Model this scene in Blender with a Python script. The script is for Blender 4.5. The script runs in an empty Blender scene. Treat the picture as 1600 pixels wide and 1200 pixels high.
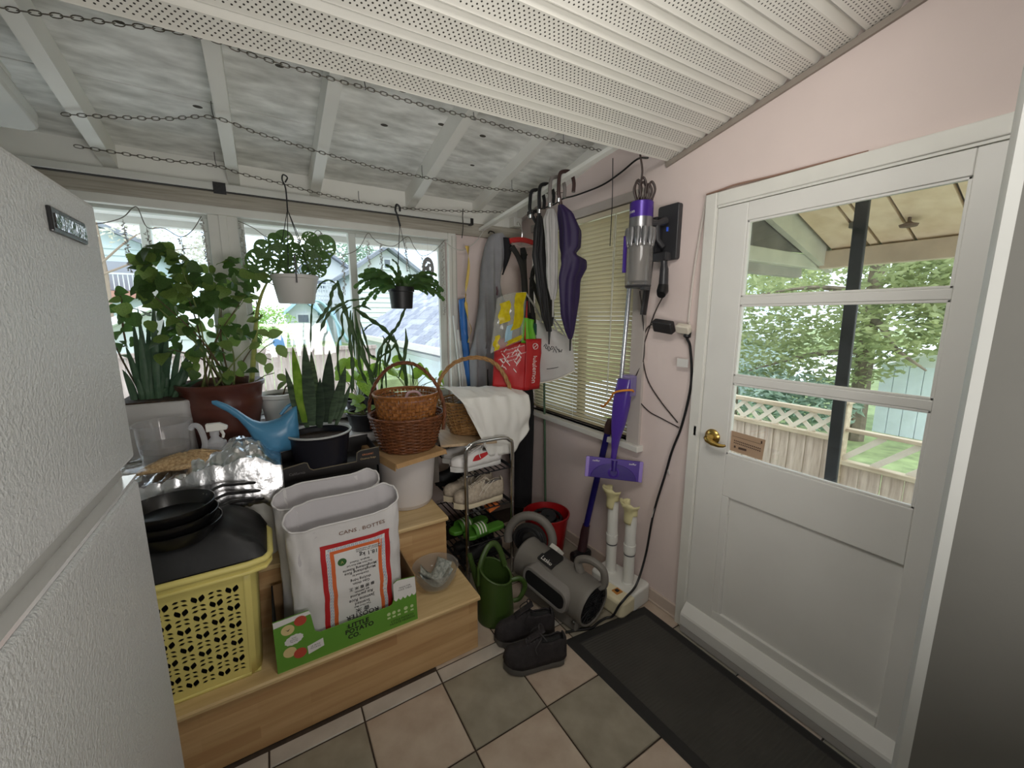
import bpy, bmesh, math, random
from math import sin, cos, pi, radians, sqrt, atan2
from mathutils import Vector, Matrix, noise
V = Vector
scene = bpy.context.scene
COL = scene.collection
rnd = random.Random(7)

def lin(c):
    return tuple(((x/255)/12.92 if x <= 10 else (((x/255)+.055)/1.055)**2.4) for x in c)

# ---------------------------------------------------------------- camera
cd = bpy.data.cameras.new('camera'); cam = bpy.data.objects.new('camera', cd); COL.objects.link(cam)
cd.sensor_width = 36; cd.lens = 625.6/1600*36; cd.clip_start = .02; cd.clip_end = 200
cam.location = (0, 0, 1.59)
cam.rotation_euler = (radians(90-9.5157), 0, radians(-31.4934))
scene.camera = cam

# ---------------------------------------------------------------- sky, lights, exposure
w = bpy.data.worlds.new('sky'); scene.world = w; w.use_nodes = True
nt = w.node_tree; nt.nodes.clear()
N = lambda t: nt.nodes.new(t)
tc = N('ShaderNodeTexCoord'); ns = N('ShaderNodeTexNoise'); ns.inputs['Scale'].default_value = 3.0
ns.inputs['Detail'].default_value = 6
cr = N('ShaderNodeValToRGB'); cr.color_ramp.elements[0].position = .42; cr.color_ramp.elements[1].position = .62
cr.color_ramp.elements[0].color = (.62, .80, 1.0, 1); cr.color_ramp.elements[1].color = (1, 1, 1, 1)
bg = N('ShaderNodeBackground'); bg.inputs['Strength'].default_value = 2.2
wo = N('ShaderNodeOutputWorld')
nt.links.new(tc.outputs['Generated'], ns.inputs['Vector']); nt.links.new(ns.outputs['Fac'], cr.inputs['Fac'])
nt.links.new(cr.outputs['Color'], bg.inputs['Color']); nt.links.new(bg.outputs[0], wo.inputs[0])

sd = bpy.data.lights.new('sun', 'SUN'); sd.energy = 1.0; sd.angle = radians(25); sd.color = (1, .96, .9)
so = bpy.data.objects.new('sun', sd); COL.objects.link(so); so.rotation_euler = (radians(42), 0, radians(-38))

def area(name, loc, rot, sx, sy, e, col):
    d = bpy.data.lights.new(name, 'AREA'); d.shape = 'RECTANGLE'; d.size = sx; d.size_y = sy; d.energy = e; d.color = col
    o = bpy.data.objects.new(name, d); COL.objects.link(o); o.location = loc; o.rotation_euler = [radians(a) for a in rot]
    return o
# added fill light behind the photographer, aimed up at the plywood ceiling
area('hall_fill', (.35, -.45, 1.30), (138, 0, -10), .9, .6, 16, (1, .96, .92))
# added fill light above the photographer, turned toward the door wall
area('wall_fill', (.45, .40, 2.47), (18, -48, 0),   .45, .45, 8.5, (1, .96, .91))
scene.view_settings.view_transform = 'Standard'; scene.view_settings.look = 'None'
scene.view_settings.gamma = 1; scene.view_settings.use_curve_mapping = False
scene.view_settings.exposure = 0.38

# ---------------------------------------------------------------- materials
def M(name, col, rough=.6, metal=0, var=.0, scale=6, bump=0, bscale=80, stretch=(1, 1, 1), spec=.5, detail=4, col2=None, sheen=0, coat=0, sub=0):
    m = bpy.data.materials.new(name); m.use_nodes = True
    t = m.node_tree; b = t.nodes['Principled BSDF']
    c = lin(col) if max(col) > 1 else col
    b.inputs['Base Color'].default_value = (*c, 1); b.inputs['Roughness'].default_value = rough
    b.inputs['Metallic'].default_value = metal; b.inputs['Specular IOR Level'].default_value = spec
    if coat: b.inputs['Coat Weight'].default_value = coat
    if sheen: b.inputs['Sheen Weight'].default_value = sheen
    if sub:
        b.inputs['Subsurface Weight'].default_value = sub; b.inputs['Subsurface Radius'].default_value = (.01, .01, .005)
    tcn = None
    def coords():
        tcn = t.nodes.new('ShaderNodeTexCoord'); mp = t.nodes.new('ShaderNodeMapping')
        mp.inputs['Scale'].default_value = stretch
        t.links.new(tcn.outputs['Object'], mp.inputs['Vector']); return mp.outputs['Vector']
    if var or col2 or bump:
        vec = coords()
    if var or col2:
        n = t.nodes.new('ShaderNodeTexNoise'); n.inputs['Scale'].default_value = scale; n.inputs['Detail'].default_value = detail
        t.links.new(vec, n.inputs['Vector'])
        r = t.nodes.new('ShaderNodeValToRGB')
        r.color_ramp.elements[0].position = .32; r.color_ramp.elements[1].position = .68
        if col2:
            d = lin(col2) if max(col2) > 1 else col2
            r.color_ramp.elements[0].color = (*d, 1); r.color_ramp.elements[1].color = (*c, 1)
        else:
            r.color_ramp.elements[0].color = (*[x*(1-var) for x in c], 1); r.color_ramp.elements[1].color = (*[min(1, x*(1+var)) for x in c], 1)
        t.links.new(n.outputs['Fac'], r.inputs['Fac']); t.links.new(r.outputs['Color'], b.inputs['Base Color'])
    if bump:
        n = t.nodes.new('ShaderNodeTexNoise'); n.inputs['Scale'].default_value = bscale; n.inputs['Detail'].default_value = 3
        t.links.new(vec, n.inputs['Vector'])
        bp = t.nodes.new('ShaderNodeBump'); bp.inputs['Strength'].default_value = bump; bp.inputs['Distance'].default_value = .004
        t.links.new(n.outputs['Fac'], bp.inputs['Height']); t.links.new(bp.outputs[0], b.inputs['Normal'])
    return m

def bs(m): return m.node_tree.nodes['Principled BSDF']

def m_glass(name, tint=(1, 1, 1), mix=.08, rough=.02, haze=0):
    """thin pane: straight-through transparency plus a weak mirror reflection"""
    m = bpy.data.materials.new(name); m.use_nodes = True; t = m.node_tree; t.nodes.clear()
    tr = t.nodes.new('ShaderNodeBsdfTransparent'); tr.inputs[0].default_value = (*tint, 1)
    gl = t.nodes.new('ShaderNodeBsdfGlossy'); gl.inputs['Roughness'].default_value = rough; gl.inputs[0].default_value = (1, 1, 1, 1)
    mx = t.nodes.new('ShaderNodeMixShader'); fr = t.nodes.new('ShaderNodeMath'); fr.operation = 'MULTIPLY_ADD'; fr.inputs[1].default_value = .45; fr.inputs[2].default_value = .035
    lw = t.nodes.new('ShaderNodeLayerWeight'); lw.inputs[0].default_value = .5; pw = t.nodes.new('ShaderNodeMath'); pw.operation = 'POWER'; pw.inputs[1].default_value = 4
    t.links.new(lw.outputs['Facing'], pw.inputs[0]); t.links.new(pw.outputs[0], fr.inputs[0])
    o = t.nodes.new('ShaderNodeOutputMaterial')
    t.links.new(fr.outputs[0], mx.inputs[0]); t.links.new(tr.outputs[0], mx.inputs[1]); t.links.new(gl.outputs[0], mx.inputs[2])
    last = mx
    if haze:
        df = t.nodes.new('ShaderNodeBsdfTranslucent'); df.inputs[0].default_value = (*tint, 1)
        d2 = t.nodes.new('ShaderNodeBsdfDiffuse'); d2.inputs[0].default_value = (*tint, 1)
        a = t.nodes.new('ShaderNodeMixShader'); a.inputs[0].default_value = .5
        t.links.new(df.outputs[0], a.inputs[1]); t.links.new(d2.outputs[0], a.inputs[2])
        m2 = t.nodes.new('ShaderNodeMixShader'); m2.inputs[0].default_value = haze
        t.links.new(mx.outputs[0], m2.inputs[1]); t.links.new(a.outputs[0], m2.inputs[2]); last = m2
    t.links.new(last.outputs[0], o.inputs[0]); return m

def m_leaf(name, c1, c2, trans=.35, scale=30, rough=.45, stretch=(1, 1, 1)):
    m = M(name, c1, rough, col2=c2, scale=scale, stretch=stretch, spec=.4)
    t = m.node_tree; b = bs(m); o = t.nodes['Material Output']
    tl = t.nodes.new('ShaderNodeBsdfTranslucent'); mx = t.nodes.new('ShaderNodeMixShader'); mx.inputs[0].default_value = trans
    src = b.inputs['Base Color'].links[0].from_socket
    t.links.new(src, tl.inputs[0]); t.links.new(b.outputs[0], mx.inputs[1]); t.links.new(tl.outputs[0], mx.inputs[2])
    t.links.new(mx.outputs[0], o.inputs[0]); return m

def m_wood(name, c1, c2, along='X', rough=.45, scale=3, bump=.05):
    st = {'X': (1.2, 14, 14), 'Y': (14, 1.2, 14), 'Z': (14, 14, 1.2)}[along]
    return M(name, c1, rough, col2=c2, scale=scale, stretch=st, bump=bump, bscale=8, detail=6)

# ---------------------------------------------------------------- mesh builder
class MB:
    def __init__(s): s.v = []; s.f = []; s.mi = []
    def add(s, vs, fs, mi=0):
        o = len(s.v); s.v += [V(p) for p in vs]
        for f in fs: s.f.append([i+o for i in f]); s.mi.append(mi)
        return s
    def obox(s, c, a, b, d, mi=0):
        c, a, b, d = V(c), V(a), V(b), V(d)
        vs = [c+a*i+b*j+d*k for k in (-1, 1) for j in (-1, 1) for i in (-1, 1)]
        return s.add(vs, [(0, 2, 3, 1), (4, 5, 7, 6), (0, 1, 5, 4), (2, 6, 7, 3), (0, 4, 6, 2), (1, 3, 7, 5)], mi)
    def box(s, x0, x1, y0, y1, z0, z1, mi=0):
        return s.obox(((x0+x1)/2, (y0+y1)/2, (z0+z1)/2), ((x1-x0)/2, 0, 0), (0, (y1-y0)/2, 0), (0, 0, (z1-z0)/2), mi)
    def bar(s, p0, p1, w, h, up=(0, 0, 1), mi=0):
        p0, p1 = V(p0), V(p1); d = p1-p0; x = d.cross(V(up)).normalized(); u = x.cross(d).normalized()
        return s.obox((p0+p1)/2, d/2, x*w/2, u*h/2, mi)
    def tube(s, pts, r, n=8, closed=False, caps=True, mi=0, flat=1.0):
        pts = [V(p) for p in pts]; m = len(pts); rs = r if isinstance(r, (list, tuple)) else [r]*m
        t0 = (pts[1]-pts[0]).normalized(); up = V((0, 0, 1)) if abs(t0.z) < .9 else V((1, 0, 0))
        x = t0.cross(up).normalized(); vs = []; fs = []
        for i in range(m):
            a = pts[(i-1) % m] if (closed or i > 0) else pts[i]; b = pts[(i+1) % m] if (closed or i < m-1) else pts[i]
            t = (b-a)
            t = t.normalized() if t.length > 1e-9 else t0
            x = (x-t*x.dot(t)); x = x.normalized() if x.length > 1e-6 else t.orthogonal().normalized()
            y = t.cross(x)
            for k in range(n):
                an = 2*pi*k/n; vs.append(pts[i]+(x*cos(an)+y*sin(an)*flat)*rs[i])
        for i in range(m if closed else m-1):
            j = (i+1) % m
            for k in range(n): fs.append((i*n+k, i*n+(k+1) % n, j*n+(k+1) % n, j*n+k))
        if caps and not closed: fs += [tuple(range(n))[::-1], tuple(range((m-1)*n, m*n))]
        return s.add(vs, fs, mi)
    def lathe(s, c, prof, n=24, ax=(0, 0, 1), sx=1, sy=1, rot=0, mi=0, capb=False, capt=False):
        c = V(c); z = V(ax).normalized()
        x = V((1, 0, 0)) if abs(z.z) > .99 else V((0, 0, 1)).cross(z).normalized()
        y = z.cross(x); vs = []; fs = []
        for r, h in prof:
            for k in range(n):
                a = 2*pi*k/n
                px, py = r*cos(a)*sx, r*sin(a)*sy
                px, py = px*cos(rot)-py*sin(rot), px*sin(rot)+py*cos(rot)
                vs.append(c+x*px+y*py+z*h)
        for i in range(len(prof)-1):
            for k in range(n): fs.append((i*n+k, i*n+(k+1) % n, (i+1)*n+(k+1) % n, (i+1)*n+k))
        if capb: fs.append(tuple(range(n))[::-1])
        if capt: fs.append(tuple(range((len(prof)-1)*n, len(prof)*n)))
        return s.add(vs, fs, mi)
    def cyl(s, p0, p1, r0, r1=None, n=16, mi=0):
        p0, p1 = V(p0), V(p1); L = (p1-p0).length
        return s.lathe(p0, [(r0, 0), (r0 if r1 is None else r1, L)], n, p1-p0, mi=mi, capb=True, capt=True)
    def ell(s, c, rx, ry, rz, n=16, m=8, mi=0):
        pr = [(max(1e-4, sin(pi*i/m)), -cos(pi*i/m)) for i in range(m+1)]; vs = []; fs = []; c = V(c)
        for r, h in pr:
            for k in range(n): vs.append(c+V((r*cos(2*pi*k/n)*rx, r*sin(2*pi*k/n)*ry, h*rz)))
        for i in range(m):
            for k in range(n): fs.append((i*n+k, i*n+(k+1) % n, (i+1)*n+(k+1) % n, (i+1)*n+k))
        return s.add(vs, fs, mi)
    def grid(s, fn, nu, nv, mi=0, cu=False):
        vs = [fn(i/nu, j/nv) for j in range(nv+1) for i in range(nu if cu else nu+1)]; W = nu if cu else nu+1; fs = []
        for j in range(nv):
            for i in range(nu):
                a = i; b = (i+1) % W if cu else i+1
                fs.append((j*W+a, j*W+b, (j+1)*W+b, (j+1)*W+a))
        return s.add(vs, fs, mi)
    def prism(s, poly, o, u, v, n, t, mi=0):
        o, u, v, n = V(o), V(u), V(v), V(n); k = len(poly)
        vs = [o+u*p[0]+v*p[1] for p in poly]+[o+u*p[0]+v*p[1]+n*t for p in poly]
        fs = [tuple(range(k))[::-1], tuple(range(k, 2*k))]+[(i, (i+1) % k, k+(i+1) % k, k+i) for i in range(k)]
        return s.add(vs, fs, mi)
    def xf(s, mat, start=0):
        for i in range(start, len(s.v)): s.v[i] = mat @ s.v[i]
        return s
    def build(s, name, mat, parent=None, smooth=35, bevel=0, solid=0, sub=0, kind=None, loc=None, bseg=2):
        me = bpy.data.meshes.new(name)
        org = V((0, 0, 0))
        if parent is not None: org = V(parent['_o'])
        elif loc is not None: org = V(loc)
        elif s.v:
            lo = [min(p[i] for p in s.v) for i in range(3)]; hi = [max(p[i] for p in s.v) for i in range(3)]
            org = V(((lo[0]+hi[0])/2, (lo[1]+hi[1])/2, lo[2]))
        me.from_pydata([tuple(p-org) for p in s.v], [], s.f)
        for m in (mat if isinstance(mat, (list, tuple)) else [mat]): me.materials.append(m)
        if any(s.mi): me.polygons.foreach_set('material_index', s.mi)
        if smooth:
            me.polygons.foreach_set('use_smooth', [True]*len(me.polygons)); me.set_sharp_from_angle(angle=radians(smooth))
        bm = bmesh.new(); bm.from_mesh(me); bmesh.ops.recalc_face_normals(bm, faces=bm.faces); bm.to_mesh(me); bm.free()
        me.update()
        o = bpy.data.objects.new(name, me); COL.objects.link(o); o['_o'] = tuple(org)
        if parent is not None: o.parent = parent
        else: o.location = org
        if solid:
            md = o.modifiers.new('solid', 'SOLIDIFY'); md.thickness = solid; md.offset = 0
        if sub:
            md = o.modifiers.new('sub', 'SUBSURF'); md.levels = sub; md.render_levels = sub
        if bevel:
            md = o.modifiers.new('bevel', 'BEVEL'); md.width = bevel; md.segments = bseg; md.limit_method = 'ANGLE'; md.angle_limit = radians(40)
        if kind: o['kind'] = kind
        return o

def tag(o, label, cat, group=None):
    o['label'] = label; o['category'] = cat
    if group: o['group'] = group
    return o
def thing(name, label, cat, loc, group=None):
    o = bpy.data.objects.new(name, None); COL.objects.link(o); o.location = loc; o['_o'] = tuple(loc)
    o.empty_display_size = .05
    return tag(o, label, cat, group)
def struct(o):
    o['kind'] = 'structure'; return o
def part(name, me, mat4, parent, label=None):
    """a part that shares mesh data with its likes; mat4 is its world placement"""
    o = bpy.data.objects.new(name, me); COL.objects.link(o); o.parent = parent
    o.matrix_local = Matrix.Translation(-V(parent['_o'])) @ mat4
    o['_o'] = parent['_o']
    if label: o['label'] = label
    return o
def mesh_of(mb, name, mat, smooth=35):
    o = mb.build(name, mat, smooth=smooth, loc=(0, 0, 0)); me = o.data; bpy.data.objects.remove(o); return me
def clone(root, loc, rz, label, group=None, name=None):
    r = root.copy(); COL.objects.link(r); r.location = loc; r.rotation_euler = (0, 0, rz); r['label'] = label
    if group: r['group'] = group
    for ch in list(root.children):
        c = ch.copy(); COL.objects.link(c); c.parent = r; c.matrix_parent_inverse = ch.matrix_parent_inverse.copy()
        for g in ch.children:
            d = g.copy(); COL.objects.link(d); d.parent = c
    return r
def frame(p, d, up):
    """matrix with Y along d, Z near up"""
    y = V(d).normalized(); z = V(up); z = (z-y*z.dot(y))
    z = z.normalized() if z.length > 1e-5 else y.orthogonal().normalized()
    x = y.cross(z)
    m = Matrix((x, y, z)).transposed().to_4x4(); m.translation = V(p); return m
def bez(p0, p1, p2, n=8, p3=None):
    P = [V(p) for p in (p0, p1, p2)]+([V(p3)] if p3 is not None else []); out = []
    for i in range(n+1):
        t = i/n; Q = P[:]
        while len(Q) > 1: Q = [Q[j].lerp(Q[j+1], t) for j in range(len(Q)-1)]
        out.append(Q[0])
    return out
def smooth_path(pts, n=6):
    """Catmull-Rom through pts"""
    P = [V(p) for p in pts]; P = [P[0]*2-P[1]]+P+[P[-1]*2-P[-2]]; out = []
    for i in range(1, len(P)-2):
        for k in range(n):
            t = k/n; a, b, c, d = P[i-1:i+3]
            out.append(.5*((2*b)+(c-a)*t+(2*a-5*b+4*c-d)*t*t+(3*b-a-3*c+d)*t**3))
    out.append(P[-2]); return out
def rrect(w, h, r, n=4):
    """rounded rectangle polygon centred on 0"""
    out = []
    for cx, cy, a0 in ((w/2-r, h/2-r, 0), (-w/2+r, h/2-r, 90), (-w/2+r, -h/2+r, 180), (w/2-r, -h/2+r, 270)):
        for k in range(n+1):
            a = radians(a0+90*k/n); out.append((cx+r*cos(a), cy+r*sin(a)))
    return out
_tc = {}
def text(name, body, size, mapf, mat, parent, align='CENTER', space=1.0, line=1.0, bold=0):
    """lettering as a flat mesh; mapf(u,v) gives the world point of each letter vertex"""
    cu = bpy.data.curves.new('lettering', 'FONT'); cu.body = body; cu.size = size; cu.align_x = align; cu.align_y = 'CENTER'
    cu.resolution_u = 2; cu.offset = bold*size; cu.space_character = space; cu.space_line = line
    ob = bpy.data.objects.new('lettering', cu); COL.objects.link(ob)
    dg = bpy.context.evaluated_depsgraph_get(); me = bpy.data.meshes.new_from_object(ob.evaluated_get(dg))
    bpy.data.objects.remove(ob)
    mb = MB(); mb.add([mapf(v.co.x, v.co.y) for v in me.vertices], [tuple(p.vertices) for p in me.polygons])
    return mb.build(name, mat, parent, smooth=0)
def plane_map(o, u, v):
    o, u, v = V(o), V(u).normalized(), V(v).normalized()
    return lambda a, b: o+u*a+v*b
# ---------------------------------------------------------------- shared materials
WHITE = M('white_paint', (236, 235, 229), .5, var=.04, scale=3, bump=.04, bscale=30)
TRIMW = M('trim_paint', (222, 221, 214), .45, var=.05, scale=6, bump=.05, bscale=40)
DOORW = M('door_paint', (222, 221, 216), .42, var=.03, scale=4, bump=.05, bscale=25)
PINK = M('pink_wall', (224, 208, 203), .75, var=.03, scale=3, bump=.06, bscale=60)
BLACKP = M('black_plastic', (22, 22, 24), .4)
BLACKM = M('black_matte', (16, 16, 17), .8)
CHROME = M('chrome', (205, 205, 205), .16, metal=1)
STEEL = M('dull_steel', (120, 120, 118), .4, metal=1)
GREYP = M('grey_plastic', (112, 110, 107), .5, bump=.03, bscale=200)
SOIL = M('soil', (58, 44, 33), .95, var=.5, scale=60, bump=.6, bscale=90)
GLASS = m_glass('window_glass', (.97, .985, .98))

# plywood: streaky grey whitewash with a few dark knots
PLY = M('whitewashed_plywood', (246, 246, 242), .8, col2=(196, 196, 190), scale=7, stretch=(1.0, 3, 3), bump=.08, bscale=40, detail=12)
def knots(m, scale, size, col):
    t = m.node_tree; b = bs(m); src = b.inputs['Base Color'].links[0].from_socket
    tcn = t.nodes.new('ShaderNodeTexCoord'); mp = t.nodes.new('ShaderNodeMapping'); mp.inputs['Scale'].default_value = (scale*.55, scale, scale)
    vo = t.nodes.new('ShaderNodeTexVoronoi'); vo.inputs['Scale'].default_value = 1
    t.links.new(tcn.outputs['Object'], mp.inputs[0]); t.links.new(mp.outputs[0], vo.inputs['Vector'])
    lt = t.nodes.new('ShaderNodeMath'); lt.operation = 'LESS_THAN'; lt.inputs[1].default_value = size
    t.links.new(vo.outputs['Distance'], lt.inputs[0])
    mx = t.nodes.new('ShaderNodeMix'); mx.data_type = 'RGBA'; mx.inputs['B'].default_value = (*lin(col), 1)
    t.links.new(lt.outputs[0], mx.inputs['Factor']); t.links.new(src, mx.inputs['A']); t.links.new(mx.outputs['Result'], b.inputs['Base Color'])
knots(PLY, 7, .07, (70, 66, 58))

# vented vinyl soffit: rows of small round holes across the flat of each board
VINYL = M('vented_vinyl', (226, 224, 215), .5, var=.02, scale=2)
def perforate(m, x_p, y_p, r, y0, pitch):
    t = m.node_tree; b = bs(m); src = b.inputs['Base Color'].links[0].from_socket
    tcn = t.nodes.new('ShaderNodeTexCoord'); sp = t.nodes.new('ShaderNodeSeparateXYZ'); t.links.new(tcn.outputs['Object'], sp.inputs[0])
    def mth(op, a, bb=None, c=None):
        n = t.nodes.new('ShaderNodeMath'); n.operation = op
        for i, q in enumerate((a, bb, c)):
            if q is None: continue
            if isinstance(q, (int, float)): n.inputs[i].default_value = q
            else: t.links.new(q, n.inputs[i])
        return n.outputs[0]
    yb = mth('FLOORED_MODULO', mth('SUBTRACT', y0, sp.outputs[1]), pitch)
    row = mth('DIVIDE', yb, y_p); off = mth('MULTIPLY', mth('FLOORED_MODULO', mth('FLOOR', row), 2.0), .5)
    fy = mth('MULTIPLY', mth('SUBTRACT', mth('FRACT', row), .5), y_p)
    fx = mth('MULTIPLY', mth('SUBTRACT', mth('FRACT', mth('ADD', mth('DIVIDE', sp.outputs[0], x_p), off)), .5), x_p)
    d = mth('ADD', mth('MULTIPLY', fx, fx), mth('MULTIPLY', fy, fy))
    hole = mth('LESS_THAN', d, r*r)
    ok = mth('MULTIPLY', mth('GREATER_THAN', yb, y_p*.99), mth('LESS_THAN', yb, y_p*7.01))
    fac = mth('MULTIPLY', hole, ok)
    mx = t.nodes.new('ShaderNodeMix'); mx.data_type = 'RGBA'; mx.inputs['B'].default_value = (*lin((52, 48, 42)), 1)
    t.links.new(fac, mx.inputs['Factor']); t.links.new(src, mx.inputs['A']); t.links.new(mx.outputs['Result'], b.inputs['Base Color'])
perforate(VINYL, .0165, .0102, .0027, 1.39, .106)

XR, YB, XL, YF = 1.745, 2.72, -1.35, -1.7        # inner faces of the four walls

# ---------------------------------------------------------------- floor: beige and grey-green tiles on a diagonal checker
floor = struct(MB().box(XL-.1, XR+.1, YF-.1, YB+.1, -.12, -.006).build('floor', M('grout', (66, 54, 44), .9, var=.2, scale=30), smooth=0, loc=(0, 0, 0)))
T_BEIGE = M('tile_beige', (196, 181, 164), .38, col2=(174, 155, 138), scale=9, stretch=(1, 1, 1), bump=.05, bscale=40, detail=8)
T_GREEN = M('tile_grey_green', (162, 154, 138), .38, col2=(138, 131, 116), scale=9, bump=.05, bscale=40, detail=8)
T_PALE = M('tile_pale', (198, 190, 180), .4, col2=(180, 172, 162), scale=9, bump=.05, bscale=40)
S = .328; tm = {}
def tile_mesh(wx, wy, key):
    if key not in tm:
        mb = MB(); h = .0045; b = .003
        x, y = wx/2, wy/2
        vs = [(-x, -y, -h), (x, -y, -h), (x, y, -h), (-x, y, -h), (-x, -y, -b), (x, -y, -b), (x, y, -b), (-x, y, -b), (-x+b, -y+b, 0), (x-b, -y+b, 0), (x-b, y-b, 0), (-x+b, y-b, 0)]
        fs = [(0, 1, 5, 4), (1, 2, 6, 5), (2, 3, 7, 6), (3, 0, 4, 7), (4, 5, 9, 8), (5, 6, 10, 9), (6, 7, 11, 10), (7, 4, 8, 11), (8, 9, 10, 11)]
        mb.add(vs, fs); tm[key] = mesh_of(mb, 'tile', key[0], smooth=0)
    return tm[key]
for i in range(-6, 4):
    for j in range(-9, 1):
        x0, y0 = .535+i*S, 1.131+j*S
        if x0 > XR-.02: continue
        x1 = min(x0+S, XR)
        mt = T_GREEN if (i+j) % 2 == 0 else T_BEIGE
        w_ = x1-x0-.006; part('tile', tile_mesh(w_, S-.006, (mt, round(w_, 3), 0)), Matrix.Translation(((x0+x1)/2, y0+S/2, 0)), floor)
for i in range(-6, 4):
    x0 = .535+i*S; x1 = min(x0+S, XR)
    if x0 > XR-.02: continue
    for (ya, yb, mt) in ((1.459, 1.459+.075, T_PALE),)+(((1.534, 1.862, T_BEIGE), (1.862, 2.19, T_GREEN), (2.19, 2.52, T_BEIGE)) if x0 > .5 else ()):
        w_ = x1-x0-.006; part('tile', tile_mesh(w_, yb-ya-.006, (mt, round(w_, 3), round(yb-ya, 3))), Matrix.Translation(((x0+x1)/2, (ya+yb)/2, 0)), floor)

# ---------------------------------------------------------------- walls
wr = MB(); T = .12; X0, X1 = XR, XR+T; D0, D1, DT = .22, 1.104, 2.062; W0, W1, WB, WT = 1.56, 2.56, .88, 2.2
for a in ((YF, D0, 0, 3), (D0, D1, DT, 3), (D1, W0, 0, 3), (W0, W1, 0, WB), (W0, W1, WT, 3), (W1, YB+.15, 0, 3)):
    wr.box(X0, X1, a[0], a[1], a[2], a[3])
wall_right = struct(wr.build('wall_right', PINK, smooth=0, loc=(XR, 0, 0)))
wb = MB(); Y0, Y1 = YB, YB+.13
A0, A1, B0, B1, ZB, ZT = -1.15, -.203, -.076, 1.132, 1.02, 2.132
for a in ((XL-.1, A0, 0, 2.5), (A0, A1, 0, ZB), (A1, B0, 0, 2.5), (B0, B1, 0, ZB), (B1, XR, 0, 2.5), (A0, A1, ZT, 2.5), (B0, B1, ZT, 2.5)):
    wb.box(a[0], a[1], Y0, Y1, a[2], a[3])
wall_back = struct(wb.build('wall_back', PINK, smooth=0, loc=(0, YB, 0)))
struct(MB().box(XL-.1, XL, YF, YB, 0, 3).build('wall_left', WHITE, smooth=0))
struct(MB().box(XL-.1, XR+.1, YF-.1, YF, 0, 3.2).build('wall_front', M('hall_wall', (220, 214, 204), .7), smooth=0))
# the near partition at the right edge of the view, with its bullnosed end
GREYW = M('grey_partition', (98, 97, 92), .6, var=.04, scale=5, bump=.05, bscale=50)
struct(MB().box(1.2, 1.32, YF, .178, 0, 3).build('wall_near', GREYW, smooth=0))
tr = MB(); tr.prism([(0, 0), (.12, 0), (.12, .012), (.112, .026), (.07, .032), (.018, .03), (0, .018)], (1.2, .178, 0), (1, 0, 0), (0, 1, 0), (0, 0, 1), 3)
struct(tr.build('trim_1', M('partition_end', (178, 179, 175), .5, var=.03), smooth=50))

# ---------------------------------------------------------------- ceiling: plywood between rafters at the back, vented soffit nearer
PA, PB = 2.385+.22*2.72, -.22
def zp(y): return PA+PB*y
deck = MB()
deck.add([(XL-.1, YB+.15, zp(YB)+.03-.033), (XR+.12, YB+.15, zp(YB)-.003), (XR+.12, YF-.1, zp(YF)+.03), (XL-.1, YF-.1, zp(YF)+.03),
          (XL-.1, YB+.15, zp(YB)+.09), (XR+.12, YB+.15, zp(YB)+.09), (XR+.12, YF-.1, zp(YF)+.12), (XL-.1, YF-.1, zp(YF)+.12)],
         [(0, 1, 2, 3), (7, 6, 5, 4), (0, 4, 5, 1), (1, 5, 6, 2), (2, 6, 7, 3), (3, 7, 4, 0)])
ceiling = struct(deck.build('ceiling', M('roof_deck', (60, 56, 50), .9), smooth=0, loc=(0, 0, 0)))
def slab(x0, x1, y0, y1, dz0, dz1):
    mb = MB()
    vs = [(x, y, zp(y)+d) for d in (dz0, dz1) for (x, y) in ((x0, y0), (x1, y0), (x1, y1), (x0, y1))]
    return mb.add(vs, [(0, 1, 2, 3), (7, 6, 5, 4), (0, 4, 5, 1), (1, 5, 6, 2), (2, 6, 7, 3), (3, 7, 4, 0)])
xs = [XL, -.07, .325, .875, 1.392, XR]
for a, b in zip(xs[:-1], xs[1:]):
    slab(a+.002, b-.002, 2.268, YB+.02, 0, .012).build('plywood_panel', PLY, ceiling, smooth=0)
    slab(a+.002, b-.002, 1.05, 2.262, 0, .012).build('plywood_panel', PLY, ceiling, smooth=0)
for x in (-1.0, -.55, -.07, .315, .875):
    slab(x-.026, x+.026, 1.1, YB-.01, -.105, -.001).build('rafter', WHITE, ceiling, smooth=0)
slab(1.33, 1.37, 1.1, YB-.01, -.07, -.001).build('rafter', WHITE, ceiling, smooth=0)
slab(XR-.04, XR, 1.1, YB-.01, -.085, -.001).build('rafter', WHITE, ceiling, smooth=0)
# soffit boards run across the room; each has a perforated flat, a shallow groove and a lip
P = .106
def zs(x, y):
    t = max(0, min(1, (x-XL)/(XR-XL)))
    return 2.646-.2237*y-.024*(XR-x)-.002*4*t*(1-t)
for k in range(29):
    yf = 1.39-k*P; prof = [(0, .0), (0, -.002), (.004, 0), (.074, 0), (.080, .005), (.090, .019), (P-.006, .020), (P-.0045, .0)]
    if k == 0: prof = [(0, .03)]+prof
    mb = MB(); n = 14; xs_ = [XL+.001+(XR-.006-XL)*i/n for i in range(n+1)]
    mb.grid(lambda u, v: (lambda x, q: (x, yf-q[0], zs(x, yf-q[0])+q[1]))(xs_[round(u*n)], prof[round(v*(len(prof)-1))]), n, len(prof)-1)
    mb.build('soffit_board', VINYL, ceiling, smooth=30)
struct(MB().bar((XR-.006, 1.40, zs(XR, 1.40)-.014), (XR-.006, -1.65, zs(XR, -1.65)-.014), .012, .022).build('trim_2', M('soffit_channel', (150, 140, 130), .6), smooth=0))

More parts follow.
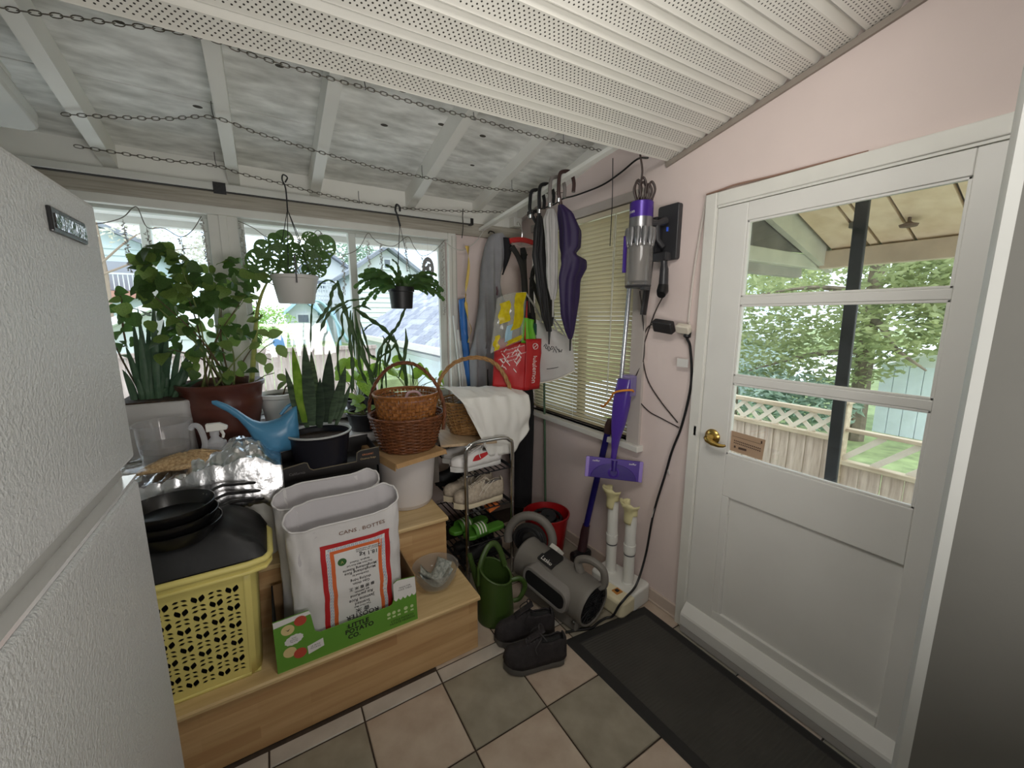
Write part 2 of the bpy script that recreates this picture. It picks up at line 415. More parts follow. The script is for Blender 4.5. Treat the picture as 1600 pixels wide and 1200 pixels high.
# ---------------------------------------------------------------- back window wall trim
GRAIN = M('grained_beam', (186, 180, 168), .55, col2=(160, 153, 140), scale=5, stretch=(1, 9, 22), bump=.06, bscale=20)
struct(MB().box(XL, XR, YB-.022, YB+.01, 2.160, 2.248).build('trim_3', GRAIN, smooth=0, bevel=.003))
struct(MB().box(XL, XR, YB-.010, YB+.01, 2.248, 2.41).build('trim_4', WHITE, smooth=0))
struct(MB().box(B1+.001, B1+.058, YB-.03, YB+.02, .92, 2.16).build('trim_5', TRIMW, smooth=0, bevel=.004))
po = MB().box(A1-.002, B0+.002, YB-.012, YB+.02, .92, 2.16).box(A1+.045, B0-.045, YB-.024, YB-.012, .92, 2.16)
struct(po.build('trim_6', TRIMW, smooth=0, bevel=.003))
struct(MB().box(XL, B1, YB-.028, YB+.015, 2.118, 2.160).build('trim_7', TRIMW, smooth=0, bevel=.004))
struct(MB().box(XR-.11, XR-.04, YB-.08, YB-.011, 2.25, 2.315).build('trim_8', WHITE, smooth=0, bevel=.003))
FRAME = M('window_frame_vinyl', (206, 210, 204), .4, var=.03)
def window(n, x0, x1, bars):
    mb = MB(); y0, y1 = YB+.03, YB+.09; f = .028
    mb.box(x0, x1, y0, y1, ZT-f, ZT); mb.box(x0, x1, y0, y1, ZB, ZB+f); mb.box(x0, x0+f, y0, y1, ZB+f, ZT-f); mb.box(x1-f, x1, y0, y1, ZB+f, ZT-f)
    wn = struct(mb.build('window_%d' % n, FRAME, smooth=0, bevel=.003, loc=((x0+x1)/2, YB, ZB)))
    edges = [x0+f]+[b for b in bars]+[x1-f]
    for b in bars: MB().box(b-.021, b+.021, y0-.004, y1-.01, ZB+f, ZT-f).build('mullion', FRAME, wn, smooth=0, bevel=.003)
    for a, b in zip(edges[:-1], edges[1:]):
        MB().box(a+.004, b-.004, y0+.03, y0+.034, ZB+f, ZT-f).build('pane', GLASS, wn, smooth=0)
    if bars:                                   # the sliding sash on the right
        a, b = bars[-1]+.021, x1-f; sf = MB(); s_ = .022
        sf.box(a, b, y0-.002, y0+.028, ZT-f-s_, ZT-f); sf.box(a, b, y0-.002, y0+.028, ZB+f, ZB+f+s_); sf.box(b-s_, b, y0-.002, y0+.028, ZB+f+s_, ZT-f-s_)
        sf.build('sash', FRAME, wn, smooth=0, bevel=.003)
    return wn
window(1, A0, A1, []); window(2, B0, B1, [.513])
# sill: a deep ledge under the windows, covered in marbled vinyl
MARBLE = M('marbled_vinyl', (228, 225, 222), .35, col2=(176, 172, 172), scale=7, detail=10)
LEDGE_Z = .95
struct(MB().box(XL, .86, 2.26, YB-.001, LEDGE_Z-.05, LEDGE_Z).build('trim_9', MARBLE, smooth=0, bevel=.006))
struct(MB().box(XL, 1.2, YB-.10, YB+.03, ZB-.05, ZB).build('trim_10', MARBLE, smooth=0, bevel=.004))
struct(MB().box(XL, .86, 2.285, 2.3, .56, LEDGE_Z-.05).build('trim_11', M('ledge_front', (120, 112, 104), .7), smooth=0))

# ---------------------------------------------------------------- right window (behind the blind)
mb = MB()
for (a, b, c, d) in ((W0-.09, W0, WB, WT+.05), (W0, W1, WT, WT+.05)): mb.box(XR-.016, XR+.01, a, b, c, d)
struct(mb.build('trim_12', M('window_casing', (186, 178, 172), .55, var=.04), smooth=0, bevel=.003))
struct(MB().box(XR-.045, XR+.04, W0-.11, W1+.02, WB-.035, WB).build('trim_13', TRIMW, smooth=0, bevel=.004))
mb = MB(); f = .035; xa, xb = XR+.045, XR+.09
mb.box(xa, xb, W0, W1, WT-f, WT).box(xa, xb, W0, W1, WB, WB+f+.02).box(xa, xb, W0, W0+f, WB, WT).box(xa, xb, W1-f, W1, WB, WT).box(xa, xb, 2.03, 2.07, WB, WT)
w3 = struct(mb.build('window_3', M('dark_window_metal', (46, 42, 38), .4, metal=.5), smooth=0, bevel=.003))
MB().box(xa+.02, xa+.024, W0+f, 2.03, WB+f+.02, WT-f).build('pane', GLASS, w3, smooth=0)
MB().box(xa+.02, xa+.024, 2.07, W1-f, WB+f+.02, WT-f).build('pane', GLASS, w3, smooth=0)

# ---------------------------------------------------------------- glazed back door
door = MB(); DX0, DX1 = 1.72, 1.762; Y0, Y1 = .226, 1.099; gl0, gl1 = .349, .968; z0, zt = .028, 2.052
for (a, b, c, d) in ((gl1, Y1, z0, zt), (Y0, gl0, z0, zt), (gl0, gl1, 1.979, zt), (gl0, gl1, .785, .982), (gl0, gl1, z0, .2), ):
    door.box(DX0, DX1, a, b, c, d)
for (c, d) in ((1.640, 1.672), (1.305, 1.337)): door.box(DX0+.002, DX1-.004, gl0, gl1, c, d)
door.box(DX0+.014, DX1-.01, gl0, .938, .2, .785); door.box(DX0, DX1, .938, gl1, .2, .785)
dr = struct(door.build('door_1', DOORW, smooth=0, bevel=.003, loc=(1.74, .66, 0)))
for (c, d) in ((1.672, 1.979), (1.337, 1.640), (.982, 1.305)):
    MB().box(DX0+.018, DX0+.022, gl0-.002, gl1+.002, c-.002, d+.002).build('pane', GLASS, dr, smooth=0)
    bd = MB()
    for (a, b, e, g) in ((gl0, gl0+.009, c, d), (gl1-.009, gl1, c, d), (gl0, gl1, c, c+.009), (gl0, gl1, d-.009, d)): bd.box(DX0+.004, DX0+.018, a, b, e, g)
    bd.build('glazing_bead', DOORW, dr, smooth=0, bevel=.002)
wd = MB(); wd.prism([(0, .05), (0, .155), (-.006, .16), (-.044, .115), (-.048, .105), (-.048, .05)], (DX0, Y0, 0), (1, 0, 0), (0, 0, 1), (0, 1, 0), Y1-Y0)
wd.build('weather_board', DOORW, dr, smooth=0, bevel=.003)
MB().box(DX0-.046, DX0-.036, Y0+.002, Y1-.002, .012, .049).build('door_sweep', M('door_sweep_vinyl', (176, 172, 168), .5), dr, smooth=0, bevel=.003)
MB().prism([(0, 0), (.012, 0), (.004, .5), (0, .5)], (DX0+.004, .938, .2), (0, -1, 0), (0, 0, 1), (1, 0, 0), .01).build('panel_bead', DOORW, dr, smooth=0)
BRASS = M('worn_brass', (190, 160, 90), .25, metal=1, var=.2, scale=30)
kn = MB(); kc = V((DX0, 1.036, 1.045))
kn.lathe(kc, [(.036, 0), (.036, .004), (.031, .010), (.018, .014), (.015, .03), (.013, .048)], 24, (-1, 0, 0), capt=True).build('handle_rose', BRASS, dr)
lv = MB().tube([kc+V((-.045, 0, 0)), kc+V((-.05, -.006, -.004)), kc+V((-.05, -.03, -.014)), kc+V((-.047, -.06, -.018)), kc+V((-.043, -.078, -.016)), kc+V((-.04, -.086, -.012))], [.012, .013, .012, .009, .007, .005], 12)
lv.build('handle_lever', BRASS, dr)
MB().box(XR-.03, XR-.012, 1.118, 1.13, 1.03, 1.075).build('strike_plate', STEEL, dr, smooth=0)
# casing, jamb and header trim round the door
mb = MB().box(XR-.03, XR+.01, D1+.002, 1.158, 0, DT+.058); mb.box(XR-.028, XR+.01, .1, D1+.002, DT+.003, DT+.058)
struct(mb.build('trim_14', TRIMW, smooth=0, bevel=.004))
mb = MB().box(XR-.022, XR+.09, D1-.003, D1+.002, 0, DT); mb.box(XR-.022, XR+.09, D0, D1, DT-.006, DT+.003); mb.box(XR+.03, XR+.1, D0-.05, D0+.004, 0, DT)
struct(mb.build('trim_15', TRIMW, smooth=0))
mb = MB(); mb.box(XR-.012, XR+.01, 1.16, YB, .0, .075); mb.box(XR-.017, XR+.01, 1.16, YB, 0, .012)
struct(mb.build('baseboard_right', M('pinkish_baseboard', (196, 180, 168), .5, var=.05), smooth=0, bevel=.004))
struct(MB().box(.76, XR, YB-.012, YB+.01, 0, .075).build('baseboard_back', M('dark_baseboard', (160, 146, 138), .5), smooth=0, bevel=.004))
struct(MB().box(XR, XR+.12, D0, D1, -.03, .008).build('trim_16', STEEL, smooth=0))

# ---------------------------------------------------------------- wooden steps
OAK = m_wood('step_laminate', (214, 180, 132), (196, 156, 110), 'X', .38, 2.2)
def staves(m):
    # finger-jointed staves: faint colour steps from stave to stave
    t = m.node_tree; b = bs(m); src = b.inputs['Base Color'].links[0].from_socket
    tcn = t.nodes.new('ShaderNodeTexCoord'); sp = t.nodes.new('ShaderNodeSeparateXYZ'); cb = t.nodes.new('ShaderNodeCombineXYZ')
    t.links.new(tcn.outputs['Object'], sp.inputs[0]); t.links.new(sp.outputs[0], cb.inputs[0])
    ad = t.nodes.new('ShaderNodeMath'); ad.operation = 'ADD'; t.links.new(sp.outputs[1], ad.inputs[0]); t.links.new(sp.outputs[2], ad.inputs[1]); t.links.new(ad.outputs[0], cb.inputs[1])
    br = t.nodes.new('ShaderNodeTexBrick'); br.inputs['Scale'].default_value = 1; br.inputs['Brick Width'].default_value = .34; br.inputs['Row Height'].default_value = .05; br.inputs['Mortar Size'].default_value = 0
    br.inputs['Color1'].default_value = (1, 1, 1, 1); br.inputs['Color2'].default_value = (.76, .68, .60, 1); t.links.new(cb.outputs[0], br.inputs['Vector'])
    mx = t.nodes.new('ShaderNodeMix'); mx.data_type = 'RGBA'; mx.blend_type = 'MULTIPLY'; mx.inputs['Factor'].default_value = .8
    t.links.new(src, mx.inputs['A']); t.links.new(br.outputs['Color'], mx.inputs['B']); t.links.new(mx.outputs['Result'], b.inputs['Base Color'])
staves(OAK)
OAKN = m_wood('step_nosing', (216, 190, 142), (196, 166, 118), 'X', .35, 2.2)
steps = tag(MB().box(XL+.003, .756, 1.55, YB-.025, 0, .262).box(XL+.003, .722, 1.84, YB-.025, .262, .545).build('wooden_steps', OAK, smooth=0, bevel=.002, loc=(.2, 1.55, 0)),
            'pale wood laminate stairs rising toward the windows under the clutter', 'steps')
def tread(x0, x1, y0, y1, z):
    t = MB().prism([(0, 0), (.012, .0), (.02, .006), (.02, .016), (.014, .022), (y1*0-(y1-y0), .022), (-(y1-y0), 0)], (x0, y0+.02, z), (0, -1, 0), (0, 0, 1), (1, 0, 0), x1-x0)
    return t.build('tread', OAKN, steps, smooth=40)
tread(XL+.003, .762, 1.53, 1.84, .262-.0); tread(XL+.003, .728, 1.82, YB-.025, .545-.0)
STEP1, STEP2 = .284, .567
# ================================================================ outdoors
GRASS = M('grass', (148, 162, 112), .9, var=.3, scale=4, bump=.5, bscale=60)
struct(MB().box(-40, 40, 6.4, 60, .2, .6).build('lawn', GRASS, smooth=0))
struct(MB().box(-40, 3.2, YB+.2, 6.4, -.9, -.6).build('ground', M('bounce_ground', (226, 224, 218), .9, var=.05), smooth=0))  # unseen ground, kept near white to bounce light up onto the ceiling
struct(MB().box(3.2, 40, -30, 6.4, -1.0, -.62).build('lawn_2', GRASS, smooth=0))
struct(MB().box(XR+.13, 3.3, -2.5, 2.5, -.4, -.06).build('porch_floor', M('porch_concrete', (170, 166, 158), .9, var=.1), smooth=0))
struct(MB().box(XL-1, XR+1, YB+.14, 3.34, 2.175, 2.20).box(XL-1, XR+1, 3.30, 3.36, 2.135, 2.26).build('eave', M('eave_paint', (228, 228, 222), .6), smooth=0))
tag(MB().box(-.585, -.535, 3.30, 3.35, -.6, 2.14).build('veranda_post', M('post_paint', (236, 240, 232), .6), smooth=0, bevel=.004),
    'pale slim post holding the eave outside the left window', 'post')

# --- back yard fence seen under the windows
WOODW = M('weathered_fence', (182, 168, 158), .85, col2=(142, 126, 118), scale=5, stretch=(8, 8, .8), bump=.15, bscale=20)
fb = thing('board_fence', 'weathered grey board fence outside the window behind the potted plants', 'fence', (-.2, 6, -.6))
bme = mesh_of(MB().box(-.046, .046, -.012, .012, 0, 1.74), 'fence_board', WOODW, 0)
for i in range(36):
    part('fence_board', bme, Matrix.Translation((-2.2+i*.1, 6+rnd.uniform(-.006, .006), -.6+rnd.uniform(-.01, .01))), fb)
MB().box(-2.25, 1.36, 5.96, 6.05, 1.14, 1.19).build('cap_rail', WOODW, fb, smooth=0, bevel=.004)
MB().box(-2.25, 1.36, 6.012, 6.05, .5, .58).build('cross_rail', WOODW, fb, smooth=0)

# --- fence along the porch side, with lattice on top
W2 = M('cedar_fence', (208, 190, 172), .85, col2=(168, 148, 132), scale=5, stretch=(8, 8, .8), bump=.15, bscale=20)
W3 = M('cedar_rail', (202, 186, 158), .8, col2=(172, 152, 126), scale=5, stretch=(6, .8, 6), bump=.1)
lf = thing('lattice_fence', 'cedar fence with lattice top seen through the glazed door', 'fence', (4.2, 1.2, -.62))
bm2 = mesh_of(MB().box(-.012, .012, -.066, .066, 0, 1.15), 'fence_board', W2, 0)
for i in range(36):
    y = -1.1+i*.14
    top = -.62+(-.19 if y < 1.3 else 0)
    part('fence_board', bm2, Matrix.Translation((4.21+rnd.uniform(-.005, .005), y, top)), lf)
MB().box(4.16, 4.24, 1.42, 4.0, .515, .555).build('rail', W3, lf, smooth=0, bevel=.004)
MB().box(4.17, 4.23, 1.42, 4.0, .735, .775).build('rail', W3, lf, smooth=0, bevel=.004)
MB().box(4.16, 4.24, -1.1, 1.34, .325, .365).build('rail', W3, lf, smooth=0, bevel=.004)
MB().box(4.17, 4.23, -1.1, 1.34, .62, .65).build('rail', W3, lf, smooth=0, bevel=.004)
MB().box(4.15, 4.25, 1.335, 1.425, -.62, .86).box(4.135, 4.265, 1.32, 1.44, .86, .885).build('fence_post', W3, lf, smooth=0, bevel=.005)
LAT = M('lattice_slat', (214, 204, 184), .8, var=.1)
lm = mesh_of(MB().box(-.004, .004, -.020, .020, -.165, .165), 'lattice_slat', LAT, 0)
for i in range(16):
    y = 1.52+i*.155
    if y > 3.9: break
    for sg, dx in ((1, .0), (-1, .009)):
        part('lattice_slat', lm, Matrix.Translation((4.195+dx, y, .645)) @ Matrix.Rotation(radians(46*sg), 4, 'X') @ Matrix.Scale(.95, 4), lf)
for i in range(9):
    part('lattice_slat', lm, Matrix.Translation((4.195, 1.22-i*.22, .49)) @ Matrix.Rotation(radians(46), 4, 'X') @ Matrix.Scale(1.15, 4), lf)

# --- porch roof
PW = M('porch_ceiling_paint', (242, 222, 190), .8, col2=(224, 200, 164), scale=10, bump=.05, bscale=40, detail=8)
PB_ = M('porch_beam_paint', (206, 190, 166), .8, var=.12, scale=8)
PG = M('porch_gable_paint', (206, 206, 188), .7, var=.08, scale=6)
pr = thing('porch_roof', 'cream board porch roof with beam seen through the top door pane', 'porch', (2.5, .4, 1.9))
def zr(x): return 2.02+(3.2-x)*.325
ys = [1.235, 1.04, .985, .83, .60, .33, .08, -.4, -.9, -1.6]
for a, b in zip(ys[:-1], ys[1:]):
    MB().add([(x, y, zr(x)+d) for d in (0, .025) for (x, y) in ((3.22, a-.008), (1.88, a-.008), (1.88, b+.008), (3.22, b+.008))],
             [(0, 1, 2, 3), (7, 6, 5, 4), (0, 4, 5, 1), (1, 5, 6, 2), (2, 6, 7, 3), (3, 7, 4, 0)]).build('ceiling_board', PW, pr, smooth=0)
MB().add([(x, y, zr(x)+d) for d in (.026, .05) for (x, y) in ((3.4, 1.3), (1.87, 1.3), (1.87, -1.7), (3.4, -1.7))],
         [(0, 1, 2, 3), (7, 6, 5, 4), (0, 4, 5, 1), (1, 5, 6, 2), (2, 6, 7, 3), (3, 7, 4, 0)]).build('roof_deck', M('porch_gap', (70, 62, 52), .9), pr, smooth=0)
MB().box(3.17, 3.24, -1.7, 1.28, 1.905, 2.015).build('beam', PB_, pr, smooth=0, bevel=.004)
MB().prism([(3.30, 1.885), (1.88, zr(1.88)-.155), (1.88, zr(1.88)+.03), (3.30, 2.02)], (0, 1.25, 0), (1, 0, 0), (0, 0, 1), (0, 1, 0), .035).build('gable_board', PG, pr, smooth=0)
MB().box(1.88, 3.26, 1.29, 1.34, 1.905, 1.985).build('tie_beam', PG, pr, smooth=0, bevel=.004)
MB().box(1.88, 3.1, 1.345, 1.40, 1.85, 1.915).build('tie_beam', M('porch_tie_grey', (170, 166, 154), .8, var=.1), pr, smooth=0, bevel=.004)
MB().add([(1.9, 1.30, zr(1.9)-.02), (3.2, 1.30, 2.0), (1.9, 1.30, 1.96)], [(0, 1, 2)]).build('gable_shade', M('gable_shade_tone', (118, 114, 106), .9, var=.2), pr, smooth=0, solid=.01)  # dark sheet standing in for the shade inside the gable
c = V((2.94, .80, zr(2.94)))
MB().lathe(c-V((0, 0, .05)), [(.001, 0), (.035, .004), (.04, .016), (.02, .022), (.008, .03), (.008, .055)], 16).build('hook', M('rusty_hook', (110, 90, 74), .7), pr)
MB().box(2.88, 2.94, 1.0, 1.04, zr(2.9)-.03, zr(2.9)).build('bracket', STEEL, pr, smooth=0)
po = MB().obox((2.0, .672, 1.16), (.010, 0, 0), (0, .022, 0), (0, .020, 1.22))
t_ = tag(po.build('porch_post', M('black_porch_post', (38, 40, 44), .55, var=.25, scale=12), smooth=0, bevel=.004), 'black strap like post close outside the door glass', 'post')

# --- houses, sheds, roofs
SID = M('white_siding', (206, 210, 212), .7)
SIDG = M('pale_green_siding', (186, 200, 202), .7)
ROOF = M('grey_shingle_far', (128, 132, 142), .85, var=.15, scale=6)
WIN = M('far_window', (96, 104, 116), .2)
def siding(mb, x0, x1, y, z0, z1, step=.16):
    n = max(1, int((z1-z0)/step))
    for i in range(n):
        a = z0+(z1-z0)*i/n; b = z0+(z1-z0)*(i+1)/n
        mb.add([(x0, y-.03, a), (x1, y-.03, a), (x1, y, b), (x0, y, b)], [(0, 1, 2, 3)])
        mb.add([(x0, y-.03, a), (x1, y-.03, a), (x1, y, a), (x0, y, a)], [(3, 2, 1, 0)])
def house(name, label, x0, x1, y, z0, zw, zr_, mat, roofm, depth=5, wins=(), over=.25):
    t = thing(name, label, 'house' if 'shed' not in name else 'shed', ((x0+x1)/2, y, z0))
    mb = MB(); siding(mb, x0, x1, y, z0, zw); mb.box(x0, x1, y+.01, y+depth, z0, zw)
    xm = (x0+x1)/2
    mb.add([(x0, y, zw), (x1, y, zw), (xm, y, zr_-.03), (x0, y+depth, zw), (x1, y+depth, zw), (xm, y+depth, zr_-.03)], [(0, 1, 2), (5, 4, 3), (0, 2, 5, 3), (1, 4, 5, 2)])
    mb.build('wall', mat, t, smooth=0)
    h = (zr_-zw)/(xm-x0)
    rf = MB()
    for s in (-1, 1):
        e = xm+s*((x1-x0)/2+over); ze = zw-h*over
        rf.add([(xm, y-.3, zr_), (e, y-.3, ze), (e, y+depth, ze), (xm, y+depth, zr_), (xm, y-.3, zr_+.12), (e, y-.3, ze+.12), (e, y+depth, ze+.12), (xm, y+depth, zr_+.12)],
               [(0, 1, 2, 3), (7, 6, 5, 4), (0, 4, 5, 1), (1, 5, 6, 2), (3, 2, 6, 7)])
    rf.build('roof', roofm, t, smooth=0)
    for (a, b, c_, d) in wins:
        f = MB().box(a-.06, b+.06, y-.07, y-.02, c_-.06, d+.06).build('window', SID, t, smooth=0)
        MB().box(a, b, y-.085, y-.06, c_, d).build('pane', WIN, f, smooth=0)
    return t
hl = house('green_house', 'pale green sided house with porch beyond the left window', -4.6, -2.5, 14, 1.0, 3.42, 3.9, SIDG, ROOF, 5, ())
MB().box(-4.6, -2.55, 13.93, 13.98, 2.25, 2.95).build('porch_shade_panel', M('porch_shadow_paint', (150, 152, 162), .8), hl, smooth=0)  # flat panel; the shade under the porch is put into its colour
rl = MB()
for i in range(22): rl.box(-4.5+i*.09, -4.48+i*.09, 13.7, 13.72, 2.25, 2.62)
rl.box(-4.55, -2.5, 13.69, 13.73, 2.62, 2.66).build('railing', SID, hl, smooth=0)
MB().box(-4.6, -2.4, 13.6, 13.95, 2.05, 2.22).build('porch_edge', M('red_brown_paint', (176, 130, 116), .8), hl, smooth=0)
hr = house('gabled_house', 'white gabled house with small attic window beyond the right window', 2.6, 4.75, 14, .6, 3.05, 3.82, SID, ROOF, 3.5, ((3.58, 3.76, 3.2, 3.46),))
hm = house('far_house', 'white house with grey roof and deck behind the hanging white pot', 1.2, 3.6, 18.5, .6, 3.3, 4.15, SID, ROOF, 5, ((1.6, 2.3, 2.75, 3.05),))
rl = MB()
for i in range(20): rl.box(1.5+i*.09, 1.53+i*.09, 17.4, 17.43, 2.2, 2.78)
rl.box(1.45, 3.4, 17.38, 17.45, 2.78, 2.84).box(1.45, 3.4, 17.38, 18.45, 2.1, 2.2).build('deck_railing', SID, hm, smooth=0)
for x in (1.5, 2.4, 3.3): MB().box(x-.05, x+.05, 17.4, 17.5, .6, 2.1).build('deck_post', SID, hm, smooth=0)
house('garden_shed', 'small white shed with barred window standing on the lawn', .73, 1.70, 16.3, .6, 1.76, 2.2, SID, M('pale_blue_roof', (168, 200, 222), .7), 1.3, ((1.05, 1.38, 1.40, 1.66),), .12)
house('neighbour_garage', 'low white gabled garage beyond the left window, near the aloe', -2.15, -.9, 9, .6, 1.40, 1.72, SID, M('white_garage_roof', (232, 234, 234), .7), 3, ())
# neighbour's outbuilding with a shingled roof: eave runs away from the house
SH = [M('shingle_%s' % k, c_, .85, var=.2, scale=14) for k, c_ in (('a', (150, 152, 164)), ('b', (134, 137, 150)), ('c', (164, 166, 176)))]
nb = thing('shingled_outbuilding', 'outbuilding with grey shingled roof close outside the right window', 'outbuilding', (2.8, 7, -.6))
E0 = V((1.93, 0, 1.19)); sl = V((1.5, 0, .98)).normalized()
MB().add([(1.93, 3.9, 1.18), (1.93, 10.5, 1.18), (3.5, 10.5, 2.205), (3.5, 3.9, 2.205)], [(0, 1, 2, 3)]).build('roof_deck', SH[1], nb, smooth=0, solid=.03)
shm = [mesh_of(MB().obox((0, 0, 0), (.085, 0, 0), (0, .135, 0), (0, 0, .008)), 'shingle', m, 0) for m in SH]
up = V((-sl.z, 0, sl.x))
for r_ in range(12):
    for k in range(24):
        y = 3.95+k*.275+(r_ % 2)*.137
        if y > 10.4: continue
        p = E0+sl*(.05+r_*.15)+up*.026+V((0, y+rnd.uniform(-.01, .01), 0))
        tilt = Matrix((sl, V((0, 1, 0)), up)).transposed().to_4x4()
        part('shingle', rnd.choice(shm), Matrix.Translation(p) @ tilt @ Matrix.Rotation(radians(-4), 4, 'Y'), nb)
MB().box(1.86, 1.94, 3.85, 10.5, 1.10, 1.20).build('gutter', M('gutter_paint', (206, 200, 196), .5), nb, smooth=0, bevel=.01)
wl = MB().box(2.12, 3.5, 3.95, 10.4, -.6, 1.12).build('wall', SID, nb, smooth=0)
fr = MB(); fr.tube([V((2.10, 6.3, .5))+V((0, p[0], p[1])) for p in rrect(2.6, 1.0, .28, 5)], .05, 6, closed=True)
fr.build('trailer_window_rim', M('pale_rim', (200, 204, 206), .5), nb)
MB().prism(rrect(2.55, .95, .26, 5), (2.105, 6.3, .5), (0, 1, 0), (0, 0, 1), (-1, 0, 0), .01).build('pane', M('pale_pane', (206, 216, 222), .3), nb, smooth=0)
# pale blue play slide
BL = M('pale_blue_plastic', (186, 216, 236), .6)
ps = thing('play_slide', 'pale blue play slide on the lawn past the hanging white pot', 'slide', (2.1, 15, .6))
MB().grid(lambda u, v: (1.45+1.05*u, 15+.5*v, 2.12-1.4*u*u+.05*sin(u*6)), 12, 3).build('chute', BL, ps, solid=.05)
MB().tube([(1.5, 15, 2.05), (1.75, 15, 1.6), (2.0, 15, .6)], .05, 6).build('leg', BL, ps)
MB().tube([(2.1, 15.3, 1.8), (2.2, 15.3, 1.2), (2.25, 15.3, .6)], .05, 6).build('leg', BL, ps)
tag(MB().lathe((.25, 12, .6), [(.16, 0), (.19, .25), (.17, .5), (.02, .51)], 16).build('rain_barrel', M('blue_barrel', (96, 136, 188), .5), loc=(.25, 12, .6)),
    'blue barrel on the lawn behind the board fence', 'barrel')
# far right sheds
sr = thing('blue_grey_shed', 'pale blue grey garden shed at the right of the door glass', 'shed', (10.5, 1.6, -.62))
mb = MB()
for i in range(11): mb.box(9.99, 10.02, .6+i*.2, .79+i*.2, -.62, .70-.0*i)
mb.box(10.02, 12, .6, 2.79, -.62, .70).build('wall', M('blue_grey_boards', (228, 236, 242), .7, var=.05), sr, smooth=0)
MB().prism([(.45, .66), (1.7, 1.06), (2.95, .66), (2.95, .72), (1.7, 1.14), (.45, .72)], (9.85, 0, 0), (0, 1, 0), (0, 0, 1), (1, 0, 0), 2.3).build('roof', M('shed_roof', (226, 226, 220), .7), sr, smooth=0)
MB().add([(9.99, .6, .70), (9.99, 2.79, .70), (9.99, 1.7, 1.07)], [(0, 1, 2)]).build('gable', M('gable_vents', (226, 228, 226), .7), sr, smooth=0)
s2 = thing('white_shed', 'white shed corner at the left edge of the door glass', 'shed', (10.5, 6, -.62))
MB().box(10, 12, 5.2, 7.5, -.62, 1.05).build('wall', SIDG, s2, smooth=0)
MB().prism([(5.0, 1.0), (6.3, 1.72), (7.6, 1.0), (7.6, 1.1), (6.3, 1.84), (5.0, 1.1)], (9.8, 0, 0), (0, 1, 0), (0, 0, 1), (1, 0, 0), 2.3).build('roof', SID, s2, smooth=0)

# --- trees
def leaves_mb(blobs, n, sz):
    mb = MB()
    for k in range(n):
        c_, r = rnd.choice(blobs); d = V((rnd.gauss(0, 1), rnd.gauss(0, 1), rnd.gauss(0, 1))).normalized()*rnd.uniform(.25, 1)**.6
        p = V(c_)+V((d.x*r[0], d.y*r[1], d.z*r[2]))
        a = V((rnd.uniform(-1, 1), rnd.uniform(-1, 1), rnd.uniform(-.5, .3))).normalized()*sz*rnd.uniform(.6, 1.4); b = a.orthogonal().normalized()*sz*.4
        b = Matrix.Rotation(rnd.uniform(0, 6), 3, a) @ b
        mb.add([p-a, p+b, p+a, p-b], [(0, 1, 2, 3)])
    return mb
def tree(name, label, base, h, blobs, n, sz, mat, bark, limbs=(), rt=.15):
    t = thing(name, label, 'tree', base)
    b = V(base)
    MB().tube([b, b+V((.05, .03, h*.5)), b+V((0, 0, h))], [rt, rt*.8, rt*.3], 8).build('trunk', bark, t)
    for L in limbs: MB().tube(smooth_path(L, 4), [rt*.45*(1-.8*i/(4*(len(L)-1))) for i in range(4*(len(L)-1)+1)], 6).build('branch', bark, t)
    o = leaves_mb(blobs, n, sz).build('foliage', mat, t, smooth=0); o['kind'] = 'stuff'
BARK = M('bark', (120, 108, 92), .9, var=.3, scale=10)
L1 = m_leaf('tree_leaf_green', (186, 192, 140), (126, 138, 92), .6, 3)
L2 = m_leaf('tree_leaf_yellow', (206, 210, 156), (156, 170, 110), .45, 3)
L3 = m_leaf('tree_leaf_blue', (178, 196, 178), (128, 150, 132), .45, 3)
L4 = m_leaf('blossom', (226, 222, 208), (180, 178, 160), .4, 3)
TW = M('twig', (140, 124, 108), .9)
tree('conifer', 'big green conifer filling the door glass behind the fence', (9, 2.75, -.62), 5.2,
     [((8.4, 3.4, 2.0), (1.3, 1.3, 1.0)), ((8.6, 4.6, 1.9), (1.2, 1.3, .9)), ((8.2, 2.2, 1.45), (1.0, .9, .6)), ((8.7, 3.2, 1.0), (1.2, 1.2, .7)), ((8.4, 2.0, 2.2), (.9, .5, .4)), ((8.8, 4.4, .8), (1.2, 1.0, .8)), ((9, 3, 3.2), (1.6, 1.6, .9)), ((8.8, 1.4, 1.6), (.8, 1.0, .5))], 10000, .068, L1, BARK,
     [[(8.9, 2.8, 1.6), (8.3, 2.4, 1.45), (7.9, 2.1, 1.15), (7.8, 1.7, .85)], [(8.9, 2.8, 1.0), (8.4, 3.4, .9), (8, 4.2, .55)], [(8.95, 2.8, 2.0), (8.3, 3.4, 2.1), (7.8, 4, 2.0)]])
tree('maple', 'yellow green tree left of the conifer beyond the porch', (15, 8.4, -.62), 4.6, [((14.8, 8, 2.8), (1.4, 1.9, 1.4)), ((14.4, 6.6, 2.9), (1.1, 1.2, .8)), ((15, 9.4, 2), (1.2, 1.4, 1.4))], 4000, .1, L2, BARK)
tree('round_bush', 'blue green bush low behind the fence at the door glass', (8, 4.4, -.62), 1, [((8, 4.3, .1), (.7, 1.1, .6)), ((8.1, 3.2, .1), (.6, .8, .5))], 2500, .07, L3, BARK, rt=.06)
tree('far_tree', 'distant leafy tree at the far right of the door glass', (16, 2, -.62), 4.2, [((16, 2.4, 3.4), (1.4, 2.0, .7)), ((16, 4, 2.8), (1.4, 2, 1.2)), ((16, 1.2, 2.1), (1.2, 1.6, .8))], 3000, .13, L1, BARK)
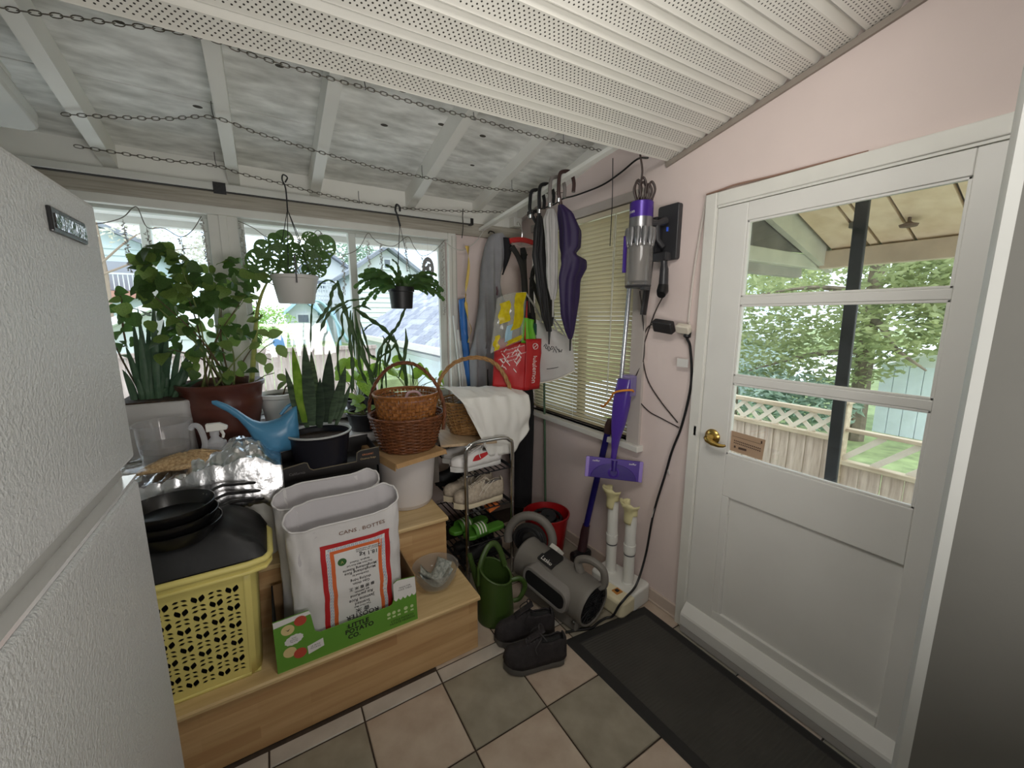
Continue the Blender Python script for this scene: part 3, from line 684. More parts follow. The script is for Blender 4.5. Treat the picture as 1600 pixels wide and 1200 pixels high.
tree('blossom_tree', 'pale blossom tree beyond the left window', (-2.6, 11, .6), 3.6, [((-2.6, 11, 3.6), (1.3, .8, .7)), ((-1.4, 11.2, 3.3), (.8, .7, .6)), ((-.9, 11.2, 2.9), (.5, .6, .5))], 1500, .05, L4, TW,
     [[(-2.6, 11, 2.6), (-2.0, 11, 3.2), (-1.2, 11, 3.6)], [(-2.6, 11, 2.4), (-1.6, 11, 2.9), (-.7, 11, 3.1)]], .05)
tree('green_bush', 'bright green bush on the lawn behind the board fence', (.2, 13.5, .6), .8, [((.2, 13.5, 1.3), (.65, .6, .65)), ((-.4, 13.6, 1.5), (.5, .5, .6))], 1500, .06, m_leaf('bush_leaf', (178, 208, 120), (140, 180, 90), .4, 3), BARK, rt=.05)
tree('teal_tree', 'blue green tree behind the white gabled house', (4.0, 27, .6), 5, [((4.2, 27, 5.4), (1.6, 1, 1.1)), ((5.7, 27, 5.3), (1.2, 1, .9))], 1600, .12, L3, BARK)
tree('bare_tree', 'thin budding tree behind the grey roofed house', (2.4, 25, .6), 4, [((2.6, 25, 5.0), (1.4, .8, .9))], 900, .07, L4, TW, [[(2.4, 24, 3.6), (3, 24, 4.6), (3.4, 24, 5.4)], [(2.4, 24, 3.4), (2, 24, 4.6), (1.8, 24, 5.4)]], .06)
# ================================================================ fridge at the left edge
FR = M('fridge_leather_grain', (164, 165, 163), .33, bump=.5, bscale=260, spec=.5)
FRE = M('fridge_edge', (214, 214, 210), .35)
FRB = M('fridge_gasket', (150, 149, 145), .5)
fx = -.194
fr = thing('refrigerator', 'white textured refrigerator with top freezer at the left edge', 'refrigerator', (-.55, .37, 0))
MB().box(-.90, fx-.062, -.08, .832, .03, 1.745).build('cabinet', FRE, fr, smooth=0, bevel=.006)
MB().box(-.88, -.30, -.06, .80, 0, .03).build('base', BLACKM, fr, smooth=0)
MB().box(fx-.058, fx, -.10, .838, 1.368, 1.75).build('freezer_door', FR, fr, smooth=0, bevel=.008, bseg=3)
MB().box(fx-.058, fx, -.10, .838, .06, 1.334).build('fridge_door', FR, fr, smooth=0, bevel=.008, bseg=3)
MB().box(fx-.05, fx-.018, -.09, .832, 1.334, 1.368).build('door_gap', FRB, fr, smooth=0)
MB().box(fx-.02, fx-.002, -.09, .836, 1.336, 1.341).build('gap_trim', M('bright_trim', (230, 230, 228), .2, metal=.6), fr, smooth=0)
bd = MB().box(fx-.001, fx+.004, .665, .77, 1.684, 1.712).build('badge', M('black_badge', (24, 24, 25), .25), fr, smooth=0, bevel=.002)
MB().box(fx+.004, fx+.0052, .672, .765, 1.689, 1.705).build('badge_face', M('badge_mirror', (190, 190, 192), .12, metal=1, bump=.5, bscale=60), bd, smooth=0)

# ceiling lamp in the far left corner under the rafters
lamp = thing('ceiling_light', 'unlit wraparound ceiling light with clear diffuser above the fridge', 'lamp', (-.85, 1.75, 2.3))
lm = MB().prism(rrect(.30, .9, .05, 5), (-.77, 1.80, 2.34), (1, 0, 0), V((0, 1, -.22)).normalized(), V((0, .22, 1)).normalized(), .055)
lm.build('diffuser', m_glass('lamp_acrylic', (.93, .93, .91), rough=.15, haze=.35), lamp, smooth=40, bevel=.008)
MB().prism(rrect(.22, .8, .02, 3), (-.77, 1.79, 2.398), (1, 0, 0), V((0, 1, -.22)).normalized(), V((0, .22, 1)).normalized(), .09).build('lamp_pan', WHITE, lamp, smooth=0)

# ================================================================ blind on the right window
SLAT = M('blind_slat', (216, 206, 178), .45); b_ = bs(SLAT); b_.inputs['Transmission Weight'].default_value = 0
SLAT = m_leaf('blind_slat_lit', (206, 194, 160), (198, 186, 152), .14, 4, .4)
bx = XR+.016
bl = thing('window_blind', 'cream slatted blind covering the window beside the door', 'blind', (bx, 2.05, .9))
MB().box(bx-.014, bx+.014, W0+.012, W1-.01, 2.166, 2.198).build('headrail', M('blind_headrail', (214, 204, 180), .4), bl, smooth=0, bevel=.003)
sm = MB()
def slat_fn(u, v):
    y = -.484+.968*u; a = (v-.5); return V((a*.0130*2*.36, y, -a*.0130*2*.93+.0022*(1-4*a*a)))
sm.grid(slat_fn, 2, 4); sme = mesh_of(sm, 'slat', SLAT, 60)
nsl = 50
for i in range(nsl):
    z = 2.15-i*.0247
    tilt = Matrix.Rotation(radians(rnd.uniform(-1.2, 1.2)), 4, 'Y')
    part('slat', sme, Matrix.Translation((bx, 2.056, z)) @ tilt, bl)
MB().box(bx-.012, bx+.012, W0+.016, W1-.014, .905, .922).build('bottom_rail', SLAT, bl, smooth=0, bevel=.003)
for y in (1.74, 2.06, 2.4): MB().tube([(bx-.014, y, 2.17), (bx-.014, y, .91)], .0011, 5).build('ladder_cord', WHITE, bl)
MB().tube([(bx-.02, 1.72, 2.16), (bx-.024, 1.725, 1.6), (bx-.022, 1.735, 1.12)], .0045, 8).build('tilt_wand', m_glass('clear_rod', (.95, .95, .9), haze=.5), bl)

# ================================================================ door mat
mat_ = thing('door_mat', 'black rubber mat with ribbed field in front of the door', 'mat', (1.42, .76, 0))
RUB = M('rubber', (34, 33, 32), .75, bump=.1, bscale=120)
RIB = M('ribbed_carpet', (66, 64, 60), .95, var=.12, scale=5, bump=.1, bscale=150)
A, B, C_, D_ = V((1.135, 1.36, 0)), V((1.668, 1.315, 0)), V((1.672, .19, 0)), V((1.19, .19, 0))
def quadpt(u, v): return (A*(1-u)+B*u)*(1-v)+(D_*(1-u)+C_*u)*v
mb = MB(); prof = [(0, .001), (.012, .007), (.05, .009), (.055, .006)]
rings = []
for w_, z in prof:
    du, dv = w_/.53, w_/1.15
    rings.append([quadpt(*q)+V((0, 0, z)) for q in ((du, dv), (1-du, dv), (1-du, 1-dv), (du, 1-dv))])
vs = [p for r in rings for p in r]
mb.add(vs, [(i*4+k, i*4+(k+1) % 4, i*4+4+(k+1) % 4, i*4+4+k) for i in range(3) for k in range(4)]); mb.build('border', RUB, mat_, smooth=0)
mb = MB(); n = 150; vs = []; fs = []
for i in range(n+1):
    v = .046+(1-.092)*i/n; z = .0065+(.0016 if i % 2 else 0)
    vs += [quadpt(.10, v)+V((0, 0, z)), quadpt(.90, v)+V((0, 0, z))]
fs = [(2*i, 2*i+1, 2*i+3, 2*i+2) for i in range(n)]
mb.add(vs, fs).build('ribbed_field', RIB, mat_, smooth=0)

# ================================================================ stick vacuum on its wall dock
DARK = M('charcoal_plastic', (52, 52, 55), .38); PURP = M('purple_anodised', (72, 44, 140), .3, metal=.3); NICK = M('nickel', (150, 150, 152), .3, metal=.85)
CLEAR = m_glass('smoky_bin', (.72, .70, .68), haze=.25)
vac = thing('stick_vacuum', 'cordless vacuum with purple cap and clear bin docked on the pink wall', 'vacuum cleaner', (1.56, 1.385, 1.72))
vc = V((1.565, 1.385, 0))
cp = MB().lathe(vc, [(.001, 2.122), (.05, 2.122), (.054, 2.118), (.054, 2.052), (.0545, 2.048)], 32).build('motor_cap', PURP, vac)
vd = V((-.78, -.62, 0)).normalized()
text('cap_lettering', 'dyson', .022, lambda a, b: vc+Matrix.Rotation(a/.055, 3, 'Z') @ (V((-.95, .3, 0)).normalized()*.0552)+V((0, 0, 2.075+b)), WHITE, cp)
MB().lathe(vc, [(.0545, 2.05), (.054, 2.03), (.056, 1.995), (.060, 1.98)], 32).build('motor_body', NICK, vac)
cy = MB()
for k in range(12):
    a = 2*pi*k/12; d = V((cos(a), sin(a), 0))
    cy.lathe(vc+d*.058+V((0, 0, 1.985)), [(.001, .022), (.012, .018), (.015, .004), (.0145, -.03), (.009, -.062), (.008, -.066)], 10)
cy.lathe(vc, [(.05, 1.99), (.05, 1.925)], 24).build('cyclones', NICK, vac)
MB().lathe(vc, [(.06, 1.925), (.064, 1.93), (.066, 1.922), (.062, 1.912), (.062, 1.755), (.06, 1.735)], 32).build('dust_bin', CLEAR, vac)
MB().lathe(vc, [(.048, 1.925), (.048, 1.84), (.044, 1.80), (.046, 1.76), (.001, 1.755)], 24).build('shroud', M('shroud_mesh', (140, 138, 136), .4, metal=.5, bump=.4, bscale=300), vac)
MB().lathe(vc, [(.060, 1.742), (.062, 1.738), (.056, 1.728), (.001, 1.724)], 32).build('bin_base', DARK, vac)
MB().box(1.535, 1.575, 1.318, 1.345, 1.715, 1.732).build('bin_catch', DARK, vac, smooth=0, bevel=.004)
MB().tube([vc+V((.05, -.01, 2.03)), vc+V((.10, -.02, 2.035)), vc+V((.14, -.03, 2.05))], [.02, .016, .02], 10).build('handle', DARK, vac)
MB().tube([vc+V((.09, -.02, 2.03)), vc+V((.10, -.02, 1.96)), vc+V((.13, -.03, 1.93))], [.014, .013, .014], 10).build('handle_grip', DARK, vac)
MB().box(1.500, 1.512, 1.414, 1.430, 1.80, 1.97).build('release_runner', PURP, vac, smooth=0, bevel=.003)
dk = thing('vacuum_dock', 'dark grey wall dock behind the purple capped vacuum', 'dock', (1.72, 1.355, 1.87))
MB().prism(rrect(.12, .26, .012, 4), (XR, 1.352, 1.995), (0, 1, 0), (0, 0, 1), (-1, 0, 0), .030).build('dock_plate', DARK, dk, bevel=.004)
MB().box(1.665, 1.716, 1.375, 1.43, 1.90, 2.07).build('dock_cradle', M('dock_black', (34, 34, 37), .35), dk, smooth=0, bevel=.006)
MB().box(1.708, 1.7155, 1.345, 1.352, 2.0, 2.02).build('charge_light', M('blue_led_lens', (70, 110, 235), .2), dk, smooth=0)
MB().box(1.67, 1.715, 1.315, 1.395, 1.86, 1.90).build('tool_holder', DARK, dk, smooth=0, bevel=.005)
tag(MB().tube([(1.675, 1.41, 1.865), (1.67, 1.415, 1.75), (1.655, 1.42, 1.60)], [.012, .013, .012], 8, flat=1.6).build('crevice_tool', BLACKP), 'black crevice nozzle hanging under the vacuum dock', 'vacuum tool')
tl = thing('combination_tool', 'black combination brush tool hanging from the vacuum dock', 'vacuum tool', (1.69, 1.335, 1.70))
MB().tube([(1.69, 1.34, 1.87), (1.69, 1.338, 1.84), (1.69, 1.335, 1.82), (1.688, 1.333, 1.74)], [.016, .016, .02, .023], 12).build('neck', DARK, tl)
MB().tube([(1.69, 1.335, 1.745), (1.68, 1.33, 1.715), (1.66, 1.32, 1.695)], [.024, .028, .020], 12).build('brush', BLACKP, tl)

# ================================================================ floor mop hanging by the blind
MPUR = M('mop_purple', (74, 46, 146), .3, coat=.3); MPURD = M('mop_dark_purple', (54, 34, 120), .3); MLIL = M('mop_lilac', (150, 128, 205), .35)
mop = thing('spray_mop', 'purple spray mop with silver pole leaning by the blind', 'mop', (1.67, 1.56, .68))
MB().tube([(1.695, 1.545, 1.95), (1.68, 1.553, 1.55), (1.665, 1.562, 1.17)], .0125, 12).build('pole', M('mop_pole', (186, 190, 196), .25, metal=.8), mop)
mb = MB()
secs = [(1.255, .040, .026), (1.20, .043, .032), (1.10, .044, .034), (1.00, .036, .030), (.92, .022, .022), (.85, .014, .016), (.80, .013, .014)]
for i, (z, a, b) in enumerate(secs): pass
def mopf(u, v):
    k = v*(len(secs)-1); i = min(int(k), len(secs)-2); f = k-i; z, a, b = [secs[i][q]*(1-f)+secs[i+1][q]*f for q in range(3)]
    an = 2*pi*u; c = 1.555-.03*max(0, (z-.9)/.35)
    x = cos(an); y = sin(an); s_ = lambda q: (abs(q)**.6)*(1 if q > 0 else -1)
    return V((1.665-.048*v+(b*s_(x))*.8-.3*a*s_(y), c+a*s_(y)*.9-.012*v, z))
mb.grid(mopf, 24, 18, cu=True).build('body', MPUR, mop, smooth=60)
MB().box(1.664, 1.712, 1.485, 1.555, 1.16, 1.275).build('bottle', m_glass('lilac_bottle', (.62, .56, .86), haze=.5), mop, smooth=0, bevel=.008)
MB().prism(rrect(.022, .12, .01, 4), (1.636, 1.548, 1.13), (.2, -1, 0), (0, 0, 1), (-1, -.2, 0), .006).build('button', MLIL, mop, bevel=.002)
hu = V((.76, -.64, -.06)).normalized(); hn = V((-.62, -.75, .16)).normalized(); hn = (hn-hu*hn.dot(hu)).normalized(); hv = hn.cross(hu); hv = hv if hv.z > 0 else -hv
hc = V((1.612, 1.535, .745))
hd = MB().prism(rrect(.31, .115, .006, 2), hc, hu, hv, hn, .016).build('head', MPUR, mop, bevel=.003)
for s in (-1, 1):
    MB().prism(rrect(.02, .115, .004, 2), hc+hu*.147*s, hu, hv, hn, .019).build('head_end', MLIL, mop, bevel=.002)
    text('head_lettering', 'swiffer', .015, plane_map(hc+hu*.1*s+hv*.038+hn*.017, hu, hv), WHITE, hd)
arc = [(p[0], p[1]) for p in [(.125*cos(radians(a)), -.055+.085*sin(radians(a))) for a in range(0, 181, 12)]]
MB().prism(arc, hc+hn*.016, hu, hv, hn, .006).build('head_arch', MPURD, mop, bevel=.002)
MB().tube([hc+hn*.018+hv*.05, hc+hn*.022-hv*.01], [.016, .014], 12).build('neck', MPURD, mop)
MB().lathe(hc+hn*.018-hv*.018, [(.03, 0), (.032, .004), (.022, .008), (.02, .004)], 20, hn).build('joint', MPUR, mop)
tag(MB().tube(smooth_path([(1.70, 1.74, 1.06), (1.66, 1.68, 1.07), (1.635, 1.60, 1.135), (1.615, 1.56, 1.175), (1.62, 1.51, 1.195), (1.66, 1.475, 1.20), (1.705, 1.50, 1.18)], 5), .006, 7).build('orange_rope', M('orange_rope', (220, 140, 50), .8, bump=.3)),
    'orange rope tied round the purple mop body', 'rope')
# blue wand leaning in the corner
BLW = M('blue_wand', (46, 40, 132), .3, metal=.5)
wn = thing('vacuum_wand', 'dark blue vacuum wand standing behind the purple mop head', 'vacuum wand', (1.69, 1.83, 0))
w0, w1 = V((1.69, 1.835, .20)), V((1.712, 1.69, .90))
MB().cyl(w0, w1, .019, n=18).build('tube', BLW, wn)
MB().tube([w1, w1+(w1-w0).normalized()*.05, w1+(w1-w0).normalized()*.09], [.024, .027, .018], 14).build('collar', M('wand_collar', (66, 44, 40), .4), wn)
MB().tube([w0+(w1-w0)*.06, w0, V((1.68, 1.84, .10)), V((1.665, 1.835, .06))], [.024, .027, .03, .03], 14).build('joint', M('wand_joint', (62, 40, 44), .4), wn)
MB().box(1.58, 1.73, 1.80, 1.865, .0, .07).build('floor_head', BLACKP, wn, smooth=0, bevel=.02)

# ================================================================ boot dryer
DRW = M('dryer_white', (226, 226, 220), .35); DRY_ = M('yellowed_plastic', (214, 206, 158), .4); CREAM = M('dryer_cream', (232, 222, 188), .4)
bo = thing('boot_dryer', 'white two tube boot dryer standing by the wall', 'boot dryer', (1.62, 1.47, 0))
MB().prism(rrect(.17, .30, .03, 4), (1.635, 1.47, 0), (1, .12, 0), (-.12, 1, 0), (0, 0, 1), .11).build('base', DRW, bo, bevel=.012, bseg=3)
cb = MB().prism(rrect(.14, .17, .03, 4), (1.535, 1.395, 0), (1, .12, 0), (-.12, 1, 0), (0, 0, 1), .10).build('heater_box', CREAM, bo, bevel=.018, bseg=3)
MB().box(1.508, 1.552, 1.37, 1.41, .098, .104).build('switch_panel', M('orange_label', (196, 132, 60), .5), cb, smooth=0)
MB().box(1.52, 1.54, 1.38, 1.40, .104, .109).build('switch', BLACKP, cb, smooth=0, bevel=.002)
for (x, y, zt) in ((1.63, 1.405, .565), (1.625, 1.535, .60)):
    p = V((x, y, 0)); t = MB().lathe(p, [(.034, .105), (.034, .115), (.030, .12), (.030, .30), (.034, .30), (.034, .345), (.0305, .345), (.0305, zt-.03), (.027, zt-.03)], 24).build('tube', DRW, bo)
    MB().lathe(p, [(.0308, .29), (.0308, .282)], 24).build('tube_mark', M('dark_mark', (90, 90, 92), .5), t)
    h = MB(); q = p+V((0, 0, zt))
    def hf(u, v, q=q):
        a = -1.9+3.8*u; r = .033+.012*v*v*0+.004; z = -.10+.12*v+(.0 if v < .9 else .006)
        out = .03*max(0, v-.55)/.45*(1 if cos(a) > -.2 else .4)
        return q+Matrix.Rotation(radians(165), 3, 'Z') @ V(((r+out)*cos(a), (r+out*.7)*sin(a), z*(1 if abs(a) < 1.0 else .5)+.01))
    h.grid(hf, 16, 8).build('boot_holder', DRY_, bo, solid=.006)

# ================================================================ air blower on the floor
BG = M('blower_grey', (118, 114, 108), .55, bump=.05, bscale=300); BD = M('blower_dark_grille', (26, 27, 30), .5)
bw = thing('air_blower', 'grey drum air blower with black grille lying before the boot dryer', 'fan', (1.29, 1.56, 0))
R0, R1 = V((1.325, 1.368, .118)), V((1.245, 1.80, .165)); ax = (R1-R0).normalized(); L = (R1-R0).length
MB().lathe(R0, [(.092, 0), (.100, -.004), (.104, .002), (.105, .02), (.106, .10), (.106, .24), (.100, .30), (.098, .36), (.108, .42), (.112, L-.01), (.108, L), (.094, L)], 40, ax).build('drum', BG, bw)
g = MB().lathe(R0+ax*.012, [(.001, 0), (.093, 0)], 40, ax)
for r in (.02, .035, .05, .065, .08): g.tube([R0+ax*.004+(Matrix.Rotation(2*pi*k/28, 3, ax) @ ax.orthogonal().normalized())*r for k in range(28)], .0022, 5, closed=True)
for k in range(16):
    d = Matrix.Rotation(2*pi*k/16, 3, ax) @ ax.orthogonal().normalized(); g.tube([R0+ax*.004+d*.012, R0+ax*.003+d*.093], .002, 5)
g.build('intake_grille', BD, bw)
g = MB().lathe(R1-ax*.012, [(.094, 0), (.001, 0)], 32, ax)
for r in (.025, .05, .075): g.tube([R1-ax*.006+(Matrix.Rotation(2*pi*k/24, 3, ax) @ ax.orthogonal().normalized())*r for k in range(24)], .002, 5, closed=True)
g.build('intake_grille', BD, bw)
# nozzle slot on the left flank
cen = R0+ax*.205; out = V((-.93, -.12, .12)); out = (out-ax*out.dot(ax)).normalized(); upn = ax.cross(out); upn = upn if upn.z > 0 else -upn
nz = MB(); o1 = rrect(.285, .105, .045, 5); o2 = rrect(.25, .068, .028, 5); k = len(o1)
vs = [cen+ax*p[0]+upn*p[1]*1.3+out*.07 for p in o1]+[cen+ax*p[0]+upn*p[1]+out*.128 for p in o1]+[cen+ax*p[0]+upn*p[1]+out*.128 for p in o2]+[cen+ax*p[0]+upn*p[1]+out*.095 for p in o2]
nz.add(vs, [(r*k+i, r*k+(i+1) % k, (r+1)*k+(i+1) % k, (r+1)*k+i) for r in range(3) for i in range(k)]).build('nozzle', M('nozzle_grey', (132, 128, 124), .5), bw, bevel=.003)
MB().prism(o2, cen+out*.094, ax, upn, out, .034).build('nozzle_opening', M('nozzle_dark', (10, 10, 11), .9), bw, smooth=0)
# feet/base skirt
MB().prism([(-.09, 0), (.10, 0), (.085, .09), (-.075, .09)], R0+ax*.03+V((0, 0, -.118)), (1, .18, 0), (0, 0, 1), V((ax.x, ax.y, 0)), .38).build('base_skirt', BG, bw, smooth=0, bevel=.012)
# carry handle on top near the front grille
hp = [R0+ax*.10+V((.02, 0, .10)), R0+ax*.115+V((.02, .0, .155)), R0+ax*.06+V((.035, 0, .185)), R0+ax*.0+V((.05, 0, .165)), R0-ax*.008+V((.055, 0, .10)), R0+ax*.01+V((.045, 0, .075))]
MB().tube(smooth_path(hp, 6), .018, 12, flat=1.2).build('handle', BG, bw)
lb = MB().prism(rrect(.10, .075, .02, 4), R0+ax*.245+V((-.012, 0, .105)), V((.1, -.98, -.05)), V((.97, .1, .2)), (0, 0, 1), .006).build('label', BLACKP, bw, bevel=.002)
lbu = V((.12, -.98, -.08)).normalized(); lbv = V((.9, .1, .35)); lbv = (lbv-lbu*lbv.dot(lbu)).normalized()
MB().prism(rrect(.105, .04, .006, 3), R0+ax*.245+V((-.05, 0, .098)), lbu, lbv, lbu.cross(lbv), .004).build('name_plate', BLACKP, bw, smooth=0)
text('lettering', 'Lasko', .032, plane_map(R0+ax*.245+V((-.05, 0, .098))+lbu.cross(lbv)*.0046, lbu, lbv), WHITE, bw)
# cord wrap ring at the rear
rc = R1+V((.02, .01, .085)); rn = V((-.72, -.66, .2)).normalized()
ring = [rc+(Matrix.Rotation(radians(a), 3, rn) @ V((0, 0, 1)).cross(rn).normalized())*.125 for a in range(-25, 206, 11)]
MB().tube(ring, .024, 12, flat=1.0).build('cord_ring', BG, bw)
MB().prism([(.095*cos(radians(a)), .095*sin(radians(a))) for a in range(0, 360, 15)], rc-rn*.0, rn.cross(V((0, 0, 1))).normalized(), V((0, 0, 1)), rn, .006).build('ring_web', M('blower_web_dark', (40, 39, 38), .7), bw, smooth=0)  # dark disc closing the inside of the cord ring
cd_ = MB()
for j in range(5):
    rr = .075-.008*j
    cd_.tube([rc+rn*(.012+.006*(j % 2))+(Matrix.Rotation(radians(a+j*17), 3, rn) @ V((0, 0, 1)).cross(rn).normalized())*rr for a in range(-30, 215, 14)], .0045, 6)
cd_.build('wound_cord', BLACKP, bw)
MB().prism(rrect(.05, .06, .004, 2), R0+ax*.30+V((.055, 0, .085)), ax, V((-.5, 0, .6)).normalized(), V((.6, 0, .5)).normalized(), .022).build('paper_label', M('label_paper', (206, 204, 196), .7), bw, smooth=0)
MB().lathe(R0+ax*.02+V((-.10, -.0, -.06)), [(.001, .006), (.01, .005), (.011, 0)], 12, V((-1, 0, 0))).build('bolt', STEEL, bw)

bwS = 1.10
for o_ in bw.children: o_.matrix_local = Matrix.Translation(V((-.012, 0, 0))) @ Matrix.Scale(bwS, 4)

# ================================================================ red bucket with coiled black hose
RED = M('red_plastic', (156, 20, 24), .35)
bk = thing('red_bucket', 'red bucket with a coiled black hose behind the grey blower', 'bucket', (1.5, 2.03, 0))
bc = V((1.515, 2.03, 0))
MB().lathe(bc, [(.001, .004), (.112, .004), (.114, 0), (.148, .27), (.156, .275), (.158, .29), (.150, .292), (.146, .275), (.110, .012), (.001, .012)], 36).build('shell', RED, bk)
hz = MB()
for j in range(7):
    rr = .105-.012*(j % 3); z = .12+.022*j
    hz.tube([bc+V((rr*cos(a*.5236), rr*sin(a*.5236), z+.006*sin(a+j))) for a in range(12)], .012, 8, closed=True)
h_ = hz.build('coiled_hose', BLACKP, loc=(1.515, 2.03, .11)); tag(h_, 'coiled black hose lying inside the red bucket', 'hose')
MB().lathe(bc+V((.0, -.02, .275)), [(.001, .012), (.012, .012), (.014, .006), (.05, .004), (.055, 0), (.05, -.01), (.01, -.012)], 20, (-.2, -.3, 1)).build('spray_head', M('shower_black', (36, 37, 40), .3), h_)
# ================================================================ laundry basket, sacks, potato box on the steps
from mathutils.geometry import delaunay_2d_cdt
def holed(outer, holes):
    """2-D outline with real holes -> (points, triangles)"""
    vs = [V(p) for p in outer]; faces = [list(range(len(outer)))]
    for h in holes:
        o = len(vs); vs += [V(p) for p in h]; faces.append(list(range(o, o+len(h))))
    r = delaunay_2d_cdt([V((p[0], p[1])) for p in vs], [], faces, 1, 1e-6)
    return r[0], [f for f, src in zip(r[2], r[5]) if src == [0] or list(src) == [0]]
def petal(cx, cy, l, w_, a, n=5):
    pts = [(w_*sin(pi*i/n)*.5, -l/2+l*i/n) for i in range(n+1)]+[(-w_*sin(pi*i/n)*.5, -l/2+l*i/n) for i in range(n-1, 0, -1)]
    return [(cx+x*cos(a)-y*sin(a), cy+x*sin(a)+y*cos(a)) for x, y in pts]

YEL = M('yellow_plastic', (226, 212, 128), .4, var=.03)
lb = thing('laundry_basket', 'yellow plastic laundry basket with petal holes beside the fridge', 'basket', (-.36, 1.69, STEP1))
zb, zt_ = STEP1, .745
# front and back walls: real petal-shaped holes
def wallpt(x, z, side):
    f = (z-zb)/(zt_-zb); y = (1.60-.035*f) if side == 0 else (1.765+.06*f)
    return V((x*(1+.075*f)+.36*.075*f, y, z))
holes = []
for r_ in range(10):
    for c in range(10):
        x = -.585+c*.0445; z = zb+.052+r_*.036
        if x > -.175 or z > zt_-.07: continue
        if (r_+c) % 2 == 0: holes += [petal(x-.0095, z, .031, .017, .28), petal(x+.0095, z, .031, .017, -.28)]
        else: holes += [petal(x-.0105, z+.0085, .019, .0105, -1.15), petal(x+.0105, z+.0085, .019, .0105, 1.15), petal(x-.0105, z-.0085, .019, .0105, -1.15), petal(x+.0105, z-.0085, .019, .0105, 1.15)]
outer = [(-.61, zb+.01), (-.15, zb+.01), (-.15, zt_-.03), (-.61, zt_-.03)]
pv, pf = holed(outer, holes)
MB().add([wallpt(p[0], p[1], 0) for p in pv], pf).build('perforated_wall', YEL, lb, smooth=0, solid=.004)
mb = MB()
def shellf(u, v, out=.0):
    # rest of the shell: right, back and left sides as one band
    P_ = [(-.155, 1.60), (-.135, 1.604), (-.122, 1.62), (-.118, 1.65), (-.118, 1.72), (-.125, 1.755), (-.16, 1.765), (-.55, 1.765), (-.60, 1.755), (-.61, 1.70), (-.61, 1.62), (-.605, 1.60)]
    k = u*(len(P_)-1); i = min(int(k), len(P_)-2); f = k-i; x = P_[i][0]*(1-f)+P_[i+1][0]*f; y = P_[i][1]*(1-f)+P_[i+1][1]*f
    z = zb+.002+(zt_-zb-.02)*v; s_ = 1+.075*v
    yy = y+(.06*v)*((y-1.60)/.165)-.035*v*(1-(y-1.60)/.165)
    return V((x*s_+.36*.075*v, yy, z))
mb.grid(shellf, 33, 6); mb.add([(-.61, 1.6, zb+.004), (-.12, 1.6, zb+.004), (-.12, 1.765, zb+.004), (-.61, 1.765, zb+.004)], [(0, 1, 2, 3)])
mb.grid(lambda u, v: wallpt(-.61+.46*u, zt_-.032+.03*v, 0), 6, 1); mb.grid(lambda u, v: wallpt(-.61+.46*u, zb+.0+.012*v, 0)-V((0, .003*(1-v), 0)), 6, 1)
mb.build('shell', YEL, lb, solid=.005)
rim = [V((x, y, zt_)) for (x, y) in ((-.64, 1.555), (-.12, 1.552), (-.07, 1.565), (-.055, 1.60), (-.055, 1.78), (-.07, 1.822), (-.12, 1.835), (-.62, 1.835), (-.66, 1.82), (-.675, 1.77), (-.675, 1.61), (-.665, 1.57))]
mb = MB(); mb.tube(rim, .012, 8, closed=True)
mb.tube([p-V((0, 0, .03)) for p in rim], .007, 6, closed=True)
mb.add([p-V((0, 0, .03)) for p in rim]+[p for p in rim], [(i, (i+1) % 12, 12+(i+1) % 12, 12+i) for i in range(12)])
mb.build('rim', YEL, lb, smooth=60)

# black fabric bundle filling the basket
BLKF = M('black_nylon', (20, 20, 22), .5, bump=.5, bscale=14)
def mound(u, v):
    x = -.645+.585*u; y = 1.57+.26*v
    e = min(u, 1-u, v, 1-v); n_ = noise.noise(V((x*9, y*9, 1)))*.012+noise.noise(V((x*22, y*22, 4)))*.006
    return V((x, y, .752+(.066+.05*v+.045*u)*min(1, e*5)**.6+n_*min(1, e*8)))
bgm = MB(); bgm.grid(mound, 30, 16); bgm.box(-.56, -.16, 1.63, 1.74, STEP1+.01, .75)
tag(bgm.build('fabric_bundle', BLKF, smooth=60, loc=(-.36, 1.69, STEP1+.01)), 'crumpled black nylon bundle heaped in the yellow basket', 'fabric')
# three nested frying pans
PAN = M('nonstick_black', (17, 17, 18), .28, bump=.02, bscale=300)
for i, (r_, z, dx, dy, lab) in enumerate(((.128, .846, .012, .0, 'lowest of the three stacked black frying pans on the nylon bundle'), (.126, .881, .006, -.002, 'middle black frying pan of the stack on the nylon bundle'), (.125, .916, 0, 0, 'topmost black frying pan of the stack, its inside showing'))):
    c = V((-.325+dx, 1.69+dy, z)); pan = thing('frying_pan', lab, 'frying pan', tuple(c), 'stacked frying pans')
    MB().lathe(c, [(.001, .002), (r_-.028, .002), (r_-.022, 0), (r_-.004, .036), (r_, .047), (r_-.003, .048), (r_-.007, .037), (r_-.026, .006), (.001, .006)], 40).build('pan_body', PAN, pan, smooth=50)
    d = V((.80, .60+.04*i, 0)).normalized(); s = c+d*(r_-.003)+V((0, 0, .034))
    MB().tube([s, s+d*.03+V((0, 0, .006)), s+d*.06+V((0, 0, .006)), s+d*.18+V((0, 0, -.032)), s+d*.225+V((0, 0, -.045))], [.009, .008, .010, .012, .009], 10, flat=.6).build('handle', BLACKP, pan)
    for q in (-1, 1): MB().ell(s-d*.008+Matrix.Rotation(pi/2, 3, 'Z') @ d*.008*q, .003, .003, .003, 8, 4).build('rivet', STEEL, pan)

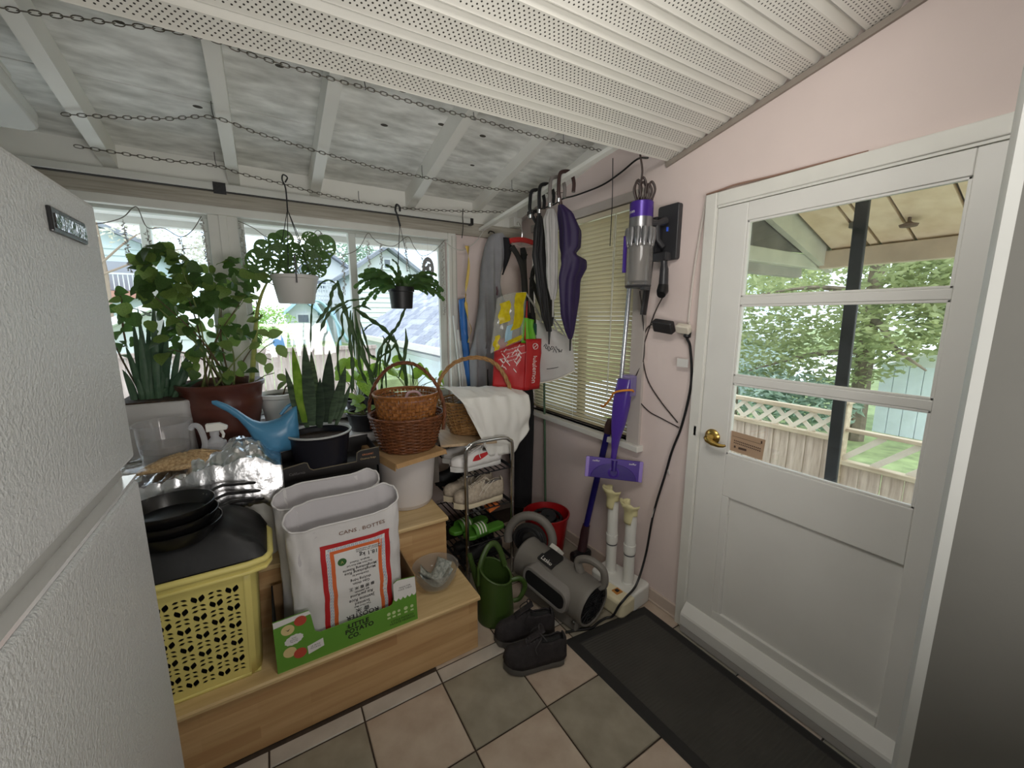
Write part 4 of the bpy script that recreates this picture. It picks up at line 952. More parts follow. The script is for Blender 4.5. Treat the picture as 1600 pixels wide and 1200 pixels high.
# storage tub that carries the foil parcel, jug, watering can
TUBW = M('tub_white', (206, 205, 198), .45)
tub = thing('storage_tub', 'white plastic storage tub under the silver foil parcel', 'tub', (-.30, 2.04, STEP2))
MB().prism(rrect(.58, .34, .04, 4), (-.32, 2.075, STEP2), (1, 0, 0), (0, 1, 0), (0, 0, 1), .30).build('body', TUBW, tub, bevel=.006)
lidb = MB().prism(rrect(.61, .365, .05, 4), (-.32, 2.075, STEP2+.30), (1, 0, 0), (0, 1, 0), (0, 0, 1), .045); lidb.prism(rrect(.585, .34, .045, 4), (-.32, 2.075, STEP2+.345), (1, 0, 0), (0, 1, 0), (0, 0, 1), .04)
lidb.build('lid', TUBW, tub, bevel=.006)
TUBT = STEP2+.385
# crumpled silver mylar parcel and a torn bag of grain lying on the tub
FOIL = M('silver_foil', (226, 226, 228), .30, metal=1, bump=1.0, bscale=22)
def foilf(u, v):
    x = -.62+.635*u; y = 1.862+.345*v
    ridge = .085*math.exp(-((u-.72)/.22)**2)*(1 if v > .3 else .4+.6*v/.3)
    n_ = noise.noise(V((x*8, y*8, 2)))*.026-.012+abs(noise.noise(V((x*16, y*16, 5))))*.045+abs(noise.noise(V((x*36, y*36, 9))))*.020
    base = TUBT+.014 if v > .10 else TUBT+.014-.17*((.10-v)/.10)**.9
    e = min(1, 8*min(u, 1-u))
    return V((x, y, base+(ridge+n_)*e*min(1, (1-v)*6)))
tag(MB().grid(foilf, 84, 44).build('foil_parcel', FOIL, smooth=25, solid=.001), 'crumpled silver foil parcel lying on the white tub beside the pans', 'foil')
GRA = M('grain', (206, 178, 136), .9, col2=(150, 118, 80), scale=110, bump=1, bscale=120)
gq = [V((-.47, 1.935, TUBT+.058)), V((-.235, 1.945, TUBT+.05)), V((-.19, 2.03, TUBT+.075)), V((-.26, 2.07, TUBT+.08)), V((-.40, 2.04, TUBT+.07))]
gb = thing('grain_bag', 'clear bag of brown husky grain lying open on the foil', 'bag', (-.33, 2.0, TUBT+.03))
cg = sum(gq, V())/5+V((0, 0, .02)); mb = MB(); ring = []
for i in range(40):
    k = i/40*5; a, b = gq[int(k) % 5], gq[(int(k)+1) % 5]; p = a.lerp(b, k % 1); ring.append(p+V((rnd.uniform(-.006, .006), rnd.uniform(-.006, .006), 0)))
vs = [cg]+[cg.lerp(p, f)+V((0, 0, .012*(1-f*f)+rnd.uniform(-.003, .003))) for f in (.35, .7, 1.0) for p in ring]
fs = [(0, 1+i, 1+(i+1) % 40) for i in range(40)]+[(1+r_*40+i, 1+(r_+1)*40+i, 1+(r_+1)*40+(i+1) % 40, 1+r_*40+(i+1) % 40) for r_ in range(2) for i in range(40)]
mb.add(vs, fs).build('grain_fill', GRA, gb, smooth=60, solid=.012)
def filmf(u, v):
    x = -.49+.33*u; y = 1.925+.16*v
    return V((x, y, TUBT+.066+.02*v+.012*noise.noise(V((x*20, y*20, 3)))))
MB().grid(filmf, 18, 10).build('film', m_glass('clear_film', (.98, .98, .97), rough=.1), gb, smooth=60)
# measuring jug, spray bottle, blue watering can
PLX = m_glass('clear_plastic', (.93, .92, .92), rough=.05, haze=.12)
jz = TUBT+.03; jc = V((-.395, 2.13, jz))
jg = thing('measuring_jug', 'large clear plastic jug with handle by the fridge edge', 'jug', tuple(jc))
MB().lathe(jc, [(.001, .003), (.074, .003), (.078, .008), (.094, .165), (.098, .17), (.098, .178), (.094, .178), (.090, .165), (.074, .012), (.001, .010)], 32).build('body', PLX, jg)
jh = [jc+V((.082, -.02, .03)), jc+V((.115, -.03, .03)), jc+V((.135, -.035, .07)), jc+V((.125, -.033, .14)), jc+V((.105, -.028, .155)), jc+V((.09, -.022, .14))]
MB().tube(smooth_path(jh, 5), .011, 10).build('handle', m_glass('frosted_plastic', (.86, .86, .88), rough=.3, haze=.6), jg)
MB().lathe(jc, [(.0785, .06), (.0815, .085), (.001, .085)], 24).build('contents', m_glass('cloudy_water', (.8, .78, .76), haze=.3), jg)
sc = V((-.225, 2.11, TUBT+.03)); sp = thing('spray_bottle', 'frosted white spray bottle between the jug and the blue can', 'spray bottle', tuple(sc))
FRO = m_glass('frosted_white', (.84, .84, .86), rough=.3, haze=.7)
MB().prism(rrect(.075, .05, .018, 4), sc, (1, -.3, 0), (.3, 1, 0), (0, 0, 1), .075).build('bottle', FRO, sp, bevel=.006)
MB().lathe(sc, [(.03, .075), (.016, .09), (.014, .10), (.017, .10), (.017, .118)], 18, capt=True).build('collar', FRO, sp)
MB().prism([(-.03, 0), (.045, .004), (.048, .02), (.02, .036), (-.03, .036)], sc+V((0, 0, .115)), (1, -.1, 0), (0, 0, 1), (.1, 1, 0), .026).build('nozzle_head', WHITE, sp, bevel=.004)
MB().tube([sc+V((.025, 0, .118)), sc+V((.032, 0, .10)), sc+V((.028, 0, .085))], [.007, .006, .005], 8).build('trigger', WHITE, sp)
BLU = M('teal_blue_plastic', (74, 134, 172), .32)
wc = thing('watering_can', 'small blue watering can with long spout in front of the brown pot', 'watering can', (-.03, 2.12, TUBT))
# one flowing shell: body rim dips and runs out into a tapering spout
secs_ = [(-.222, 1.232, 1.218, .006), (-.205, 1.232, 1.204, .011), (-.17, 1.212, 1.176, .016), (-.135, 1.182, 1.138, .022), (-.105, 1.150, 1.085, .032), (-.08, 1.128, 1.02, .045), (-.055, 1.115, .985, .055), (-.02, 1.113, .966, .062), (.02, 1.122, .960, .064), (.055, 1.145, .962, .058), (.085, 1.168, .975, .04), (.098, 1.172, 1.0, .02)]
def lof(secs_, n=20):
    mb = MB(); k = len(secs_)
    def f(u, v):
        q = v*(k-1); i = min(int(q), k-2); t = q-i; t = t*t*(3-2*t) if False else t
        x, a, b_, r = [secs_[i][j]*(1-t)+secs_[i+1][j]*t for j in range(4)]; an = 2*pi*u; s_ = sin(an)
        return V((x, 2.125+r*cos(an), (a+b_)/2+(a-b_)/2*abs(s_)**.8*(1 if s_ > 0 else -1)))
    mb.grid(f, n, (k-1)*3, cu=True); mb.add([f(i/n, 0) for i in range(n)], [tuple(range(n))]); mb.add([f(i/n, 1) for i in range(n)], [tuple(range(n))]); return mb
lof(secs_[4:]).build('body', BLU, wc, smooth=60); lof(secs_[:5]).build('spout', BLU, wc, smooth=60)
MB().tube(smooth_path([(.03, 2.16, 1.13), (.07, 2.17, 1.17), (.10, 2.16, 1.16), (.09, 2.14, 1.05)], 5), .008, 8).build('handle', BLU, wc)

# rice sacks standing in a green potato box
SACK = M('woven_sack', (214, 211, 210), .7, var=.04, scale=10, bump=.25, bscale=26)
SIN = M('sack_inside', (196, 192, 194), .8, bump=.2, bscale=30)
def sack(name, label, group, x0, x1, y0, y1, zb_, zt2, lean, open_):
    """flat woven sack with an open mouth; returns thing and the front-face map"""
    t = thing(name, label, 'sack', ((x0+x1)/2, (y0+y1)/2, zb_), group)
    ym = (y0+y1)/2; hw = (x1-x0)/2; xm = (x0+x1)/2
    def f(u, v, k=1.0):
        a = 2*pi*u; c_, s_ = cos(a), sin(a); d = ((y1-y0)/2)*(.75+.25*v*open_)*k
        sg = lambda q, e: abs(q)**e*(1 if q > 0 else -1)
        x = xm+hw*k*sg(c_, .35)*(1-.03*sin(pi*v))+.004*noise.noise(V((a*3, v*9, x0)))
        y = ym+d*sg(s_, .75)+lean*v+.010*noise.noise(V((c_*4+3, v*7, y0)))*(1 if v > .05 else 0)
        z = zb_+(zt2-zb_)*v+(.014*c_+.030*sg(s_, .8)+.010*noise.noise(V((c_*3, s_*3, 7))))*v**4
        return V((x, y, z))
    mb = MB(); mb.grid(lambda u, v: f(u, v), 56, 22, cu=True)
    mb.add([f(i/56, 0) for i in range(56)], [tuple(range(56))]); mb.build('sack_body', SACK, t, smooth=50)
    mi = MB(); mi.grid(lambda u, v: f(u, .30+.70*v, .955+.04*v), 56, 12, cu=True); mi.build('sack_lining', SIN, t, smooth=50)
    hm_ = MB(); hm_.tube([f(i/56, 1.0, .993) for i in range(56)], .0035, 6, closed=True); hm_.build('hem', SACK, t)
    def front(px, pz):      # px across, pz up in metres from the front face centre-bottom
        v = (pz)/(zt2-zb_); c_ = max(-.999, min(.999, px/hw)); cc = abs(c_)**(1/.35)*(1 if c_ > 0 else -1)
        a = -math.acos(max(-1, min(1, cc))); return f((a/(2*pi)) % 1, v)+V((0, -.0022, 0))
    return t, front
BX0, BX1, BY0, BY1 = -.068, .464, 1.548, 1.79
sk1, _ = sack('rice_sack', 'rear plain white woven sack, folded open behind the printed one', 'woven sacks in the potato box', -.035, .385, 1.70, 1.78, STEP1+.008, .868, .040, 1.5)
sk2, F = sack('rice_sack', 'front white rice sack with red bordered print, marked for cans', 'woven sacks in the potato box', -.005, .425, 1.578, 1.69, STEP1+.008, .838, .0, 1.3)
RINK = M('red_ink', (186, 34, 38), .6); OINK = M('orange_ink', (222, 108, 56), .6); BINK = M('blue_ink', (96, 132, 186), .6); KINK = M('black_ink', (32, 30, 32), .6); MARK = M('brown_marker', (112, 70, 44), .7); GINK = M('green_ink', (58, 104, 52), .6); WINK = M('white_ink', (226, 224, 222), .6)
def strip(name, x0, x1, z0, z1, m, lift=0, n=10):
    mb = MB(); nx = max(2, int(abs(x1-x0)/.02)); nz_ = max(2, int(abs(z1-z0)/.02))
    mb.grid(lambda u, v: F(x0+(x1-x0)*u, z0+(z1-z0)*v)+V((0, -lift, 0)), nx, nz_); return mb.build(name, m, sk2, smooth=40)
fx0, fx1, fz0, fz1 = -.105, .163, .02, .445
for nm, e, m, l in (('print_border', 0, RINK, 0), ('print_band', .019, WINK, .0004), ('print_orange', .034, OINK, .0008), ('print_field', .049, WINK, .0012)):
    strip(nm, fx0+e, fx1-e, fz0, fz1-e, m, l)
mb = MB(); k = 0
def key(cx, cz):
    for (a, b, c_, d) in ((-.005, .005, .003, .0048), (-.005, -.0032, -.005, .003), (-.0005, .005, -.0048, -.003), (.0032, .005, -.0048, .0008)):
        mb.grid(lambda u, v: F(cx+a+(b-a)*u, cz+c_+(d-c_)*v)+V((0, -.0009, 0)), 1, 1)
for i in range(15): key(fx0+.033+i*.0145, fz1-.027)
for i in range(28):
    for x in (fx0+.027, fx1-.027): key(x, fz1-.045-i*.0142)
mb.build('key_pattern', BINK, sk2, smooth=0)
tmap = lambda ox, oz, s=1: (lambda a, b: F(ox+a*s, oz+b*s)+V((0, -.0022, 0)))
text('handwriting', 'CANS . BOTTES', .026, (lambda a, b: F(.055+a+.0, .487+b+.1*a*0)+V((0, -.0015, 0))), MARK, sk2)
cx = .038
for body, size, z in (('ROOSTER', .026, .085), ('香 米', .022, .107), ('Thai Hom Mali', .010, .126), ('Scented', .017, .140), ('Jasmine Rice', .018, .158), ('Riz parfumé', .017, .180), ('au jasmin', .014, .196), ('泰 國 香 米 王', .015, .216), ('Gạo thơm', .014, .238), ('thượng hạng', .014, .253), ('Distributed by', .010, .274), ('Mongkolsang Rice', .0155, .290), ('Mongkolsang Rizerie', .0145, .306), ('Thai Hom Mali Rice Ltd', .0095, .324), ('Bangkok, Thailand', .0095, .338), ):
    text('print_line', body, size*1.12, tmap(cx, z, -1), KINK, sk2, bold=.012)
for body, size, z, x in (('18.1 kg', .026, .362, .075), ('PRODUCT OF THAILAND\nPRODUIT DE THAÏLANDE', .0085, .385, .075)):
    text('print_line', body, size, tmap(x, z, -1), KINK, sk2, bold=.012)
sl_ = MB(); sl_.grid(lambda u, v: F(-.03+.017*v*cos(2*pi*u), .352+.017*v*sin(2*pi*u))+V((0, -.002, 0)), 20, 2, cu=True); sl_.build('seal', GINK, sk2, smooth=0)
text('seal_letter', 'V', .018, tmap(-.03, .352, -1), M('seal_gold', (210, 196, 120), .6), sk2)

GBOX = M('potato_box_green', (98, 152, 52), .55); KRAFT = M('box_inside', (150, 118, 82), .8)
pb = thing('potato_box', 'green printed potato carton holding the sacks on the lowest step', 'box', ((BX0+BX1)/2, 1.67, STEP1))
W = BX1-BX0; Hh = .215
panel = [(0, 0), (W, 0), (W-.006, Hh*.96), (W*.845, Hh), (W*.82, Hh*.95), (W*.815, Hh*.62), (W*.80, Hh*.52), (W*.78, Hh*.5), (W*.28, Hh*.5), (W*.25, Hh*.56), (W*.235, Hh*.86), (W*.22, Hh*1.0), (0, Hh*.985)]
MB().prism(panel, (BX0, BY0, STEP1), (1, 0, 0), (0, 0, 1), (0, 1, 0), .005).build('front_panel', GBOX, pb, smooth=0)
MB().prism(panel, (BX0, BY1-.005, STEP1), (1, 0, 0), (0, 0, 1), (0, 1, 0), .005).build('back_panel', KRAFT, pb, smooth=0)
MB().box(BX0, BX0+.005, BY0+.005, BY1-.005, STEP1, STEP1+Hh).build('side_panel', BLACKM, pb, smooth=0)
MB().box(BX1-.005, BX1, BY0+.005, BY1-.005, STEP1, STEP1+Hh*.96).build('side_panel', KRAFT, pb, smooth=0)
MB().box(BX0+.005, BX1-.005, BY0+.005, BY1-.005, STEP1, STEP1+.005).build('bottom', KRAFT, pb, smooth=0)
bxm = lambda x, z, l=.0012: plane_map((BX0+x, BY0-l, STEP1+z), (1, 0, 0), (0, 0, 1))
def flat(name, poly, m, l=.0008): return MB().add([(BX0+p[0], BY0-l, STEP1+p[1]) for p in poly], [tuple(range(len(poly)))]).build(name, m, pb, smooth=0)
scal = [(W*.815, Hh*.95), (W*.845, Hh), (W-.006, Hh*.96), (W-.003, Hh*.62)]
for i in range(5):
    x1_, x0_ = W*(.995-.036*i), W*(.995-.036*(i+1))
    scal += [(x1_+(x0_-x1_)*q, Hh*.62-.012*sin(pi*q)) for q in (.25, .5, .75, 1)]
flat('cloud_print', scal, WINK); flat('cloud_print', [(0.001, Hh*.985), (W*.22, Hh), (W*.235, Hh*.93), (.001, Hh*.87)], WINK)
text('box_print', 'MADE FOR\nYOUR TABLE', .010, bxm(W*.905, Hh*.80), KINK, pb)
text('box_print', 'THE', .010, lambda a, b: V((BX0+W*.468-b, BY0-.0012, STEP1+.086+a)), KINK, pb)
for i, (body, x) in enumerate((('LITTLE', .545), ('POTATO', .55), ('CO.', .508))):
    text('box_lettering', body, .027, (lambda x, z: (lambda a, b: V((BX0+x+a*1.0, BY0-.0012-0*(i), STEP1+z+b))))(W*x, .087-.0235*i), KINK, pb, space=1.02, bold=.03)
text('box_lettering', 'LITTLE POTATO\nPATATE MIGNON', .0135, bxm(W*.875, .028), KINK, pb)
pale = M('pale_print', (196, 214, 160), .6)
for i, (x, s_) in enumerate(((.77, 1), (.81, 1), (.85, .8), (.905, 1.1), (.955, .9))):
    flat('pictogram', [(W*x+.008*s_*cos(a*pi/4), .074+.008*s_*sin(a*pi/4)) for a in range(8)], pale); flat('pictogram', [(W*x-.007, .052), (W*x+.007, .052), (W*x+.006, .060), (W*x-.006, .060)], pale)
POTR = M('potato_red', (186, 74, 56), .6); POTY = M('potato_yellow', (216, 196, 140), .6)
def potato(x, z, r, m, face=None):
    flat('potato_print', [(x+r*cos(a*pi/10), z+r*.95*sin(a*pi/10)) for a in range(20)], m, .0012 if m is POTR else .0010)
    if face:
        flat('smile', [(x-r*.35, z+r*.1), (x, z-r*.05), (x+r*.4, z+r*.2), (x+r*.05, z-r*.25)], KINK, .0016)
potato(.045, .165, .022, POTY, 1); potato(.088, .186, .021, POTR); potato(.045, .072, .022, POTY); potato(.078, .054, .022, POTR)
flat('speech_cloud', [(.062+.03*cos(a*pi/12)*(1+.08*(a % 2)), .118+.019*sin(a*pi/12)*(1+.1*(a % 2))+.004*cos(a*pi/12)) for a in range(24)]+[], WINK, .0009)
text('box_print', 'Small\npotatoes,\nbig smile', .007, bxm(.062, .119), KINK, pb)
flat('print_panel', [(.105, .035), (.16, .048), (.158, .082), (.103, .07)], WINK, .0014)
text('box_print', 'LE PETIT\nPOTATO', .009, bxm(.131, .059, .0018), KINK, pb)
# ================================================================ bowl, bucket, baskets, tray on the steps
PLB = m_glass('bowl_plastic', (.90, .91, .91), rough=.05, haze=.16)
bc = V((.612, 1.715, STEP1))
bw_ = thing('plastic_bowl', 'clear plastic bowl with folded flyers on the lowest step', 'bowl', tuple(bc))
MB().lathe(bc, [(.001, .003), (.05, .003), (.075, .02), (.098, .06), (.108, .105), (.112, .108), (.108, .109), (.094, .06), (.072, .024), (.048, .007), (.001, .007)], 40).build('shell', PLB, bw_)
NEWS = M('newsprint', (190, 194, 188), .8, col2=(120, 128, 122), scale=70)
for i, (a, dz, lab) in enumerate(((.1, 0, 'outer flyer curled in the clear bowl'), (-.35, .010, 'inner flyer curled in the clear bowl'), (.5, .018, 'topmost flyer curled in the clear bowl'))):
    def nf(u, v, a=a, dz=dz):
        t = (u-.5)*2; p = V((t*.072, (v-.5)*.09, .022+dz+.062*t*t))
        return bc+Matrix.Rotation(a, 3, 'Z') @ p
    tag(MB().grid(nf, 14, 4).build('flyer', NEWS, smooth=60, solid=.0015), lab, 'paper', 'flyers in the clear bowl')
BKT = M('bucket_white', (214, 208, 206), .45)
uc = V((.607, 2.115, STEP2))
wbk = thing('white_bucket', 'white bucket on the second step under the wicker baskets', 'bucket', tuple(uc))
MB().lathe(uc, [(.001, .002), (.126, .002), (.130, .006), (.134, .022), (.136, .024), (.160, .285), (.166, .287), (.168, .30), (.160, .305), (.154, .285), (.128, .012), (.001, .012)], 40).build('shell', BKT, wbk)
CARD = M('cardboard', (176, 140, 96), .85, var=.06, scale=20, bump=.08, bscale=90)
cb = thing('cardboard_lid', 'brown cardboard tray lid upside down over the white bucket', 'cardboard', (.60, 2.10, STEP2+.29))
cz = STEP2+.318; q = [V((.405, 2.26, cz)), V((.487, 1.868, cz)), V((.778, 1.955, cz)), V((.70, 2.35, cz))]
mb = MB(); mb.add(q+[p-V((0, 0, .004)) for p in q], [(0, 1, 2, 3), (7, 6, 5, 4), (0, 4, 5, 1), (1, 5, 6, 2), (2, 6, 7, 3), (3, 7, 4, 0)]).build('top', CARD, cb, smooth=0)
for a, b, h in ((0, 1, .034), (1, 2, .022), (2, 3, .03), (3, 0, .03)):
    o_ = (q[a]+q[b])/2-(q[0]+q[2])/2; o_ = o_.normalized()*.006
    MB().add([q[a]-V((0, 0, .003)), q[b]-V((0, 0, .003)), q[b]+o_-V((0, 0, h)), q[a]+o_-V((0, 0, h))], [(0, 1, 2, 3)]).build('flap', CARD, cb, smooth=0, solid=.004)
LIDZ = cz
# woven baskets
def wicker(name, prof, c, nst, nring, m, parent, sx=1, sy=1, rot=0, rad=.0042, amp=.0045, n=72):
    """alternating weavers through upright stakes, following the profile [(r, z)]"""
    def R(z):
        for (r0, z0), (r1, z1) in zip(prof[:-1], prof[1:]):
            if z0 <= z <= z1: return r0+(r1-r0)*(z-z0)/(z1-z0)
        return prof[-1][0]
    z0, z1 = prof[0][1], prof[-1][1]; c = V(c); M3 = Matrix.Rotation(rot, 3, 'Z')
    P3 = lambda a, r, z: c+M3 @ V((r*cos(a)*sx, r*sin(a)*sy, z))
    mb = MB()
    for i in range(nring):
        z = z0+(z1-z0)*(i+.5)/nring; ph = i % 2
        mb.tube([P3(2*pi*k/n, R(z)+amp*cos(nst*pi*k/n*1.0+pi*ph), z+rnd.uniform(-.0006, .0006)) for k in range(n)], rad, 5, closed=True)
    mb.build('weave', m, parent, smooth=60)
    ms = MB()
    for k in range(nst):
        a = 2*pi*k/nst; ms.tube([P3(a, R(z0+(z1-z0)*t), z0+(z1-z0)*t) for t in (0, .33, .66, 1)], rad*.9, 5)
    ms.build('stakes', m, parent)
    mr = MB()
    for s_ in (0, 1):
        mr.tube([P3(2*pi*k/n, R(z1)+.004*sin(k*2.2+s_*pi), z1+.003*cos(k*2.2+s_*pi)) for k in range(n)], rad*1.3, 6, closed=True)
    mr.build('rim', m, parent, smooth=60)
    MB().add([P3(2*pi*k/32, R(z0), z0+.002) for k in range(32)], [tuple(range(32))]).build('base', m, parent, smooth=0, solid=.006)
def twisted(pts, r, n, m, parent, strands=3, turns=9):
    pts = smooth_path(pts, n); mb = MB(); L = len(pts)
    for s_ in range(strands):
        out = []
        for i, p in enumerate(pts):
            t = (pts[min(i+1, L-1)]-pts[max(i-1, 0)]).normalized(); x = t.cross(V((.3, 1, .1))).normalized(); y = t.cross(x)
            a = 2*pi*(turns*i/L+s_/strands); out.append(p+(x*cos(a)+y*sin(a))*r*.6)
        mb.tube(out, r*.62, 6)
    return mb.build('handle', m, parent, smooth=60)
WK1 = M('brown_wicker', (128, 76, 42), .5, col2=(92, 52, 28), scale=40); WK2 = M('honey_chip', (170, 110, 54), .45, col2=(132, 80, 36), scale=30); WK3 = M('pale_wicker', (182, 140, 88), .55, col2=(142, 102, 58), scale=40)
ac = V((.62, 2.105, LIDZ))
wa = thing('wicker_basket', 'dark brown wicker basket with hoop handle on the white bucket', 'basket', tuple(ac))
wicker('a', [(.138, .004), (.15, .03), (.172, .10), (.188, .165), (.195, .19)], ac, 24, 21, WK1, wa)
hd_ = V((.80, -.52, 0)).normalized()
twisted([ac-hd_*.196+V((0, 0, .10)), ac-hd_*.205+V((0, 0, .22)), ac-hd_*.17+V((0, 0, .34)), ac-hd_*.09+V((0, 0, .435)), ac+V((0, 0, .465)), ac+hd_*.09+V((0, 0, .435)), ac+hd_*.17+V((0, 0, .34)), ac+hd_*.205+V((0, 0, .22)), ac+hd_*.196+V((0, 0, .10))], .009, 8, WK1, wa)
ib = thing('chip_basket', 'honey coloured chip basket nested inside the dark wicker basket', 'basket', (ac.x, ac.y, LIDZ+.05))
def chipf(u, v, k=0):
    a = 2*pi*u; r = .125+.042*v; z = .035+.265*v
    w_ = .0035*(1 if (int(u*48)+int(v*14)) % 2 else -1)
    return ac+V(((r+w_-k)*cos(a), (r+w_-k)*sin(a), z))
mb = MB()
for j in range(14):
    for i in range(48):
        cpt = [chipf((i+.5)/48, (j+.5)/14)]; a0, a1 = i/48+.0012, (i+1)/48-.0012; v0, v1 = j/14+.006, (j+1)/14-.006
        sg = .004 if (i+j) % 2 else -.003
        def pt(a, v, s): r = .125+.042*v+s; return ac+V((r*cos(2*pi*a), r*sin(2*pi*a), .035+.265*v))
        mb.add([pt(a0, v0, -.001), pt((a0+a1)/2, v0, sg), pt(a1, v0, -.001), pt(a0, v1, -.001), pt((a0+a1)/2, v1, sg), pt(a1, v1, -.001)], [(0, 1, 4, 3), (1, 2, 5, 4)])
mb.build('chip_weave', WK2, ib, smooth=0, solid=.0015)
mr = MB()
for s_ in (0, 1): mr.tube([ac+V(((.168+.003*s_)*cos(2*pi*k/60), (.168+.003*s_)*sin(2*pi*k/60), .30+.006*s_)) for k in range(60)], .005, 6, closed=True)
mr.build('rim', WK2, ib)
MB().lathe(ac+V((0, 0, .037)), [(.001, 0), (.122, 0)], 32).build('base', WK2, ib, smooth=0, solid=.004)
PK = M('dusty_pink_band', (196, 160, 164), .7)
tag(MB().tube(smooth_path([ac+V((-.02, -.05, .27)), ac+V((-.0, -.045, .31)), ac+V((.045, -.06, .31)), ac+V((.06, -.09, .27)), ac+V((.02, -.10, .262)), ac+V((-.03, -.07, .262))], 5), .012, 8, flat=.6).build('fabric_band', PK), 'dusty pink padded band lying in the honey chip basket', 'strap')

# ================================================================ shoe rack with plank, basket and shoes
RX0, RX1, RY0, RY1 = .90, 1.205, 1.965, 2.60
rk = thing('shoe_rack', 'chrome tube shoe rack with dark tiers right of the steps', 'shoe rack', ((RX0+RX1)/2, 2.3, 0))
for y in (RY0, RY1):
    zt3 = .888 if y == RY0 else .838
    MB().tube(smooth_path([(RX0, y, .0), (RX0, y, .5), (RX0, y, zt3-.07), (RX0+.02, y, zt3-.02), (RX0+.07, y, zt3), (RX1-.07, y, zt3), (RX1-.02, y, zt3-.02), (RX1, y, zt3-.07), (RX1, y, .5), (RX1, y, 0)], 5), .0115, 12).build('end_frame', CHROME, rk)
TIER = M('dark_mesh_tier', (38, 38, 40), .6, metal=.4)
for z in (.10, .265, .475, .70):
    mb = MB()
    for x in (RX0+.004, RX1-.004): mb.tube([(x, RY0, z), (x, RY1, z)], .008, 8)
    for i in range(9): mb.tube([(RX0+.01+(RX1-RX0-.02)*i/8, RY0+.01, z-.004), (RX0+.01+(RX1-RX0-.02)*i/8, RY1-.01, z-.004)], .004, 5)
    for y in (RY0+.012, (RY0+RY1)/2, RY1-.012): mb.tube([(RX0, y, z-.009), (RX1, y, z-.009)], .004, 5)
    mb.build('tier', TIER, rk)
    for x in (RX0, RX1): MB().ell((x, RY0-.0115, z), .005, .004, .005, 8, 5).build('bolt', CHROME, rk)
PLK = M('pale_plank', (206, 182, 150), .45, col2=(184, 156, 122), scale=3, stretch=(14, 1.2, 14), bump=.04)
pa, pb_ = V((.80, 2.085, .851)), V((.925, 2.52, .851)); pd = (pb_-pa).normalized(); px_ = V((pd.y, -pd.x, 0))
plank = tag(MB().obox(pa+pd*.26+px_*.165+V((0, 0, .008)), px_*.165, pd*.26, (0, 0, .008)).build('plank', PLK, smooth=0, bevel=.002),
    'pale wood laminate board laid across the top of the shoe rack', 'board')
PZ = .868
bb = V((1.10, 2.265, PZ))
wbk2 = thing('wicker_basket', 'pale wicker basket with tall hoop handle under the white cloth', 'basket', tuple(bb))
wicker('b', [(.135, .004), (.16, .07), (.185, .16), (.195, .21)], bb, 26, 20, WK3, wbk2, 1.12, .9, .0)
hx = V((.86, -.50, 0)).normalized()
twisted([bb-hx*.20+V((0, 0, .08)), bb-hx*.225+V((0, 0, .24)), bb-hx*.205+V((0, 0, .34)), bb-hx*.12+V((0, 0, .435)), bb+V((.0, 0, .47)), bb+hx*.11+V((0, 0, .45)), bb+hx*.19+V((0, 0, .37)), bb+hx*.235+V((0, 0, .24)), bb+hx*.2+V((0, 0, .08))], .012, 8, WK3, wbk2, 3, 7)
tag(MB().ell(bb+V((-.02, -.02, .12)), .15, .12, .10, 20, 10).build('stuffed_bundle', M('grey_fabric', (126, 124, 124), .9, bump=.3, bscale=20)), 'dark grey cloth bundle inside the pale wicker basket', 'bundle')
CLO = M('white_cotton', (232, 231, 226), .85, bump=.2, bscale=24)
# white cloth: gathers over the basket and hangs down its front right
def clothf(u, v):
    s = v*1.0
    x = .885+.50*u; 
    if v < .45:
        t = v/.45; y = 2.37-.36*t+.05*u*t; z = PZ+.275+.028*sin(pi*t)-.04*u+.012*noise.noise(V((u*7, v*9, 3)))+.010*abs(noise.noise(V((u*16, v*14, 8))))
    else:
        t = (v-.45)/.55; y = 2.01+.05*u-.018*sin(pi*min(1, t*1.4))-.012*t; L_ = (.10+.26*min(1, u/.30)) if u < .30 else (.36 if u < .72 else .36-.14*(u-.72)/.28)
        z = PZ+.275-.04*u-L_*t; y += .014*noise.noise(V((u*9, t*3, 6)))
        x += (.10*(1-u)-.0)*t*.6
    return V((x, y, z+.0))
tag(MB().grid(clothf, 44, 40).build('white_cloth', CLO, smooth=60, solid=.002), 'white cotton cloth draped over the pale wicker basket', 'cloth')

